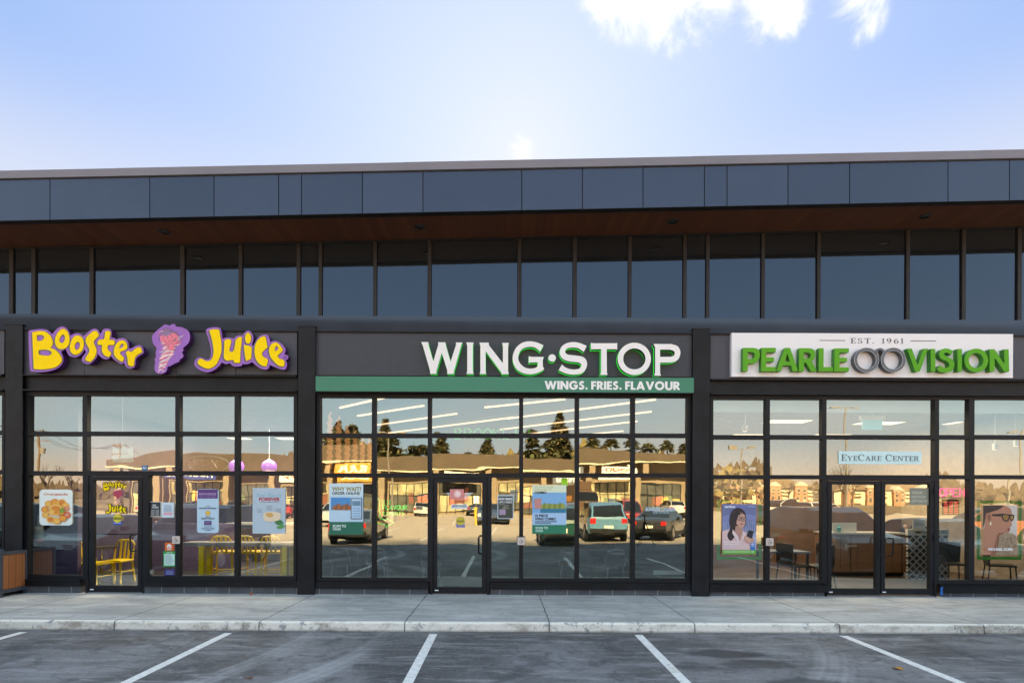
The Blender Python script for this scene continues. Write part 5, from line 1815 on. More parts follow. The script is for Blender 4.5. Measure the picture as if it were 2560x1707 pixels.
# face in profile looking right, neck
a.poly(qp(q8, [(548, 854, 1), (590, 875), (602, 910), (606, 945), (606, 965), (598, 985), (604, 1000), (594, 1012), (586, 1022), (588, 1035), (582, 1042), (585, 1050), (570, 1064), (545, 1060), (508, 1055), (505, 1100), (478, 1226, 1), (386, 1226, 1), (386, 1040, 1), (400, 1000), (405, 930), (440, 905), (500, 885)]), pm('b07a5e'), True)
a.poly(qp(q8, [(508, 1055, 1), (545, 1060), (520, 1085), (500, 1150), (478, 1226, 1), (440, 1226, 1), (470, 1150), (490, 1080)]), pm('8e5c44'), True)
a.poly(qp(q8, [(405, 920), (425, 908), (446, 925), (448, 955), (435, 976), (420, 970), (410, 950)]), pm('a26a50'), True)
a.poly(qp(q8, [(424, 925), (438, 935), (436, 960), (426, 958)]), pm('7d4c38'), True)
a.poly(ell(*q8(442, 990), 2.2, 4.6, 14), pm('e6d6b8'))
a.poly(qp(q8, [(450, 920, 1), (525, 916, 1), (530, 935, 1), (455, 932, 1)]), pm('1c1412'))
a.poly(qp(q8, [(525, 914, 1), (622, 924, 1), (616, 958), (600, 972), (586, 950, 1), (570, 974), (540, 968), (528, 945)]), pm('1c1412'), True)
a.poly(qp(q8, [(538, 926), (576, 930), (572, 958), (556, 966), (540, 955)]), pm('8c6a30'), True)
a.poly(qp(q8, [(592, 934), (612, 936), (608, 955), (598, 960)]), pm('a07c3c'), True)
a.poly(qp(q8, [(572, 1024), (590, 1024), (586, 1036), (590, 1044), (574, 1042)]), pm('8c4a40'), True)
a.poly(qp(q8, [(508, 1080, 1), (560, 1062), (610, 1066), (641, 1090, 1), (641, 1226, 1), (480, 1226, 1), (500, 1150)]), pm('9c8468'), True)
for k in range(60):
    fx, fy = 515 + rr.random() * 122, 1085 + rr.random() * 135
    a.poly(qp(q8, [(fx, fy), (fx + 9, fy - 5), (fx + 5, fy + 7)]), pm('b8a284') if k % 2 else pm('5f4a38'))
a.text('MICHAEL KORS', *qr(q8, 424, 1174, 608, 1194), W_, bold=.035)
a.done('poster', 'poster of a woman in profile wearing sunglasses at the right edge', 'poster')

a = Art(-.014)
a.sheet(*qr(q7, 146, 152, 980, 280), pm('cfeceb'))
X0, X1, Z0, Z1 = rect(*qr(q7, 172, 184, 952, 248), -.014)
serif_text(a.mb, 'EYECARE CENTER', X0, X1, Z0, Z1, -.014 - .003, pm('5a6468'), .0025, big=(0, 3, 8))
a.done('window_sign', 'pale mint EYECARE CENTER sign in the transom over the optician doors', 'sign')
a = Art(.4)
a.text('PEARLE', *qr(q7, 30, 306, 235, 360), pm('9fb0ac'), bold=.02)
a.text('VISION', *qr(q7, 372, 304, 590, 360), pm('9fb0ac'), bold=.02)
for cx_ in (268, 330):
    a.poly(ell(*q7(cx_, 332), 7.4, 7.0, 24), pm('9fb0ac'), False, [ell(*q7(cx_, 332), 5.6, 5.2, 24)])
a.done('window_lettering', 'faint grey PEARLE VISION lettering under the eyecare sign', 'lettering')
a = Art(GI)
a.sheet(*qr(q7, 862, 520, 1056, 690), pm('8a8a78'))
for k, t in enumerate(('YOUR', 'DOCTOR OF', 'OPTOMETRY')):
    a.text(t, *qr(q7, 880, 556 + k * 42, 990 + k * 30, 580 + k * 42), pm('c2c0ac'), bold=.02)
a.done('notice', 'grey green doctor of optometry panel on the right optician door', 'notice')

# neon signs
NEON_P = mat('pink_neon', (.9, .1, .3), .4, var=0, emit=.22, ecol=(1, .10, .30))
NEON_R = mat('red_led', (.8, .05, .05), .4, var=0, emit=.12, ecol=(1, .07, .06))
NEON_G = mat('green_neon', (.1, .9, .2), .4, var=0, emit=.065, ecol=(.04, 1, .08))
NEON_D = mat('unlit_neon_glass', (.52, .30, .28), .3, var=0)


def neon_word(mb, word, x0, x1, z0, z1, y, r, m):
    S = {'O': [[(.5 + .5 * math.cos(R(t)), .5 + .5 * math.sin(R(t))) for t in range(0, 361, 20)]],
         'P': [[(0, 0), (0, 1), (.55, 1), (.85, .92), (.95, .75), (.85, .55), (.55, .47), (0, .47)]],
         'E': [[(.85, 0), (0, 0), (0, 1), (.85, 1)], [(0, .5), (.7, .5)]],
         'N': [[(0, 0), (0, 1), (.9, 0), (.9, 1)]], 'B': [[(0, 0), (0, 1), (.6, 1), (.85, .8), (.6, .52), (0, .52)], [(.6, .52), (.95, .28), (.6, 0), (0, 0)]],
         'R': [[(0, 0), (0, 1), (.6, 1), (.9, .78), (.6, .5), (0, .5)], [(.45, .5), (.95, 0)]], 'K': [[(0, 0), (0, 1)], [(.85, 1), (0, .45), (.9, 0)]],
         'L': [[(0, 1), (0, 0), (.8, 0)]], 'I': [[(.4, 0), (.4, 1)]], 'F': [[(0, 0), (0, 1), (.85, 1)], [(0, .5), (.7, .5)]], 'A': [[(0, 0), (.45, 1), (.9, 0)], [(.2, .4), (.7, .4)]],
         'V': [[(0, 1), (.45, 0), (.9, 1)]], 'U': [[(0, 1), (0, .3), (.2, .03), (.45, 0), (.7, .03), (.9, .3), (.9, 1)]], 'X': [[(0, 0), (.9, 1)], [(0, 1), (.9, 0)]],
         'T': [[(0, 1), (.9, 1)], [(.45, 1), (.45, 0)]], 'S': [[(.9, .85), (.6, 1), (.25, .97), (.05, .78), (.2, .58), (.7, .45), (.9, .25), (.7, .03), (.3, 0), (0, .18)]]}
    n_ = len(word)
    w = (x1 - x0) / (n_ * 1.25 - .25)
    for i, ch in enumerate(word):
        for st in S.get(ch, []):
            mb.tube([(x0 + i * w * 1.25 + u * w, y, z0 + v * (z1 - z0)) for u, v in st], r, m, 6)


m = MB()
X0, X1, Z0, Z1 = rect(*qr(q2, 528, 240, 822, 325), .25)
neon_word(m, 'OPEN', X0, X1, Z0, Z1, .25, .009, NEON_D)
n_ = m.build('neon_sign')
tag(n_, 'unlit OPEN neon tubes hanging behind the third juice bar window', 'neon sign')
m = MB()
cx, cz = PX(*q2(690, 280), .26)
m.tube([(cx + .46 * math.cos(R(t)), .262, cz + .16 * math.sin(R(t))) for t in range(-40, 140, 10)], .007, mat('pale_blue_tube', (.35, .6, .66), .3, var=0), 6)
m.build('arc_tube', n_)

m = MB()
X0, X1, Z0, Z1 = rect(*qr(q8, 58, 726, 250, 785), .12)
neon_word(m, 'OPEN', X0, X1, Z0, Z1, .12, .016, NEON_P)
n_ = m.build('neon_sign')
tag(n_, 'glowing pink OPEN neon sign in the narrow optician window', 'neon sign')
m = MB()
for k in range(3):
    for j in range(7):
        x0, x1, z0, z1 = rect(*qr(q8, 90 + k * 40, 824 + j * 14, 118 + k * 40, 832 + j * 14), .12)
        m.box(x0, x1, .12, .125, z0, z1, NEON_R)
x0, x1, z0, z1 = rect(*qr(q8, 78, 808, 206, 924), .126)
m.box(x0, x1, .126, .14, z0, z1, K_)
m.build('hours_board', n_)

m = MB()
f_ = lambda x, y, d=.3: (PX(*q3(x, y), d)[0], d, PX(*q3(x, y), d)[1])
X0, X1, Z0, Z1 = rect(*qr(q3, 668, 694, 915, 736), .3)
neon_word(m, 'FLAVOUR', X0, X1, Z0, Z1, .3, .013, NEON_G)
X0, X1, Z0, Z1 = rect(*qr(q3, 672, 762, 886, 795), .3)
neon_word(m, 'EXPERTS', X0, X1, Z0, Z1, .3, .008, NEON_G)
for s_ in ([(606, 634), (638, 634), (640, 800), (648, 826), (690, 840), (704, 842), (704, 822), (780, 866), (700, 912), (698, 888), (640, 878), (606, 860)], ):
    m.tube([f_(*p) for p in s_], .011, NEON_G, 6)
for x in (666, 684, 718, 742):
    m.tube([f_(x, 636), f_(x, 690)], .008, NEON_G, 6)
tag(m.build('neon_sign'), 'green FLAVOUR EXPERTS neon with a curved arrow in the wing window', 'neon sign')
m = MB()
X0, X1, Z0, Z1 = rect(1137, 1072, 1325, 1096, 1.4)
neon_word(m, 'BROOKLIN', X0, X1, Z0, Z1, 1.4, .018, mat('dim_green_neon', (.1, .6, .2), .4, var=0, emit=.03, ecol=(.04, 1, .08)))
tag(m.build('neon_sign'), 'green BROOKLIN neon word high above the wing door', 'neon sign')

# ------------------------------------------------------------------ push plates on the mullions
PLATE = mat('brushed_steel_plate', (.62, .52, .46), .4, var=.04)
for px, py, where in ((440, 1349, 'juice bar'), (1303, 1352, 'wing restaurant'), (1924.5, 1354, 'optician')):
    a_ = empty('door_button', 'square steel wheelchair push button on the mullion beside the %s door' % where, 'door button')
    X0, X1, Z0, Z1 = rect(px - 9.5, py - 9.5, px + 9.5, py + 9.5, -.10)
    MB().box(X0 - .006, X1 + .006, -.094, -.056, Z0 - .006, Z1 + .006, BLACK).build('housing', a_)
    MB().box(X0, X1, -.102, -.0945, Z0, Z1, PLATE).build('plate', a_)
    m = MB()
    cx, cz, u = (X0 + X1) / 2, (Z0 + Z1) / 2, (X1 - X0) / 2
    y = -.1035
    P = lambda a, b: (cx + a * u, cz + b * u)
    m.prism([[P(-.05 + .10 * math.cos(t), .52 + .10 * math.sin(t)) for t in [k * math.pi / 6 for k in range(12)]]], y, y + .0012, K_)
    m.prism([[P(-.10, .36), P(0, .36), P(.02, .08), P(.28, .08), P(.42, -.34), P(.54, -.30), P(.52, -.20), P(.46, -.22), P(.36, .00), P(.36, -.02), P(.02, -.02), P(-.10, -.02)]], y, y + .0012, K_)
    m.prism([[P(-.05 + .42 * math.cos(R(t)), -.22 + .38 * math.sin(R(t))) for t in range(125, 371, 12)] + [P(-.05 + .32 * math.cos(R(t)), -.22 + .28 * math.sin(R(t))) for t in range(370, 124, -12)]], y, y + .0012, K_)
    m.build('wheelchair_symbol', a_)

# ------------------------------------------------------------------ planter box at the left edge
pl = empty('planter_box', 'grey metal framed box with upright cedar slats on the pavement by the left column', 'planter')
x1, x0, y0, y1, z1 = -8.83, -9.75, -.62, -.03, .80
PFR = mat('slate_powder_coat', (.055, .062, .075), .45, var=.08)
b = MB()
t = .055
for xx in (x0, x1 - t):
    for yy in (y0, y1 - t):
        b.box(xx, xx + t, yy, yy + t, 0.0, z1 - t, PFR)
for zz in (.07, z1 - t):
    tt = t if zz > .5 else .06
    b.box(x0 + t, x1 - t, y0 + .001, y0 + t - .001, zz, zz + tt, PFR)
    b.box(x0 + t, x1 - t, y1 - t + .001, y1 - .001, zz, zz + tt, PFR)
    b.box(x0 + .001, x0 + t - .001, y0 + t, y1 - t, zz, zz + tt, PFR)
    b.box(x1 - t + .001, x1 - .001, y0 + t, y1 - t, zz, zz + tt, PFR)
for xx in (x0, x1 - t):
    for yy in (y0, y1 - t):
        b.box(xx, xx + t, yy, yy + t, z1 - t, z1, PFR)
b.build('frame', pl)
MB().box(x0 + .014, x0 + .03, y0 + t + .004, y1 - t - .004, .135, z1 - t - .004, SLATS).build('slat_panel', pl)
MB().box(x1 - .03, x1 - .014, y0 + t + .004, y1 - t - .004, .135, z1 - t - .004, SLATS).build('slat_panel', pl)
MB().box(x0 + t + .004, x1 - t - .004, y0 + .014, y0 + .03, .135, z1 - t - .004, SLATSX).build('slat_panel', pl)
MB().box(x0 + t + .004, x1 - t - .004, y1 - .03, y1 - .014, .135, z1 - t - .004, SLATSX).build('slat_panel', pl)
MB().box(x0 + .05, x1 - .05, y0 + .05, y1 - .05, .10, z1 - .12, mat('potting_soil', (.03, .022, .016), .95, bump=.8, bscale=30)).build('soil', pl)

# blue tape stuck by the optician's sill, litter on the lot
m = MB()
X0, X1, Z0, Z1 = rect(2350.5, 1466, 2358, 1487, -.11)
m.prism([[(X0, Z0), (X1, Z0 + .004), (X1 - .012, Z1 - .05), (X1 - .004, Z1), (X0 + .01, Z1 - .008), (X0 + .004, (Z0 + Z1) / 2)]], -.112, -.104, mat('blue_tape', (.015, .12, .42), .5, var=.15, vscale=20))
tag(m.build('tape_scrap'), 'torn strip of bright blue tape at the foot of the optician door', 'tape')


def fallen_leaf(px, py, size, colr, label, seed):
    r_ = random.Random(seed)
    p = PXZ(px, py, LOT_Z)
    m = MB()
    vs, fs = [], []
    N = 14
    mt = mat('dry_leaf_%d' % seed, colr, .7, var=.3, vscale=60)
    for ring_ in (0.0, .5, 1.0):
        for k in range(N):
            w = 2 * math.pi * k / N
            q = size * ring_ * (1 + .35 * math.cos(3 * w + seed) + .15 * r_.uniform(-1, 1))
            vs.append((p.x + q * math.cos(w) * 1.5, p.y + q * math.sin(w), LOT_Z + .006 + size * (.28 * ring_ ** 2 * (1 + math.sin(2 * w + 1)) + .05 * r_.random())))
    for j in range(2):
        for k in range(N):
            l = (k + 1) % N
            fs.append((j * N + k, j * N + l, (j + 1) * N + l, (j + 1) * N + k))
    m.add(vs, fs, mt)
    m.tube([(p.x - size * 1.2, p.y, LOT_Z + .012), (p.x - size * 2.1, p.y - size * .3, LOT_Z + .02)], size * .05, mt, 6)
    return tag(m.build('fallen_leaf', smooth=True), label, 'leaf', 'leaves on the asphalt')


fallen_leaf(2243, 1672, .036, (.42, .20, .03), 'curled orange leaf lying on dark asphalt at lower right', 3)
fallen_leaf(622, 1695, .030, (.16, .055, .02), 'small red brown leaf on the asphalt near the bottom edge', 8)
fallen_leaf(140, 1577, .025, (.18, .11, .05), 'brown leaf scrap against the kerb at far left', 11)
p = PX(628, 1481, -.15)
m = MB()
m.lathe([(.001, .004), (.03, .006), (.035, .02), (.02, .03), (.001, .031)], PX(628, 1482, -.16)[0], -.16, mat('orange_scrap', (.5, .10, .02), .6), 9)
tag(m.build('litter_scrap'), 'tiny orange scrap on the pavement below the juice bar plinth', 'litter')

# ------------------------------------------------------------------ inside the juice bar
CHY = mat('glossy_yellow_metal', (.95, .66, .0), .3, var=.04)


def z_at(py, px, dist_y):
    return PX(px, py, dist_y)[1]


def make_chair(seat_h, back_top, w=.42, d=.42, label='', group=None):
    """metal slat-back chair, front faces local -y"""
    t = empty('slat_chair', label, 'chair', group=group)
    s = MB()
    hw, hd = w / 2, d / 2
    s.prism([smooth_loop([(-hw, 0.0), (-hw * .5, .012), (0, .016), (hw * .5, .012), (hw, 0.0), (hw, -.035, 1), (-hw, -.035, 1)])], -hd, hd, CHY)
    for v in range(len(s.v)):
        x, y, z = s.v[v]
        s.v[v] = (x, y, z + seat_h)
    s.build('seat', t)
    for sx in (-1, 1):
        MB().tube([(sx * (hw - .02), -hd + .03, seat_h - .03), (sx * (hw + .005), -hd - .005, 0)], [.024, .019], CHY, 8).build('leg', t, smooth=True)
        MB().tube([(sx * (hw - .02), hd - .03, seat_h - .03), (sx * (hw + .005), hd + .03, 0)], [.024, .019], CHY, 8).build('leg', t, smooth=True)
    b = MB()
    bt = back_top
    pts = [(-hw + .015, hd - .02, seat_h - .02), (-hw + .015, hd + .01, seat_h + .18), (-hw + .02, hd + .05, bt - .09), (-hw + .06, hd + .06, bt - .02), (-hw + .12, hd + .062, bt)]
    pts = pts + [(-x, y, z) for x, y, z in pts[::-1]]
    b.tube(pts, .019, CHY, 8)
    for k in (-1, 0, 1):
        b.box(k * .085 - .02, k * .085 + .02, hd + .0, hd + .008, seat_h, seat_h + .001, CHY)
        n0 = len(b.v) - 8
        vs = [(k * .085 - .02, hd - .01, seat_h), (k * .085 + .02, hd - .01, seat_h), (k * .085 + .02, hd + .002, seat_h), (k * .085 - .02, hd + .002, seat_h),
              (k * .085 - .02, hd + .055, bt - .01), (k * .085 + .02, hd + .055, bt - .01), (k * .085 + .02, hd + .066, bt - .01), (k * .085 - .02, hd + .066, bt - .01)]
        b.add(vs, [(0, 3, 2, 1), (4, 5, 6, 7), (0, 1, 5, 4), (1, 2, 6, 5), (2, 3, 7, 6), (3, 0, 4, 7)], CHY)
    b.build('backrest', t, smooth=False)
    r_ = MB()
    zr = seat_h * .42
    r_.tube([(-hw, -hd, zr), (hw, -hd, zr)], .013, CHY, 6)
    r_.tube([(-hw, hd + .01, zr), (hw, hd + .01, zr)], .013, CHY, 6)
    r_.tube([(-hw, -hd, zr + .04), (-hw, hd + .01, zr + .04)], .013, CHY, 6)
    r_.tube([(hw, -hd, zr + .04), (hw, hd + .01, zr + .04)], .013, CHY, 6)
    r_.build('stretcher', t)
    return t


c1 = make_chair(.46, .86, label='yellow slat-back chair facing us behind the juice bar door glass', group='yellow cafe chairs')
c1.location = (PX(293, 1400, 1.3)[0], 1.3, 0.006)
c2 = copy_tree(c1)
c2['label'] = 'yellow chair seen side-on behind the mullion left of the juice bar door'
c2.location = (PX(240, 1400, .85)[0], .85, 0.006)
c2.rotation_euler = (0, 0, R(82))
tb = empty('cafe_table', 'small round cafe table on a chrome post behind the juice bar door', 'table', (PX(254, 1400, 1.4)[0], 1.4, .006))
CHR = mat('chrome', (.7, .7, .7), .15, metal=1, var=0)
MB().lathe([(.0, .705), (.30, .705), (.31, .72), (.31, .735), (.0, .737)], 0, 0, mat('dark_table_laminate', (.05, .04, .035), .4), 32).build('table_top', tb)
MB().lathe([(.03, .03), (.03, .705)], 0, 0, CHR, 16).build('post', tb, smooth=True)
MB().lathe([(.0, .0), (.22, .0), (.22, .012), (.05, .03), (.0, .03)], 0, 0, CHR, 28).build('base', tb)

st_ = make_chair(.68, 1.0, .40, .38, label='yellow bar stool behind the left half of the juice bar windows', group='yellow bar stools')
spx = [(561, 'leftmost yellow bar stool, beside the paired yellow table legs'), (627, 'middle yellow bar stool of the row at the tall table'), (684, 'rightmost yellow bar stool, next to the last yellow table leg')]
for i, (px, lb) in enumerate(spx):
    o = st_ if i == 0 else copy_tree(st_)
    o['label'] = lb
    o.location = (PX(px, 1400, 1.0)[0], 1.0 + .04 * (i % 2), .006)
    o.rotation_euler = (0, 0, R((12, -6, 8)[i] + 180))
xa, xb = PX(466, 1350, .6)[0], PX(738, 1350, .6)[0]
tt = empty('bar_table', 'long white topped bar table with thick yellow legs in the juice bar', 'table', ((xa + xb) / 2, .62, .006))
L = (xb - xa) / 2
MB().box(-L, L, -.20, .24, .83, .90, mat('white_laminate', (.30, .30, .29), .35, var=.03)).build('table_top', tt)
for px, dy in ((505, -.25), (524, .16), (713, -.25), (730, .16)):
    lx = PX(px, 1400, .62 + dy)[0] - (xa + xb) / 2
    MB().box(lx - .045, lx + .045, dy - .045, dy + .045, 0, .83, CHY).build('leg', tt)

# extinguisher on the wall stub
ex = empty('fire_extinguisher', 'red fire extinguisher with white tag and label behind the first juice bar pane', 'fire extinguisher')
exx, exy = PX(99, 1370, .41)[0], .41
RED = mat('extinguisher_red', (.42, .015, .015), .3, var=.03)
MB().lathe([(.0, .88), (.07, .885), (.078, .92), (.078, 1.22), (.06, 1.28), (.028, 1.31), (.028, 1.35), (.0, 1.35)], exx, exy, RED, 24).build('cylinder', ex, smooth=True)
MB().lathe([(.079, .99), (.0795, 1.22), (.079, 1.221)], exx, exy, pm('c8d4ca'), 24).build('label_band', ex)
m = MB().box(exx - .02, exx + .03, exy - .02, exy + .02, 1.35, 1.39, BLACK)
m.tube([(exx, exy, 1.38), (exx + .09, exy, 1.41)], .01, BLACK, 6)
m.tube([(exx, exy, 1.37), (exx - .08, exy - .02, 1.33), (exx - .09, exy - .03, 1.1)], .011, BLACK, 8)
m.build('valve', ex)
m = MB().prism([[(exx + .02, 1.22), (exx + .14, 1.20), (exx + .11, 1.42), (exx + .03, 1.42)]], exy - .09, exy - .088, pm('d4dcd4'))
m.build('tag', ex)
MB().box(exx - .03, exx + .03, exy + .07, exy + .10, .9, 1.3, BLACK).build('bracket', ex)
wall_p = mat('aubergine_wall_paint', (.10, .07, .14), .6)
x0w = RX['juice'][0] + .06
MB().box(x0w, x0w + .75, .52, .62, .006, 3.72, wall_p).build('interior_wall', bld)
MB().box(x0w + .3, x0w + 2.6, 3.2, 3.3, .006, 1.15, mat('mauve_half_wall', (.16, .12, .21), .6)).build('interior_wall', bld)
cb = empty('service_counter', 'dark service counter with pale top at the back of the juice bar', 'counter', ((RX['juice'][0] + RX['juice'][1]) / 2 + .6, 5.6, .006))
MB().box(-1.9, 1.6, -.3, .4, 0, 1.02, mat('counter_front', (.05, .045, .06), .5)).build('front', cb)
MB().box(-1.95, 1.65, -.36, .45, 1.02, 1.07, mat('counter_stone', (.4, .4, .38), .3)).build('counter_top', cb)

GLOBE = mat('lilac_glass_globe', (.26, .09, .62), .3, var=0, emit=.055, ecol=(.42, .14, .95))
for i, (px, lab) in enumerate(((591, 'lilac glass globe pendant half hidden by a mullion in the juice bar'), (673, 'lilac glass globe pendant fully visible in the last juice bar window'))):
    yy = 5.0
    X, Z = PX(px, 1166, yy)
    p_ = empty('pendant_lamp', lab, 'lamp', (X, yy, Z), group='lilac pendant lamps')
    prof = [(.001 + .20 * math.sin(math.pi * k / 16), -.19 * math.cos(math.pi * k / 16)) for k in range(17)]
    MB().lathe(prof, 0, 0, GLOBE, 32).build('globe', p_, smooth=True)
    MB().tube([(0, 0, .19), (0, 0, 3.72 - Z)], .006, W_, 6).build('cord', p_)
    MB().lathe([(.045, .175), (.04, .21), (.0, .215)], 0, 0, W_, 16).build('cap', p_)

PANEL_L = mat('warm_led_panel', (.9, .8, .62), .5, var=0, emit=.30, ecol=(1, .76, .46))
PANEL_T = mat('panel_trim', (.5, .5, .48), .5, var=0)


def ceiling_panel(px, py, hc, wid, dep, label, group):
    p = PXZ(px, py, hc)
    o = empty('ceiling_light', label, 'light', (p.x, p.y, hc), group=group)
    MB().box(-wid / 2, wid / 2, -dep / 2, dep / 2, -.012, -.004, PANEL_L).build('diffuser', o)
    m = MB().prism([[(-wid / 2 - .03, 0), (wid / 2 + .03, 0), (wid / 2 + .03, -.004), (-wid / 2 - .03, -.004)]], -dep / 2 - .03, dep / 2 + .03, PANEL_T)
    m.build('frame', o)


for px, py in ((610, 1098), (668, 1118), (728, 1098), (722, 1134)):
    ceiling_panel(px, py, 3.70, .62, 1.1, 'recessed square light panel in the juice bar ceiling', 'juice bar ceiling panels')

# ------------------------------------------------------------------ inside the wing restaurant
HC = 3.80
LED = mat('peach_led_line', (.9, .7, .5), .5, var=0, emit=.26, ecol=(1, .62, .34))
f2 = lambda x, y: (740 + x / 2.1778, 780 + y / 2.1778)
f3 = lambda x, y: (1240 + x / 2.1778, 780 + y / 2.1778)
led = [(f2(232, 526), f2(490, 468)), (f2(336, 568), f2(695, 513)), (f2(440, 617), f2(875, 556)), (f2(505, 660), f3(97, 576)), (f3(-60, 522), f3(375, 478)), (f3(60, 583), f3(868, 480)),
       (f3(20, 642), f3(845, 545)), (f3(150, 668), f3(768, 597)), (f3(512, 666), f3(692, 650))]
for a, b in led:
    pa, pb = PXZ(a[0], a[1], HC - .05), PXZ(b[0], b[1], HC - .05)
    c = (pa + pb) / 2
    o = empty('linear_light', 'thin peach LED line light slung under the wing restaurant ceiling', 'light', c, group='wing restaurant LED lines')
    dv = (pb - pa)
    nv = Vector((-dv.y, dv.x, 0)).normalized() * .028
    h = dv / 2
    MB().add([(-h - nv), (h - nv), (h + nv), (-h + nv), (-h - nv + Vector((0, 0, .03))), (h - nv + Vector((0, 0, .03))), (h + nv + Vector((0, 0, .03))), (-h + nv + Vector((0, 0, .03)))],
             [(0, 3, 2, 1), (4, 5, 6, 7), (0, 1, 5, 4), (1, 2, 6, 5), (2, 3, 7, 6), (3, 0, 4, 7)], LED).build('led_bar', o)
    MB().tube([(0, 0, .03), (0, 0, .05)], .01, BLACK, 6).build('hanger', o)
ROPE = mat('amber_lit_rope', (.45, .2, .08), .7, var=.25, vscale=12, emit=.05, ecol=(1, .42, .15), bump=.8, bscale=24)
for i, (ax_, at) in enumerate(((757, 945), (777, 955), (797, 975), (815, 988), (832, 1000), (848, 1004))):
    (px,), (py,) = A(ax_), A(at)
    X = -3.44
    yy = X * F / (px - FX) - D
    Z = PX(px, py, yy)[1]
    m = MB()
    pts = []
    zt = min(Z, HC - .02)
    for k in range(40):
        z = zt - (zt - 2.35) * k / 39
        pts.append((X + .022 * math.sin(k * 1.3), yy + .022 * math.cos(k * 1.3), z))
    m.tube(pts, [.012 + .035 * min(1, k / 8) for k in range(40)], ROPE, 8)
    tag(m.build('hanging_rope', smooth=True), ('leftmost', 'second', 'third', 'fourth', 'fifth', 'rightmost')[i] + ' of six amber lit ropes hanging in the first wing window', 'rope', 'amber hanging ropes')
STEEL = mat('brushed_grey_metal', (.16, .17, .18), .35, metal=.8)
cm0 = None
for i, px in enumerate((855, 945, 1080, 1420, 1535)):
    if cm0 is None:
        t = empty('metal_chair', 'grey round-backed metal chair in the dim wing restaurant', 'chair', group='grey metal chairs')
        MB().lathe([(.0, .44), (.19, .44), (.2, .455), (.19, .47), (.0, .472)], 0, 0, STEEL, 20).build('seat', t)
        m = MB()
        pts = [(-.19, -.10, .46), (-.2, -.17, .62), (-.15, -.2, .76), (0, -.21, .80), (.15, -.2, .76), (.2, -.17, .62), (.19, -.10, .46)]
        m.tube(pts, .016, STEEL, 8)
        m.tube([(-.17, -.19, .70), (.17, -.19, .70)], .035, STEEL, 8)
        m.build('backrest', t, smooth=True)
        for sx in (-1, 1):
            for sy in (-1, 1):
                MB().tube([(sx * .14, sy * .14, .45), (sx * .2, sy * .2, 0)], .014, STEEL, 8).build('leg', t)
        cm0 = t
        o = t
    else:
        o = copy_tree(cm0)
    o.location = (PX(px, 1400, .75 + .12 * (i % 2))[0], .75 + .12 * (i % 2), .006)
for px, yy, lab in ((900, 1.35, 'square black topped table at the left of the wing restaurant'), (1480, 1.35, 'square black topped table at the right of the wing restaurant')):
    t = empty('cafe_table', lab, 'table', (PX(px, 1400, yy)[0], yy, .006))
    MB().box(-.38, .38, -.33, .33, .72, .75, mat('black_laminate', (.02, .022, .022), .4)).build('table_top', t)
    MB().lathe([(.04, .02), (.04, .72)], 0, 0, BLACK, 12).build('post', t)
    MB().box(-.25, .25, -.03, .03, 0, .03, BLACK).box(-.03, .03, -.25, .25, .0, .028, BLACK).build('base', t)
x, z = PX(1667, 1435, .6)
MB().box(PX(1634, 1435, .6)[0], PX(1705, 1435, .6)[0], .58, .62, z + .0, z + .075, pm('b8c4bc')).build('baseboard', bld)
wc = empty('service_counter', 'long dark green service counter at the back of the wing restaurant', 'counter', (.2, 6.0, .006))
MB().box(-2.6, 2.6, -.3, .4, 0, 1.02, mat('dark_green_tile', (.015, .05, .04), .3)).build('front', wc)
MB().box(-2.65, 2.65, -.36, .45, 1.02, 1.07, mat('black_stone', (.02, .02, .02), .25)).build('counter_top', wc)

# ------------------------------------------------------------------ inside the optician
for px, py in ((1968, 1053), (2196, 1057), (2424, 1057), (1800, 1116), (1958, 1115), (1864, 1135), (2118, 1117), (2290, 1118), (2472, 1119), (2072, 1088), (2250, 1088.5), (2458, 1090), (1868, 1088)):
    ceiling_panel(px, py, 3.73, 1.0 if py < 1100 else 1.1, .5 if py < 1075 else .6, 'warm rectangular light panel in the optician ceiling', 'optician ceiling panels')
sp0 = None
for px, py, lab in ((1862, 1070, 'small track spotlight in the first optician transom'), (2488, 1116, 'small track spotlight over the right optician window'), (2540, 1107, 'track spotlight nearest the right edge in the optician window')):
    yy = 1.6
    X, Z = PX(px, py, yy)
    s_ = empty('spotlight', lab, 'light', (X, yy, Z), group='optician track spotlights')
    MB().lathe([(.001, -.07), (.045, -.07), (.05, .05), (.02, .07), (.001, .07)], 0, 0, WHITE, 16).build('head', s_)
    MB().lathe([(.001, -.072), (.04, -.071)], 0, 0, PANEL_L, 16).build('lens', s_)
    MB().tube([(0, 0, .07), (.02, .02, 3.74 - Z)], .010, WHITE, 6).build('stem', s_)
X0, X1, Z0, Z1 = rect(2156, 1050, 2206, 1074, .9)
es = empty('exit_sign', 'blank teal edge-lit panel hung below its white box over the optician doors', 'sign')
MB().box(X0, X1, .9, .92, Z0, Z1, mat('teal_acrylic', (.10, .42, .40), .3, var=0, emit=.05)).build('panel', es)
MB().box(X0 - .04, X1 + .04, .87, .95, Z1 + .002, Z1 + .09, W_).build('housing', es)
MB().tube([((X0 + X1) / 2, .91, Z1 + .09), ((X0 + X1) / 2, .91, 3.74)], .01, W_, 6).build('stem', es)
# pale bulkhead behind the transoms
MB().box(RX['optic'][0] + .08, RX['optic'][1] - .08, .30, .36, PX(2150, 1031, .3)[1], 3.74, pm('cfdcd6')).build('interior_wall', bld)
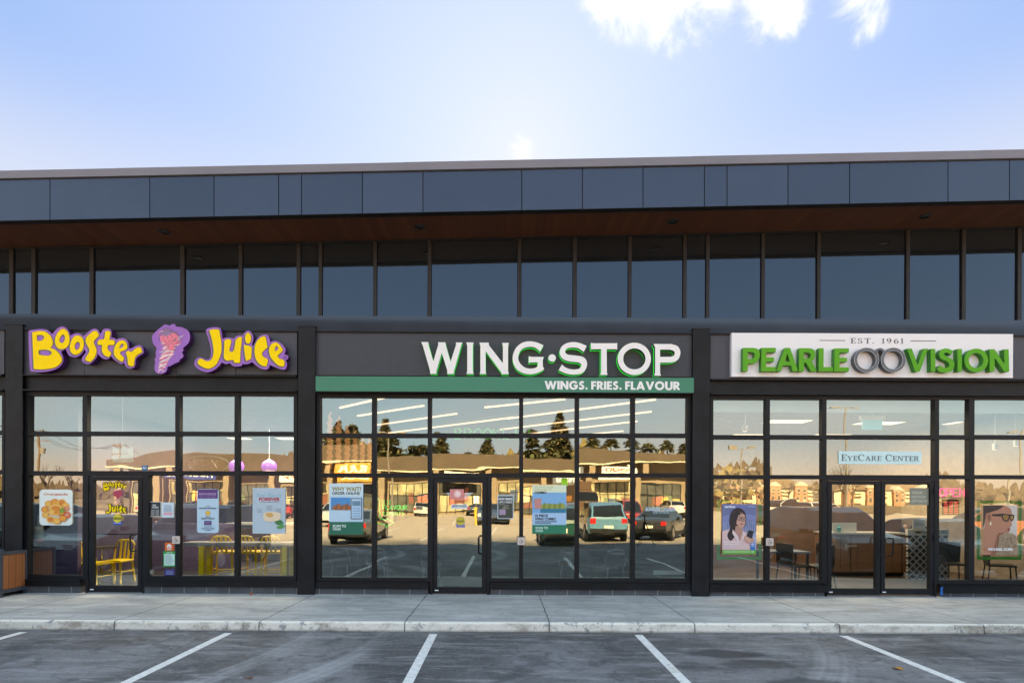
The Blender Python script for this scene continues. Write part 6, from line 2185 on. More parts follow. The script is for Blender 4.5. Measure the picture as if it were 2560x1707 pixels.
# reception counter
zc = 1.02
ct = empty('reception_desk', 'maple fronted reception desk with pale worktop inside the optician', 'desk', (PX(2170, 1400, 3.0)[0], 3.0, .006))
xl, xr = PX(2078, 1400, 2.7)[0] - ct.location.x, PX(2268, 1400, 2.7)[0] - ct.location.x
MB().box(xl, xr, -.3, .4, .10, zc - .04, CABINET).build('front', ct)
MB().box(xl - .02, xr + .02, -.34, .44, zc - .04, zc, mat('pale_worktop', (.42, .38, .32), .35)).build('worktop', ct)
MB().box(xl + .04, xr - .04, -.24, .36, 0.0, .10, BLACK).build('kick', ct)
for k in (.12, .34, .58, .8):
    xx = xl + (xr - xl) * k
    MB().box(xx - .003, xx + .003, -.304, -.3005, .12, zc - .05, mat('dark_reveal', (.03, .02, .015), .7, var=0)).build('panel_joint', ct)
MB().box(xl + .22, xl + .34, -.318, -.3045, .80, .82, CHR).build('handle', ct)
x0, x1 = PX(2083, 1400, 2.75)[0], PX(2143, 1400, 2.75)[0]
sc = empty('counter_screen', 'pale panel with a teal bottle sticker on the reception desk', 'screen', ((x0 + x1) / 2, 2.78, zc + .006))
MB().box(-(x1 - x0) / 2, (x1 - x0) / 2, 0, .02, 0, .23, pm('cfcdc4')).build('panel', sc)
MB().lathe([(.04, .02), (.045, .12), (.02, .15), (.018, .18), (.0, .18)], -.16, -.05, pm('3f8f90'), 14).build('bottle', sc)
dp = empty('display_stand', 'black and white lattice display column with a name board beside the desk', 'display', (PX(2298, 1400, 2.2)[0], 2.2, .006))


def lattice():
    m = bpy.data.materials.new('black_white_lattice')
    m.use_nodes = True
    nt = m.node_tree
    p = nt.nodes['Principled BSDF']
    tcn = nd(nt, 'ShaderNodeTexCoord')
    mp = nd(nt, 'ShaderNodeMapping')
    mp.inputs['Rotation'].default_value = (0, R(45), 0)
    nt.links.new(tcn.outputs['Object'], mp.inputs[0])
    s_ = nd(nt, 'ShaderNodeSeparateXYZ')
    nt.links.new(mp.outputs[0], s_.inputs[0])
    a_ = M(nt, 'PINGPONG', M(nt, 'DIVIDE', s_.outputs[0], .115), .5)
    b_ = M(nt, 'PINGPONG', M(nt, 'DIVIDE', s_.outputs[2], .115), .5)
    nt.links.new(MIX(nt, SMOOTH(nt, M(nt, 'MINIMUM', a_, b_), .10, .16), (.5, .47, .42), (.02, .02, .02)), p.inputs['Base Color'])
    return m


LAT = lattice()
wd = PX(2330, 1400, 2.0)[0] - PX(2268, 1400, 2.0)[0]
MB().box(-wd / 2, wd / 2 + .35, -.03, .03, 0, 1.0, LAT).build('column', dp)
m = MB().box(-wd / 2 - .01, wd / 2 + .36, -.045, .045, 1.0, 1.14, pm('c4c0b4'))
m.text('MICHAEL KORS', -.12, wd / 2 + .32, 1.04, 1.10, -.048, K_, bold=.03)
m.build('name_board', dp)
X, Z = PX(2298, 1333, 2.1)
dc = empty('display_card', 'white display card with a drawn pair of spectacles on the lattice column', 'card', (X, 2.1, 1.146))
m = MB().box(-.14, .14, 0, .01, 0, .22, pm('d8d4c8'))
for sx in (-.055, .055):
    m.prism([[(sx + p[0], .11 + p[1]) for p in ell(0, 0, .04, .03, 18)], [(sx + p[0], .11 + p[1]) for p in ell(0, 0, .031, .022, 18)]], -.002, 0, K_)
m.build('card', dc)

# black stacking chair and waiting chairs
BCH = mat('black_plastic', (.015, .015, .016), .4)
bc = empty('side_chair', 'black armless chair in front of the lattice column at the optician', 'chair', (PX(2385, 1400, 1.3)[0], 1.3, .006), R(-8), group='black waiting chairs')
MB().box(-.23, .23, -.22, .22, .44, .475, BCH).build('seat', bc)
m = MB()
m.prism([smooth_loop([(-.23, .48, 1), (.23, .48, 1), (.245, .86), (.2, .90), (-.2, .90), (-.245, .86)])], .20, .23, BCH)
m.build('backrest', bc)
for sx in (-1, 1):
    MB().tube([(sx * .21, -.2, .45), (sx * .24, -.23, 0)], .013, BCH, 8).build('leg', bc)
    MB().tube([(sx * .21, .2, .45), (sx * .25, .25, 0)], .013, BCH, 8).build('leg', bc)
for px, yy, rz, lab in ((1985, .9, 100, 'black chair facing sideways behind the second optician window'), (2040, .85, -80, 'black chair turned away behind the second optician window'), (2500, 1.1, 60, 'black chair below the sunglasses poster in the optician window')):
    o = copy_tree(bc)
    o.location = (PX(px, 1400, yy)[0], yy, .006)
    o.rotation_euler = (0, 0, R(rz))
    o['label'] = lab
ft = empty('fitting_table', 'small blue grey fitting table behind the second optician window', 'table', (PX(1955, 1400, 1.2)[0], 1.2, .006))
MB().box(-.45, .45, -.3, .3, .70, .73, mat('blue_grey_laminate', (.10, .15, .20), .4)).build('table_top', ft)
for sx in (-.4, .4):
    MB().box(sx - .02, sx + .02, -.26, -.22, 0, .70, BCH).build('leg', ft)
    MB().box(sx - .02, sx + .02, .22, .26, 0, .70, BCH).build('leg', ft)


# receptionist seated behind the desk
def person(loc):
    root = empty('person', 'long haired person in dark clothes seated behind the optician reception desk', 'person', loc)
    J = [(0, 0, .50), (0, .01, .68), (0, .02, .90), (0, .01, 1.02), (0, -.01, 1.10), (0, -.02, 1.24),
         (-.17, .02, .97), (-.21, -.05, .73), (-.14, -.27, .66), (-.12, -.36, .66), (.17, .02, .97), (.21, -.05, .73), (.14, -.27, .66), (.12, -.36, .66),
         (-.10, -.03, .50), (-.11, -.42, .50), (-.11, -.42, .06), (.10, -.03, .50), (.11, -.42, .50), (.11, -.42, .06), (-.11, -.55, .04), (.11, -.55, .04)]
    rad = [.15, .135, .155, .08, .052, .05, .062, .046, .036, .03, .062, .046, .036, .03, .10, .075, .05, .10, .075, .05, .04, .04]
    E_ = [(0, 1), (1, 2), (2, 3), (3, 4), (4, 5), (2, 6), (6, 7), (7, 8), (8, 9), (2, 10), (10, 11), (11, 12), (12, 13), (0, 14), (14, 15), (15, 16), (0, 17), (17, 18), (18, 19), (16, 20), (19, 21)]
    me = bpy.data.meshes.new('body')
    me.from_pydata(J, E_, [])
    o = bpy.data.objects.new('body', me)
    COL.objects.link(o)
    o.parent = root
    md = o.modifiers.new('skin', 'SKIN')
    md.use_smooth_shade = True
    for v, r_ in zip(me.skin_vertices[0].data, rad):
        v.radius = (r_, r_ * .8 if r_ > .1 else r_)
    me.skin_vertices[0].data[0].use_root = True
    o.modifiers.new('sub', 'SUBSURF').render_levels = 2
    me.materials.append(mat('dark_clothing', (.02, .022, .03), .8))
    SK = mat('warm_skin', (.34, .19, .13), .55, var=.05)
    h = MB()
    vs, fs = [], []
    NU, NV = 20, 14
    for j in range(NV + 1):
        ph = math.pi * j / NV
        for i in range(NU):
            th = 2 * math.pi * i / NU
            x, y, z = math.sin(ph) * math.cos(th), math.sin(ph) * math.sin(th), math.cos(ph)
            jaw = 1 - .28 * max(0, -z) ** 1.3
            yy = y * .098 * (1 - .15 * max(0, -z))
            if y < -.85 and abs(x) < .25 and -.35 < z < .1:
                yy -= .016
            vs.append((x * .073 * jaw, yy - .02, 1.24 + z * .115))
    for j in range(NV):
        for i in range(NU):
            k_ = (i + 1) % NU
            fs.append((j * NU + i, (j + 1) * NU + i, (j + 1) * NU + k_, j * NU + k_))
    h.add(vs, fs, SK)
    h.build('head', root, smooth=True)
    f = MB()
    for sx in (-.028, .028):
        f.lathe([(.0, -.118), (.010, -.116), (.012, -.110)], sx, 1.25, K_, 10, 'y')
    f.lathe([(.0, -.112), (.018, -.109)], 0, 1.185, pm('8a4038'), 10, 'y')
    f.build('facial_features', root)
    hr = MB()
    vs, fs = [], []
    for j in range(13):
        t = j / 12
        z = 1.37 - t * .40
        rr_ = .088 * math.sin(min(1, .15 + t * 2.2) * math.pi / 2) + .02 * t
        for i in range(15):
            th = R(-40 + 260 * i / 14)
            vs.append((rr_ * math.cos(th), -.012 + rr_ * 1.12 * math.sin(th), z))
    for j in range(12):
        for i in range(14):
            fs.append((j * 15 + i, j * 15 + i + 1, (j + 1) * 15 + i + 1, (j + 1) * 15 + i))
    fs.append(tuple(range(15)))
    hr.add(vs, fs, mat('black_hair', (.012, .010, .010), .45))
    hr.build('hair', root, smooth=True)
    for sx in (-1, 1):
        hd = MB()
        hd.lathe([(.0, -.44), (.026, -.425), (.034, -.39), (.026, -.355), (.0, -.35)], sx * .12, .66, SK, 10, 'y')
        for k in range(4):
            fx = sx * .12 - .026 + k * .0175
            hd.tube([(fx, -.425, .665), (fx, -.465 - .006 * (k in (1, 2)), .660), (fx, -.485 - .008 * (k in (1, 2)), .648)], [.009, .008, .006], SK, 6)
        hd.tube([(sx * .12 - sx * .03, -.39, .66), (sx * .12 - sx * .055, -.42, .655), (sx * .12 - sx * .06, -.445, .65)], [.011, .009, .007], SK, 6)
        hd.build('hand', root, smooth=True)
    return root


rx, rz_ = PX(2257, 1318, 3.9)
person((rx, 3.85, rz_ - 1.26))
oc = empty('office_chair', 'dark office chair under the seated person at the reception desk', 'chair', (rx, 3.92, .006))
sh = max(.3, rz_ - 1.26 + .36)
MB().box(-.25, .25, -.25, .25, sh - .08, sh, BCH).build('seat', oc)
MB().box(-.22, .22, .22, .27, sh + .1, sh + .45, BCH).build('backrest', oc)
MB().lathe([(.03, .05), (.03, sh - .08)], 0, 0, BCH, 10).box(-.28, .28, -.03, .03, 0, .05, BCH).box(-.03, .03, -.28, .28, .0, .048, BCH).build('base', oc)
mo = empty('computer_monitor', 'black computer monitor on the reception desk beside the seated person', 'monitor', (rx - .12, 3.15, zc + .006))
MB().box(-.2, .2, 0, .03, .06, .14, BCH).build('screen', mo)
MB().box(-.08, .08, -.02, .1, 0, .01, BCH).box(-.02, .02, .0, .02, .01, .06, BCH).build('stand', mo)
MB().box(RX['optic'][0] + 1.5, RX['optic'][1] - .5, 4.9, 5.0, .006, 2.0, mat('walnut_panelling', (.14, .07, .035), .5, vscale=3)).build('interior_wall', bld)

# ------------------------------------------------------------------ across the lot: what the shop glass mirrors
def RXD(px, dist):
    """world X of a mirrored photo column px at d metres in front of the glass"""
    return (px - FX) * (D + dist) / F


TAN = mat('sunlit_tan_stucco', (.27, .205, .135), .8, vscale=.4)
BROWNB = mat('brown_fascia_boards', (.085, .058, .036), .7, vscale=.5)
CREAM = mat('cream_panel', (.58, .53, .40), .7, vscale=.5)
DGLASS = mat('dark_shop_glass', (.10, .10, .085), .08, ior=1.6, var=.3, vscale=.5)
PGLASS = mat('pale_blind_behind_glass', (.40, .36, .22), .25, var=.45, vscale=.9)
mall = empty('shopping_plaza', 'low brown roofed shopping plaza across the lot, mirrored in the shop windows', 'building')
MY = -62.0
mx0, mx1 = RXD(322, 62), RXD(1722, 62)
MB().box(mx0, mx1, MY - 18, MY, LOT_Z, 6.2, TAN).build('wall', mall)
m = MB()
m.prism([[(mx0 - 1.2, 5.3), (mx1 + 1.2, 5.6), (mx1 + 1.2, 6.9), ((mx0 + mx1) / 2, 7.5), (mx0 + 10, 7.7), (mx0 - 1.2, 6.0)]], MY + 2.2, MY - 18.5, BROWNB)
m.build('roof', mall)
MB().prism([[(mx0 - 1.3, 5.25), (mx1 + 1.3, 5.55), (mx1 + 1.3, 5.75), (mx0 - 1.3, 5.45)]], MY + 2.3, MY + 2.201, CREAM).build('fascia', mall)
nb = 11
bw = (mx1 - mx0) / nb
for i in range(nb):
    xa = mx0 + i * bw
    MB().box(xa - .35, xa + .35, MY + 1.5, MY + 2.1, LOT_Z, 5.4, TAN).build('column', mall)
    f = MB()
    for k in range(6):
        x = xa + .6 + (bw - 1.2) * k / 5
        f.box(x - .05, x + .05, MY + .02, MY + .12, LOT_Z, 3.7, BLACK)
    for z in (LOT_Z + .35, 2.35, 3.7):
        f.box(xa + .6, xa + bw - .6, MY + .03, MY + .11, z - .05, z + .05, BLACK)
    w_ = f.build('storefront_window', mall)
    pw = random.Random(100 + i)
    for q in range(5):
        x = xa + 1.0 + (bw - 2.6) * pw.random()
        z = pw.uniform(.7, 1.7)
        MB().box(x, x + pw.uniform(.5, 1.3), MY + .08 + .004 * q, MY + .10 + .004 * q, z, z + pw.uniform(.4, 1.5), pm(pw.choice(['c8c0a8', '7a4a3c', '4c5a78', 'd8b060', '6a7a5c', '3a3432', 'b06a5c']))).build('window_poster', w_)
    MB().box(xa + .65, xa + bw - .65, MY + .04, MY + .07, LOT_Z + .4, 2.3, DGLASS if i % 3 else PGLASS).build('pane', w_)
    MB().box(xa + .65, xa + bw - .65, MY + .04, MY + .07, 2.4, 3.65, PGLASS if i % 2 else DGLASS).build('pane', w_)
fs = [(1, '2c3f8c', 'HOUSE', 'f2efe4'), (3, 'e8e2d4', 'Mary', 'a83a2a'), (4, 'd88a2a', 'BAR', 'fff0d0'), (6, 'e9e4da', 'Clips', '9a2a24'), (8, '5a5f66', 'FITNESS', 'd8dce0'), (9, 'efe9dc', 'FOOD', 'a8382c')]
labs = ['blue banner sign reading HOUSE mirrored in the juice bar windows', 'cream sign with red script mirrored in the first wing window', 'orange BAR sign mirrored in the second wing window', 'white sign reading Clips mirrored beside the wing door',
        'grey sign mirrored above the blue car in the wing windows', 'white sign with red letters mirrored in the last wing window']
for (i, bgc, t, fc), lb in zip(fs, labs):
    xa = mx0 + i * bw + 1.1
    xb = xa + bw - 2.2
    o = empty('shop_sign', lb, 'sign', (0, 0, 0), group='mirrored plaza signs')
    MB().box(xa, xb, MY + 2.32, MY + 2.45, 4.05, 5.15, pm(bgc)).build('board', o)
    # lettering faces back toward our shops (+y), so it is laid out right to left
    b = MB().text(t, xa + .4, xb - .4, 4.3, 4.9, MY + 2.46, pm(fc), bold=.03, mirror=True)
    b.build('lettering', o)

# apartments far to the right
ap_wall = [mat('warm_brick', (.36, .20, .12), .8, vscale=1.5), mat('cream_siding', (.62, .54, .40), .8, vscale=1)]
ap_roof = mat('brown_shingles', (.20, .13, .07), .85)
APW = mat('apartment_glass', (.08, .07, .06), .1)
for bi, (pa, pb, dist, lb) in enumerate(((1790, 2050, 205, 'hip roofed apartment block mirrored in the first two optician windows'), (2085, 2335, 215, 'hip roofed apartment block mirrored in the optician doors'))):
    xa, xb = RXD(pa, dist), RXD(pb, dist)
    ya = -dist
    o = empty('apartment_building', lb, 'building', group='apartment blocks beyond the lot')
    Hh = 6.3
    MB().box(xa, xb, ya - 12, ya, LOT_Z, Hh, ap_wall[1]).build('wall', o)
    r_ = MB()
    e = 1.0
    vs = [(xa - e, ya + e, Hh), (xb + e, ya + e, Hh), (xb + e, ya - 12 - e, Hh), (xa - e, ya - 12 - e, Hh), (xa + 7, ya - 6, Hh + 3.6), (xb - 7, ya - 6, Hh + 3.6)]
    r_.add(vs, [(0, 1, 5, 4), (1, 2, 5), (2, 3, 4, 5), (3, 0, 4), (0, 3, 2, 1)], ap_roof)
    r_.build('roof', o)
    nx = 4
    for k in range(nx):
        xc = xa + (xb - xa) * (k + .5) / nx
        MB().box(xc - 2.4, xc + 2.4, ya, ya + 1.2, LOT_Z, Hh + .6, ap_wall[0]).build('bay', o)
        g = MB()
        g.prism([[(xc - 2.8, Hh + .6), (xc + 2.8, Hh + .6), (xc, Hh + 2.2)]], ya + 1.3, ya - 4, ap_wall[1])
        g.build('gable', o)
        for lv in (1.0, 3.0, 4.9):
            for dx in (-1.2, 1.2):
                wf = MB().box(xc + dx - .6, xc + dx + .6, ya + 1.205, ya + 1.26, lv - .1, lv + 1.1, ap_wall[1]).build('window', o)
                MB().box(xc + dx - .5, xc + dx + .5, ya + 1.262, ya + 1.28, lv, lv + 1.0, APW).build('pane', wf)
            bx0 = xc + 2.6
            bb = MB()
            bb.box(bx0, bx0 + 3.4, ya + .002, ya + 1.3, lv - .35, lv - .2, ap_wall[1])
            for q in range(8):
                bb.box(bx0 + q * .47, bx0 + q * .47 + .06, ya + 1.22, ya + 1.28, lv - .2, lv + .55, ap_wall[1])
            bb.box(bx0, bx0 + 3.4, ya + 1.2, ya + 1.3, lv + .55, lv + .62, ap_wall[1])
            bb.build('balcony', o)


# cars
TYRE = mat('tyre_rubber', (.012, .012, .012), .8)
RIM = mat('alloy_rim', (.35, .35, .36), .3, metal=.8)
CGLASS = mat('car_glass', (.012, .014, .016), .04, ior=1.6, var=0)
TAIL = mat('tail_lamp_red', (.55, .02, .02), .2, var=0)
HEADL = mat('head_lamp_lens', (.6, .6, .58), .1, var=0)
PROF = {
    'suv': (4.5, .93, [(-2.25, .48, .95, .97), (-2.2, .34, 1.06, 1.10), (-2.05, .30, 1.08, 1.35), (-1.85, .28, 1.08, 1.58), (-1.2, .25, 1.06, 1.70), (.2, .25, 1.04, 1.70), (.55, .25, 1.03, 1.60), (1.25, .27, 1.02, 1.06), (1.9, .30, .95, .98), (2.15, .36, .84, .87), (2.25, .45, .70, .72)]),
    'sedan': (4.6, .90, [(-2.3, .46, .82, .84), (-2.22, .32, .94, .97), (-1.7, .26, .96, 1.03), (-1.55, .25, .96, 1.06), (-.85, .24, .95, 1.38), (.1, .24, .93, 1.44), (.45, .24, .92, 1.37), (1.2, .26, .90, .96), (2.0, .30, .80, .84), (2.3, .45, .62, .64)]),
    'pickup': (5.5, .98, [(-2.75, .6, 1.12, 1.14), (-2.7, .45, 1.15, 1.17), (-1.0, .40, 1.15, 1.18), (-.85, .40, 1.15, 1.62), (-.4, .38, 1.15, 1.86), (.75, .38, 1.13, 1.88), (1.0, .38, 1.12, 1.78), (1.5, .40, 1.12, 1.20), (2.5, .42, 1.06, 1.12), (2.75, .5, .8, .84)]),
}


def make_car(kind, colr, label, group=None):
    L, w, S_ = PROF[kind]
    o = empty('parked_car', label, 'car', group=group)
    paint = mat('car_paint_%02x%02x%02x' % tuple(int(c * 255) for c in colr), colr, .22, coat=1.0, var=.03)
    b, g = MB(), MB()
    rings = []
    for x, zl_, zb, zt in S_:
        end = abs(x) > L / 2 - .12
        ww = w * (.90 if end else 1.0)
        cab = zt - zb > .15
        wt_ = ww * (.78 if cab else .94)
        rings.append([(ww * .90, zl_), (ww, zl_ + .18), (ww * 1.0, (zl_ + zb) / 2 + .1), (ww * .97, zb), (wt_, zt - .03), (wt_ * .9, zt)])
    for (s0, r0), (s1, r1_) in zip(zip(S_, rings), zip(S_[1:], rings[1:])):
        x0, x1 = s0[0], s1[0]
        cab0, cab1 = s0[3] - s0[2] > .15, s1[3] - s1[2] > .15
        slope = abs(s1[3] - s0[3]) / (x1 - x0) > .35 and (cab0 or cab1) and abs(s1[3] - s0[3]) > .15
        for sg in (1, -1):
            for k in range(5):
                q = [(x0, sg * r0[k][0], r0[k][1]), (x1, sg * r1_[k][0], r1_[k][1]), (x1, sg * r1_[k + 1][0], r1_[k + 1][1]), (x0, sg * r0[k + 1][0], r0[k + 1][1])]
                if sg < 0:
                    q = q[::-1]
                t = g if (k == 3 and (cab0 or cab1)) else b
                t.add(q, [(3, 2, 1, 0)], CGLASS if t is g else paint)
        q = [(x0, r0[5][0], r0[5][1]), (x1, r1_[5][0], r1_[5][1]), (x1, -r1_[5][0], r1_[5][1]), (x0, -r0[5][0], r0[5][1])]
        (g if slope else b).add(q, [(0, 3, 2, 1)], CGLASS if slope else paint)
        q = [(x0, r0[0][0], r0[0][1]), (x1, r1_[0][0], r1_[0][1]), (x1, -r1_[0][0], r1_[0][1]), (x0, -r0[0][0], r0[0][1])]
        b.add(q, [(0, 1, 2, 3)], TYRE)
    for idx, flip in ((0, False), (-1, True)):
        x = S_[idx][0]
        pts = [(x, p[0], p[1]) for p in rings[idx]] + [(x, -p[0], p[1]) for p in rings[idx][::-1]]
        b.add(pts, [tuple(range(len(pts))) if flip else tuple(range(len(pts)))[::-1]], paint)
    b.build('body', o)
    g.build('glass', o)
    wr = .34 if kind != 'pickup' else .39
    arches = MB()
    for x in (-L * .30, L * .31):
        for sg in (-1, 1):
            b2 = sg * (w + .004)
            arches.lathe([(.0, b2), (wr + .07, b2), (wr + .075, b2 - sg * .05)], x, wr + .02, BLACK, 20, 'y')
            ys = sorted((sg * (w - .20), sg * (w + .012)))
            t = MB().lathe([(.0, ys[0]), (wr - .04, ys[0]), (wr, ys[0] + .04), (wr, ys[1] - .03), (wr - .03, ys[1]), (.0, ys[1])], x, LOT_Z * 0 + wr, TYRE, 20, 'y')
            wh = t.build('wheel', o, smooth=False)
            yo = ys[1] if sg > 0 else ys[0]
            MB().lathe([(.0, yo + sg * .012), (.05, yo + sg * .014), (wr * .62, yo + sg * .002), (wr * .66, yo + sg * .012)], x, wr, RIM, 16, 'y').build('rim', wh)
    arches.box(-L * .42, L * .42, -w * .985, w * .985, .2, .34, BLACK)
    arches.build('trim', o)
    xr, xf = S_[0][0], S_[-1][0]
    zt = S_[1][2]
    for sg in (-1, 1):
        y0_, y1_ = sorted((sg * w * .62, sg * w * .89))
        MB().box(xr - .012, xr + .12, y0_, y1_, zt - .26, zt - .04, TAIL).build('taillight', o)
        zf = S_[-1][3]
        MB().box(xf - .2, xf - .05, y0_, y1_, zf + .0, zf + .12, HEADL).build('headlight', o)
        y0_, y1_ = sorted((sg * w, sg * (w + .17)))
        MB().box(.62, .78, y0_, y1_, 1.0, 1.14, BLACK).build('mirror', o)
    MB().box(xr - .02, xr - .002, -.2, .2, .56, .70, pm('d8d4c4')).build('licence_plate', o)
    MB().box(xr - .035, xr + .1, -w * .88, w * .88, .36, .52, BLACK).build('bumper', o)
    return o


def park(o, x, y, rz):
    o.location = (x, y, LOT_Z)
    o.rotation_euler = (0, 0, R(rz))
    return o


# nose-in stalls beyond the frame edges, then the facing aisle behind the viewer
park(make_car('suv', (.045, .025, .055), 'dark purple parked car mirrored low behind the juice bar door'), -8.3, -5.5, 90)
park(make_car('sedan', (.03, .03, .033), 'black parked car mirrored left of the juice bar door'), -11.1, -5.3, 90)
park(make_car('suv', (.16, .15, .15), 'grey parked car mirrored in the leftmost juice bar pane'), -13.9, -5.6, 90)
park(make_car('sedan', (.02, .02, .022), 'black parked car mirrored in the second optician window'), 12.1, -5.4, 90)
park(make_car('suv', (.03, .022, .02), 'dark brown parked car mirrored in the optician doors'), 9.2, -5.5, 90)
park(make_car('sedan', (.10, .105, .11), 'grey parked car mirrored in the first wing window'), RXD(878, 14.2), -15.6, -90)
park(make_car('suv', (.012, .06, .05), 'dark green parked car mirrored below the combo poster'), RXD(1396, 13.2), -15.3, -90)
park(make_car('suv', (.11, .24, .35), 'light blue parked car seen from behind, mirrored in the fifth wing window'), RXD(1518, 15.2), -17.0, -90)
park(make_car('sedan', (.035, .035, .038), 'black parked car mirrored in the last wing window'), RXD(1690, 16.0), -18.0, -60)
park(make_car('pickup', (.62, .60, .55), 'white pickup truck mirrored between the first two optician windows'), RXD(1965, 34), -34.0, -25)
park(make_car('suv', (.30, .10, .05), 'rust red parked car mirrored beside the sunglasses poster'), RXD(2470, 17), -17.0, 180)
proto = {}
pal = [(.60, .58, .54), (.03, .03, .032), (.32, .03, .025), (.14, .14, .15), (.05, .07, .14), (.5, .5, .48)]
nm = ['white', 'black', 'red', 'grey', 'navy', 'silver']
rr = random.Random(21)
i = 0
for (row, xs, rz) in ((-33.5, (-24.4, -18.6, -12.9, -1.3, 4.4, 10.2, 18.8, 24.6), 90), (-54.5, (-40, -36.5, -30.5, -24, -21, -17.5, -9, -3, 4.5, 8, 14, 19.5), -90)):
    for x in xs:
        ci = (i * 5 + 1) % 6
        kd = 'suv' if i % 3 else 'sedan'
        key = (ci, kd)
        lb = '%s parked car out in the lot, mirrored small in the shop glass' % nm[ci]
        if key not in proto:
            proto[key] = make_car(kd, pal[ci], lb, 'parked cars mirrored out in the lot')
            o = proto[key]
        else:
            o = copy_tree(proto[key])
        park(o, x + rr.uniform(-.3, .3), row + rr.uniform(-.4, .4), rz)
        i += 1

# box truck by the plaza
bt_ = empty('box_truck', 'brown box truck mirrored left of the blue car in the wing windows', 'truck', (RXD(1436, 42), -42, LOT_Z), R(78))
BRN = mat('brown_truck_box', (.10, .055, .03), .5)
MB().box(-3.2, 1.6, -1.15, 1.15, .75, 3.5, BRN).build('cargo_box', bt_)
m = MB().prism([[(1.65, .6), (3.3, .6), (3.3, 1.5), (2.9, 2.5), (1.65, 2.6)]], -1.05, 1.05, BRN)
m.build('cab', bt_)
MB().prism([[(2.98, 1.55), (3.29, 1.55), (2.94, 2.4), (2.7, 2.42)]], -1.06, 1.06, CGLASS).build('window', bt_)
for x in (-2.0, 2.4):
    for sg in (-1, 1):
        ys = sorted((sg * .85, sg * 1.17))
        MB().lathe([(.0, ys[0]), (.42, ys[0]), (.45, ys[0] + .05), (.45, ys[1] - .04), (.0, ys[1])], x, .45, TYRE, 18, 'y').build('wheel', bt_)
MB().box(-2.5, .9, 1.152, 1.158, 1.8, 2.4, pm('d8902c')).build('side_stripe', bt_)

# trees behind the plaza
BARK = mat('grey_brown_bark', (.09, .065, .045), .9)
NEED = [mat('conifer_needles_dark', (.10, .105, .04), .8, var=.4, vscale=2), mat('conifer_needles_olive', (.21, .165, .06), .8, var=.4, vscale=2)]


def conifer(h, spread, seed, gaps=.15):
    r_ = random.Random(seed)
    o = empty('conifer_tree', '', 'tree')
    t = MB().tube([(0, 0, 0), (.05, 0, h * .5), (0, 0, h)], [h * .018, h * .012, .02], BARK, 7)
    t.build('trunk', o)
    cr = MB()
    lv = int(h * 3.4)
    for i in range(lv):
        t_ = i / lv
        z = h * (.16 + .84 * t_)
        rad = spread * (1 - t_) ** .7 * r_.uniform(.75, 1.15) + .12
        if r_.random() < gaps:
            continue
        nb_ = max(6, int(10 * (1 - t_) + 6))
        for k in range(nb_):
            if r_.random() < gaps:
                continue
            a_ = 2 * math.pi * k / nb_ + r_.uniform(-.35, .35)
            q = rad * r_.uniform(.7, 1.15)
            dr = -q * r_.uniform(.12, .34)
            for s_ in range(6):
                u = (s_ + .6) / 6
                px_, py_, pz_ = q * u * math.cos(a_), q * u * math.sin(a_), z + dr * u * u
                w_ = q * .34 * (1.15 - u) + .22
                for tt_ in range(2):
                    a2 = a_ + r_.uniform(-1.2, 1.2)
                    d1 = Vector((math.cos(a2), math.sin(a2), r_.uniform(-.5, .1))) * w_ * 1.5
                    d2 = Vector((-math.sin(a2), math.cos(a2), r_.uniform(-.4, .4))) * w_ * .55
                    c_0 = Vector((px_, py_, pz_ + r_.uniform(-.12, .12)))
                    cr.add([c_0 - d2, c_0 + d2, c_0 + d1], [(0, 1, 2)], NEED[0] if r_.random() < .55 else NEED[1])
    cr.build('crown', o)
    return o


protos = [conifer(13, 3.9, 1, .06), conifer(11, 4.4, 2, .12), conifer(14.5, 3.0, 3, .05), conifer(10, 3.6, 4, .2)]
spots = [(835, 0), (868, 1), (960, 2), (985, 1), (1010, 3), (1040, 3), (1062, 1), (1093, 2), (1160, 3), (1207, 0), (1285, 3), (1322, 1), (1365, 3), (1392, 0), (1475, 1), (1520, 3), (1570, 1), (1610, 3), (1655, 1), (1700, 3)]
used = set()
for n_, (px, k) in enumerate(spots):
    dist = 92 + (n_ * 37) % 26
    o = protos[k] if k not in used else copy_tree(protos[k])
    used.add(k)
    s_ = 1.16 + .34 * ((n_ * 29) % 10) / 10
    o.location = (RXD(px, dist), -dist, LOT_Z)
    o.scale = (s_, s_, s_)
    o.rotation_euler = (0, 0, n_ * 1.7)
    o['group'] = 'conifers behind the plaza'
    o['label'] = ('tall dense conifer', 'broad ragged conifer', 'slim spire-like conifer', 'short thin conifer')[k] + ' rising behind the plaza roof, mirrored in the wing windows'


def bare_tree(h, seed):
    r_ = random.Random(seed)
    o = empty('bare_tree', '', 'tree')
    m, tw = MB(), MB()

    def br(p, d, L, r, lev):
        e = p + d * L
        (m if lev < 2 else tw).tube([p, (p + e) / 2 + Vector((r_.uniform(-.06, .06), r_.uniform(-.06, .06), 0)) * L, e], [r, r * .8, r * .6], BARK, 5, cap=False)
        if lev >= 4:
            return
        for _ in range(3 if lev else 5):
            nd_ = (d + Vector((r_.uniform(-.8, .8), r_.uniform(-.8, .8), r_.uniform(-.1, .5)))).normalized()
            br(p + d * L * r_.uniform(.55, 1), nd_, L * r_.uniform(.5, .72), r * .5, lev + 1)
    br(Vector((0, 0, 0)), Vector((0, 0, 1)), h * .36, h * .02, 0)
    m.build('trunk', o)
    tw.build('crown', o)
    return o


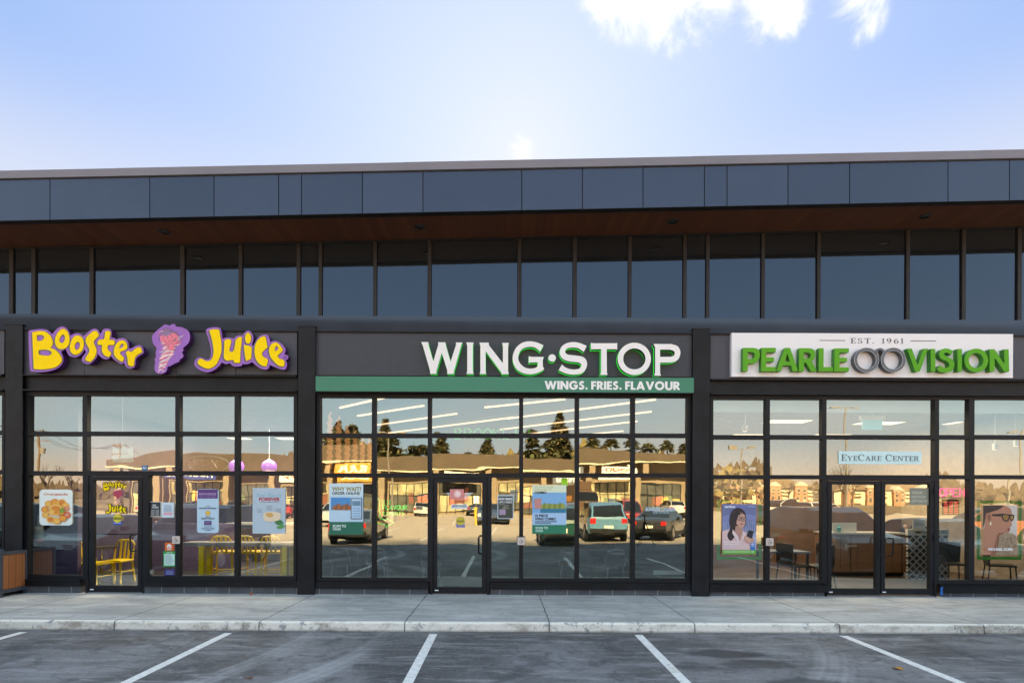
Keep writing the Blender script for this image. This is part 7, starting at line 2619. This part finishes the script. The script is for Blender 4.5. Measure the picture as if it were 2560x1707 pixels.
bp = bare_tree(11, 5)
for n_, (px, dist) in enumerate(((90, 95), (140, 80), (210, 110), (290, 90), (1990, 150), (2110, 70), (2130, 120), (2440, 100))):
    o = bp if n_ == 0 else copy_tree(bp)
    o.location = (RXD(px, dist), -dist, LOT_Z)
    o.rotation_euler = (0, 0, n_ * 2.1)
    o['group'] = 'bare trees beyond the lot'
    o['label'] = 'leafless tree beyond the lot, mirrored in the juice bar glass' if px < 400 else 'leafless tree beyond the lot, mirrored in the optician glass'
# far hedge line of woods low on the horizon
wm = MB()
rr = random.Random(9)
WOOD = mat('winter_woods', (.085, .06, .035), .9, var=.4, vscale=.1)
for i in range(1500):
    x = rr.uniform(-330, 330)
    y = -330 + rr.uniform(-20, 20)
    s_ = rr.uniform(2, 5)
    z = LOT_Z + rr.uniform(0, 9 + 4 * math.sin(x * .03))
    a_ = rr.uniform(0, 6.28)
    wm.add([(x - s_, y, z), (x + s_, y + rr.uniform(-1, 1), z + rr.uniform(-1, 1)), (x + rr.uniform(-1, 1), y, z + s_ * 1.4)], [(0, 1, 2)], WOOD)
tag(wm.build('woods'), kind='stuff')
wm = MB()
for i in range(2600):
    x = rr.uniform(-75, 60)
    y = -128 + rr.uniform(-10, 10)
    top = 10.4 + 1.5 * math.sin(x * .11) + 1.2 * math.sin(x * .37 + 1)
    z = LOT_Z + top * (1 - rr.random() ** 1.6)
    s_ = rr.uniform(.5, 1.3)
    wm.add([(x - s_, y, z), (x + s_, y + rr.uniform(-.5, .5), z + rr.uniform(-.6, .6)), (x + rr.uniform(-.6, .6), y, z + s_ * 1.7)], [(0, 1, 2)], WOOD if i % 3 else NEED[1])
tag(wm.build('woods'), kind='stuff')

# street lamps and utility poles
POLE = mat('galvanised_pole', (.20, .18, .16), .5)


def street_lamp(x, y, h, label):
    o = empty('street_lamp', label, 'street lamp', (x, y, LOT_Z), group='lot lamp posts')
    MB().lathe([(.0, 0), (.30, 0), (.30, .7), (.0, .7)], 0, 0, mat('concrete_base', (.35, .34, .32), .8), 16).build('base', o)
    MB().tube([(0, 0, .7), (0, 0, h)], [.09, .06], POLE, 8).build('pole', o)
    m = MB()
    for sg in (-1, 1):
        m.tube([(0, 0, h - .1), (sg * .9, 0, h)], .03, POLE, 6)
        m.box(sg * .9 - .35, sg * .9 + .35, -.16, .16, h - .05, h + .06, POLE)
    m.build('lamp_head', o)
    return o


for px, dist, h in ((977, 40, 8.2), (1839, 45, 7.5), (2116, 38, 9.5), (2050, 80, 8.5), (2545, 40, 8.2)):
    street_lamp(RXD(px, dist), -dist, h, 'twin-headed lot lamp post mirrored in the %s glass' % ('wing restaurant' if px < 1700 else 'optician'))
WOODP = mat('weathered_pole_wood', (.16, .10, .06), .85)
poles = []
for n_, (px, dist) in enumerate(((104, 60), (302, 85), (392, 105))):
    x = RXD(px, dist)
    o = empty('utility_pole', 'wooden utility pole with crossarms mirrored in the juice bar glass', 'utility pole', (x, -dist, LOT_Z), group='utility poles')
    h = 10.4
    MB().tube([(0, 0, 0), (0, 0, h)], [.17, .11], WOODP, 8).build('pole', o)
    for k, z in enumerate((h - .5, h - 1.5)):
        MB().box(-1.3, 1.3, -.06, .06, z, z + .12, WOODP).build('crossarm', o)
    m = MB()
    for k in range(4):
        m.lathe([(.0, h - .38), (.06, h - .38), (.05, h - .18), (.0, h - .16)], -1.1 + k * .73, 0, mat('insulator', (.3, .2, .15), .3), 8)
    m.build('insulator', o)
    if n_ < 2:
        MB().lathe([(.0, h - 3.0), (.26, h - 3.0), (.26, h - 2.1), (.0, h - 2.05)], .36, 0, POLE, 12).build('transformer', o)
    poles.append((x, -dist, h))
poles = [(-170, -45, 10.4)] + poles + [(RXD(520, 160), -160, 10.4)]
for a, b in zip(poles[:-1], poles[1:]):
    for k in (0, 1, 3):
        pa = Vector((a[0] - 1.1 + k * .73, a[1], a[2] - .16 + LOT_Z))
        pb = Vector((b[0] - 1.1 + k * .73, b[1], b[2] - .16 + LOT_Z))
        pts = [pa.lerp(pb, t / 14) - Vector((0, 0, 1.4 * 4 * (t / 14) * (1 - t / 14))) for t in range(15)]
        o = MB().tube(pts, .022, BLACK, 4).build('power_line')
        tag(o, 'thin sagging power line between utility poles mirrored in the juice bar glass', 'cable', 'power lines')

# small camera tripod out on the lot
tp = empty('tripod', 'small black camera tripod mirrored at the foot of the last wing window', 'tripod', (RXD(1618, 12.2), -12.2, LOT_Z))
m = MB()
for k in range(3):
    w = 2 * math.pi * k / 3 + .4
    MB().tube([(0, 0, 1.05), (.42 * math.cos(w), .42 * math.sin(w), 0)], [.025, .014], BLACK, 6).build('leg', tp)
MB().tube([(0, 0, .55), (0, 0, 1.25)], .022, BLACK, 8).build('centre_column', tp)
MB().box(-.08, .08, -.05, .05, 1.25, 1.36, BLACK).build('camera_body', tp)
MB().lathe([(.0, .05), (.035, .05), (.04, .14), (.0, .14)], 0, 1.305, BLACK, 12, 'y').build('lens', tp)

# pale stop-line posts in the lot
yp = empty('bollard_sign', 'yellow post with a small white sign out in the lot mirrored in the wing door', 'sign', (RXD(1190, 32), -32, LOT_Z))
MB().tube([(0, 0, 0), (0, 0, 1.3)], .11, mat('bollard_yellow', (.70, .42, .03), .5), 12).build('post', yp)
MB().box(-.2, .2, -.015, .015, 1.65, 2.2, W_).build('plate', yp)
MB().tube([(0, 0, 1.3), (0, 0, 2.0)], .03, POLE, 8).build('pole', yp)

# scrubby ground on both sides of the plaza
SCRUB = mat('dry_winter_scrub', (.20, .145, .075), .95, var=.4, vscale=.08)
for xa, xb in ((24, 500), (-500, -50)):
    o = MB().add([(xa, -690, LOT_Z + .006), (xb, -690, LOT_Z + .006), (xb, -78, LOT_Z + .006), (xa, -78, LOT_Z + .006)], [(0, 1, 2, 3)], SCRUB).build('field')
    tag(o, kind='structure')

# light given by the lit ceiling panels
for nm_, (k, en, colr) in {'a': ('juice', 46, (1, .82, .6)), 'b': ('wings', 2.5, (1, .75, .5)), 'c': ('optic', 40, (1, .80, .56))}.items():
    x0, x1 = RX[k]
    hc = rooms[k][2]
    for yy in (2.6, 5.2):
        ld = bpy.data.lights.new('ceiling_lamp', 'AREA')
        ld.shape = 'RECTANGLE'
        ld.size, ld.size_y = (x1 - x0) * .7, 1.2
        ld.energy = en
        ld.color = colr
        lo = bpy.data.objects.new('ceiling_lamp', ld)
        COL.objects.link(lo)
        lo.location = ((x0 + x1) / 2, yy, hc - .08)
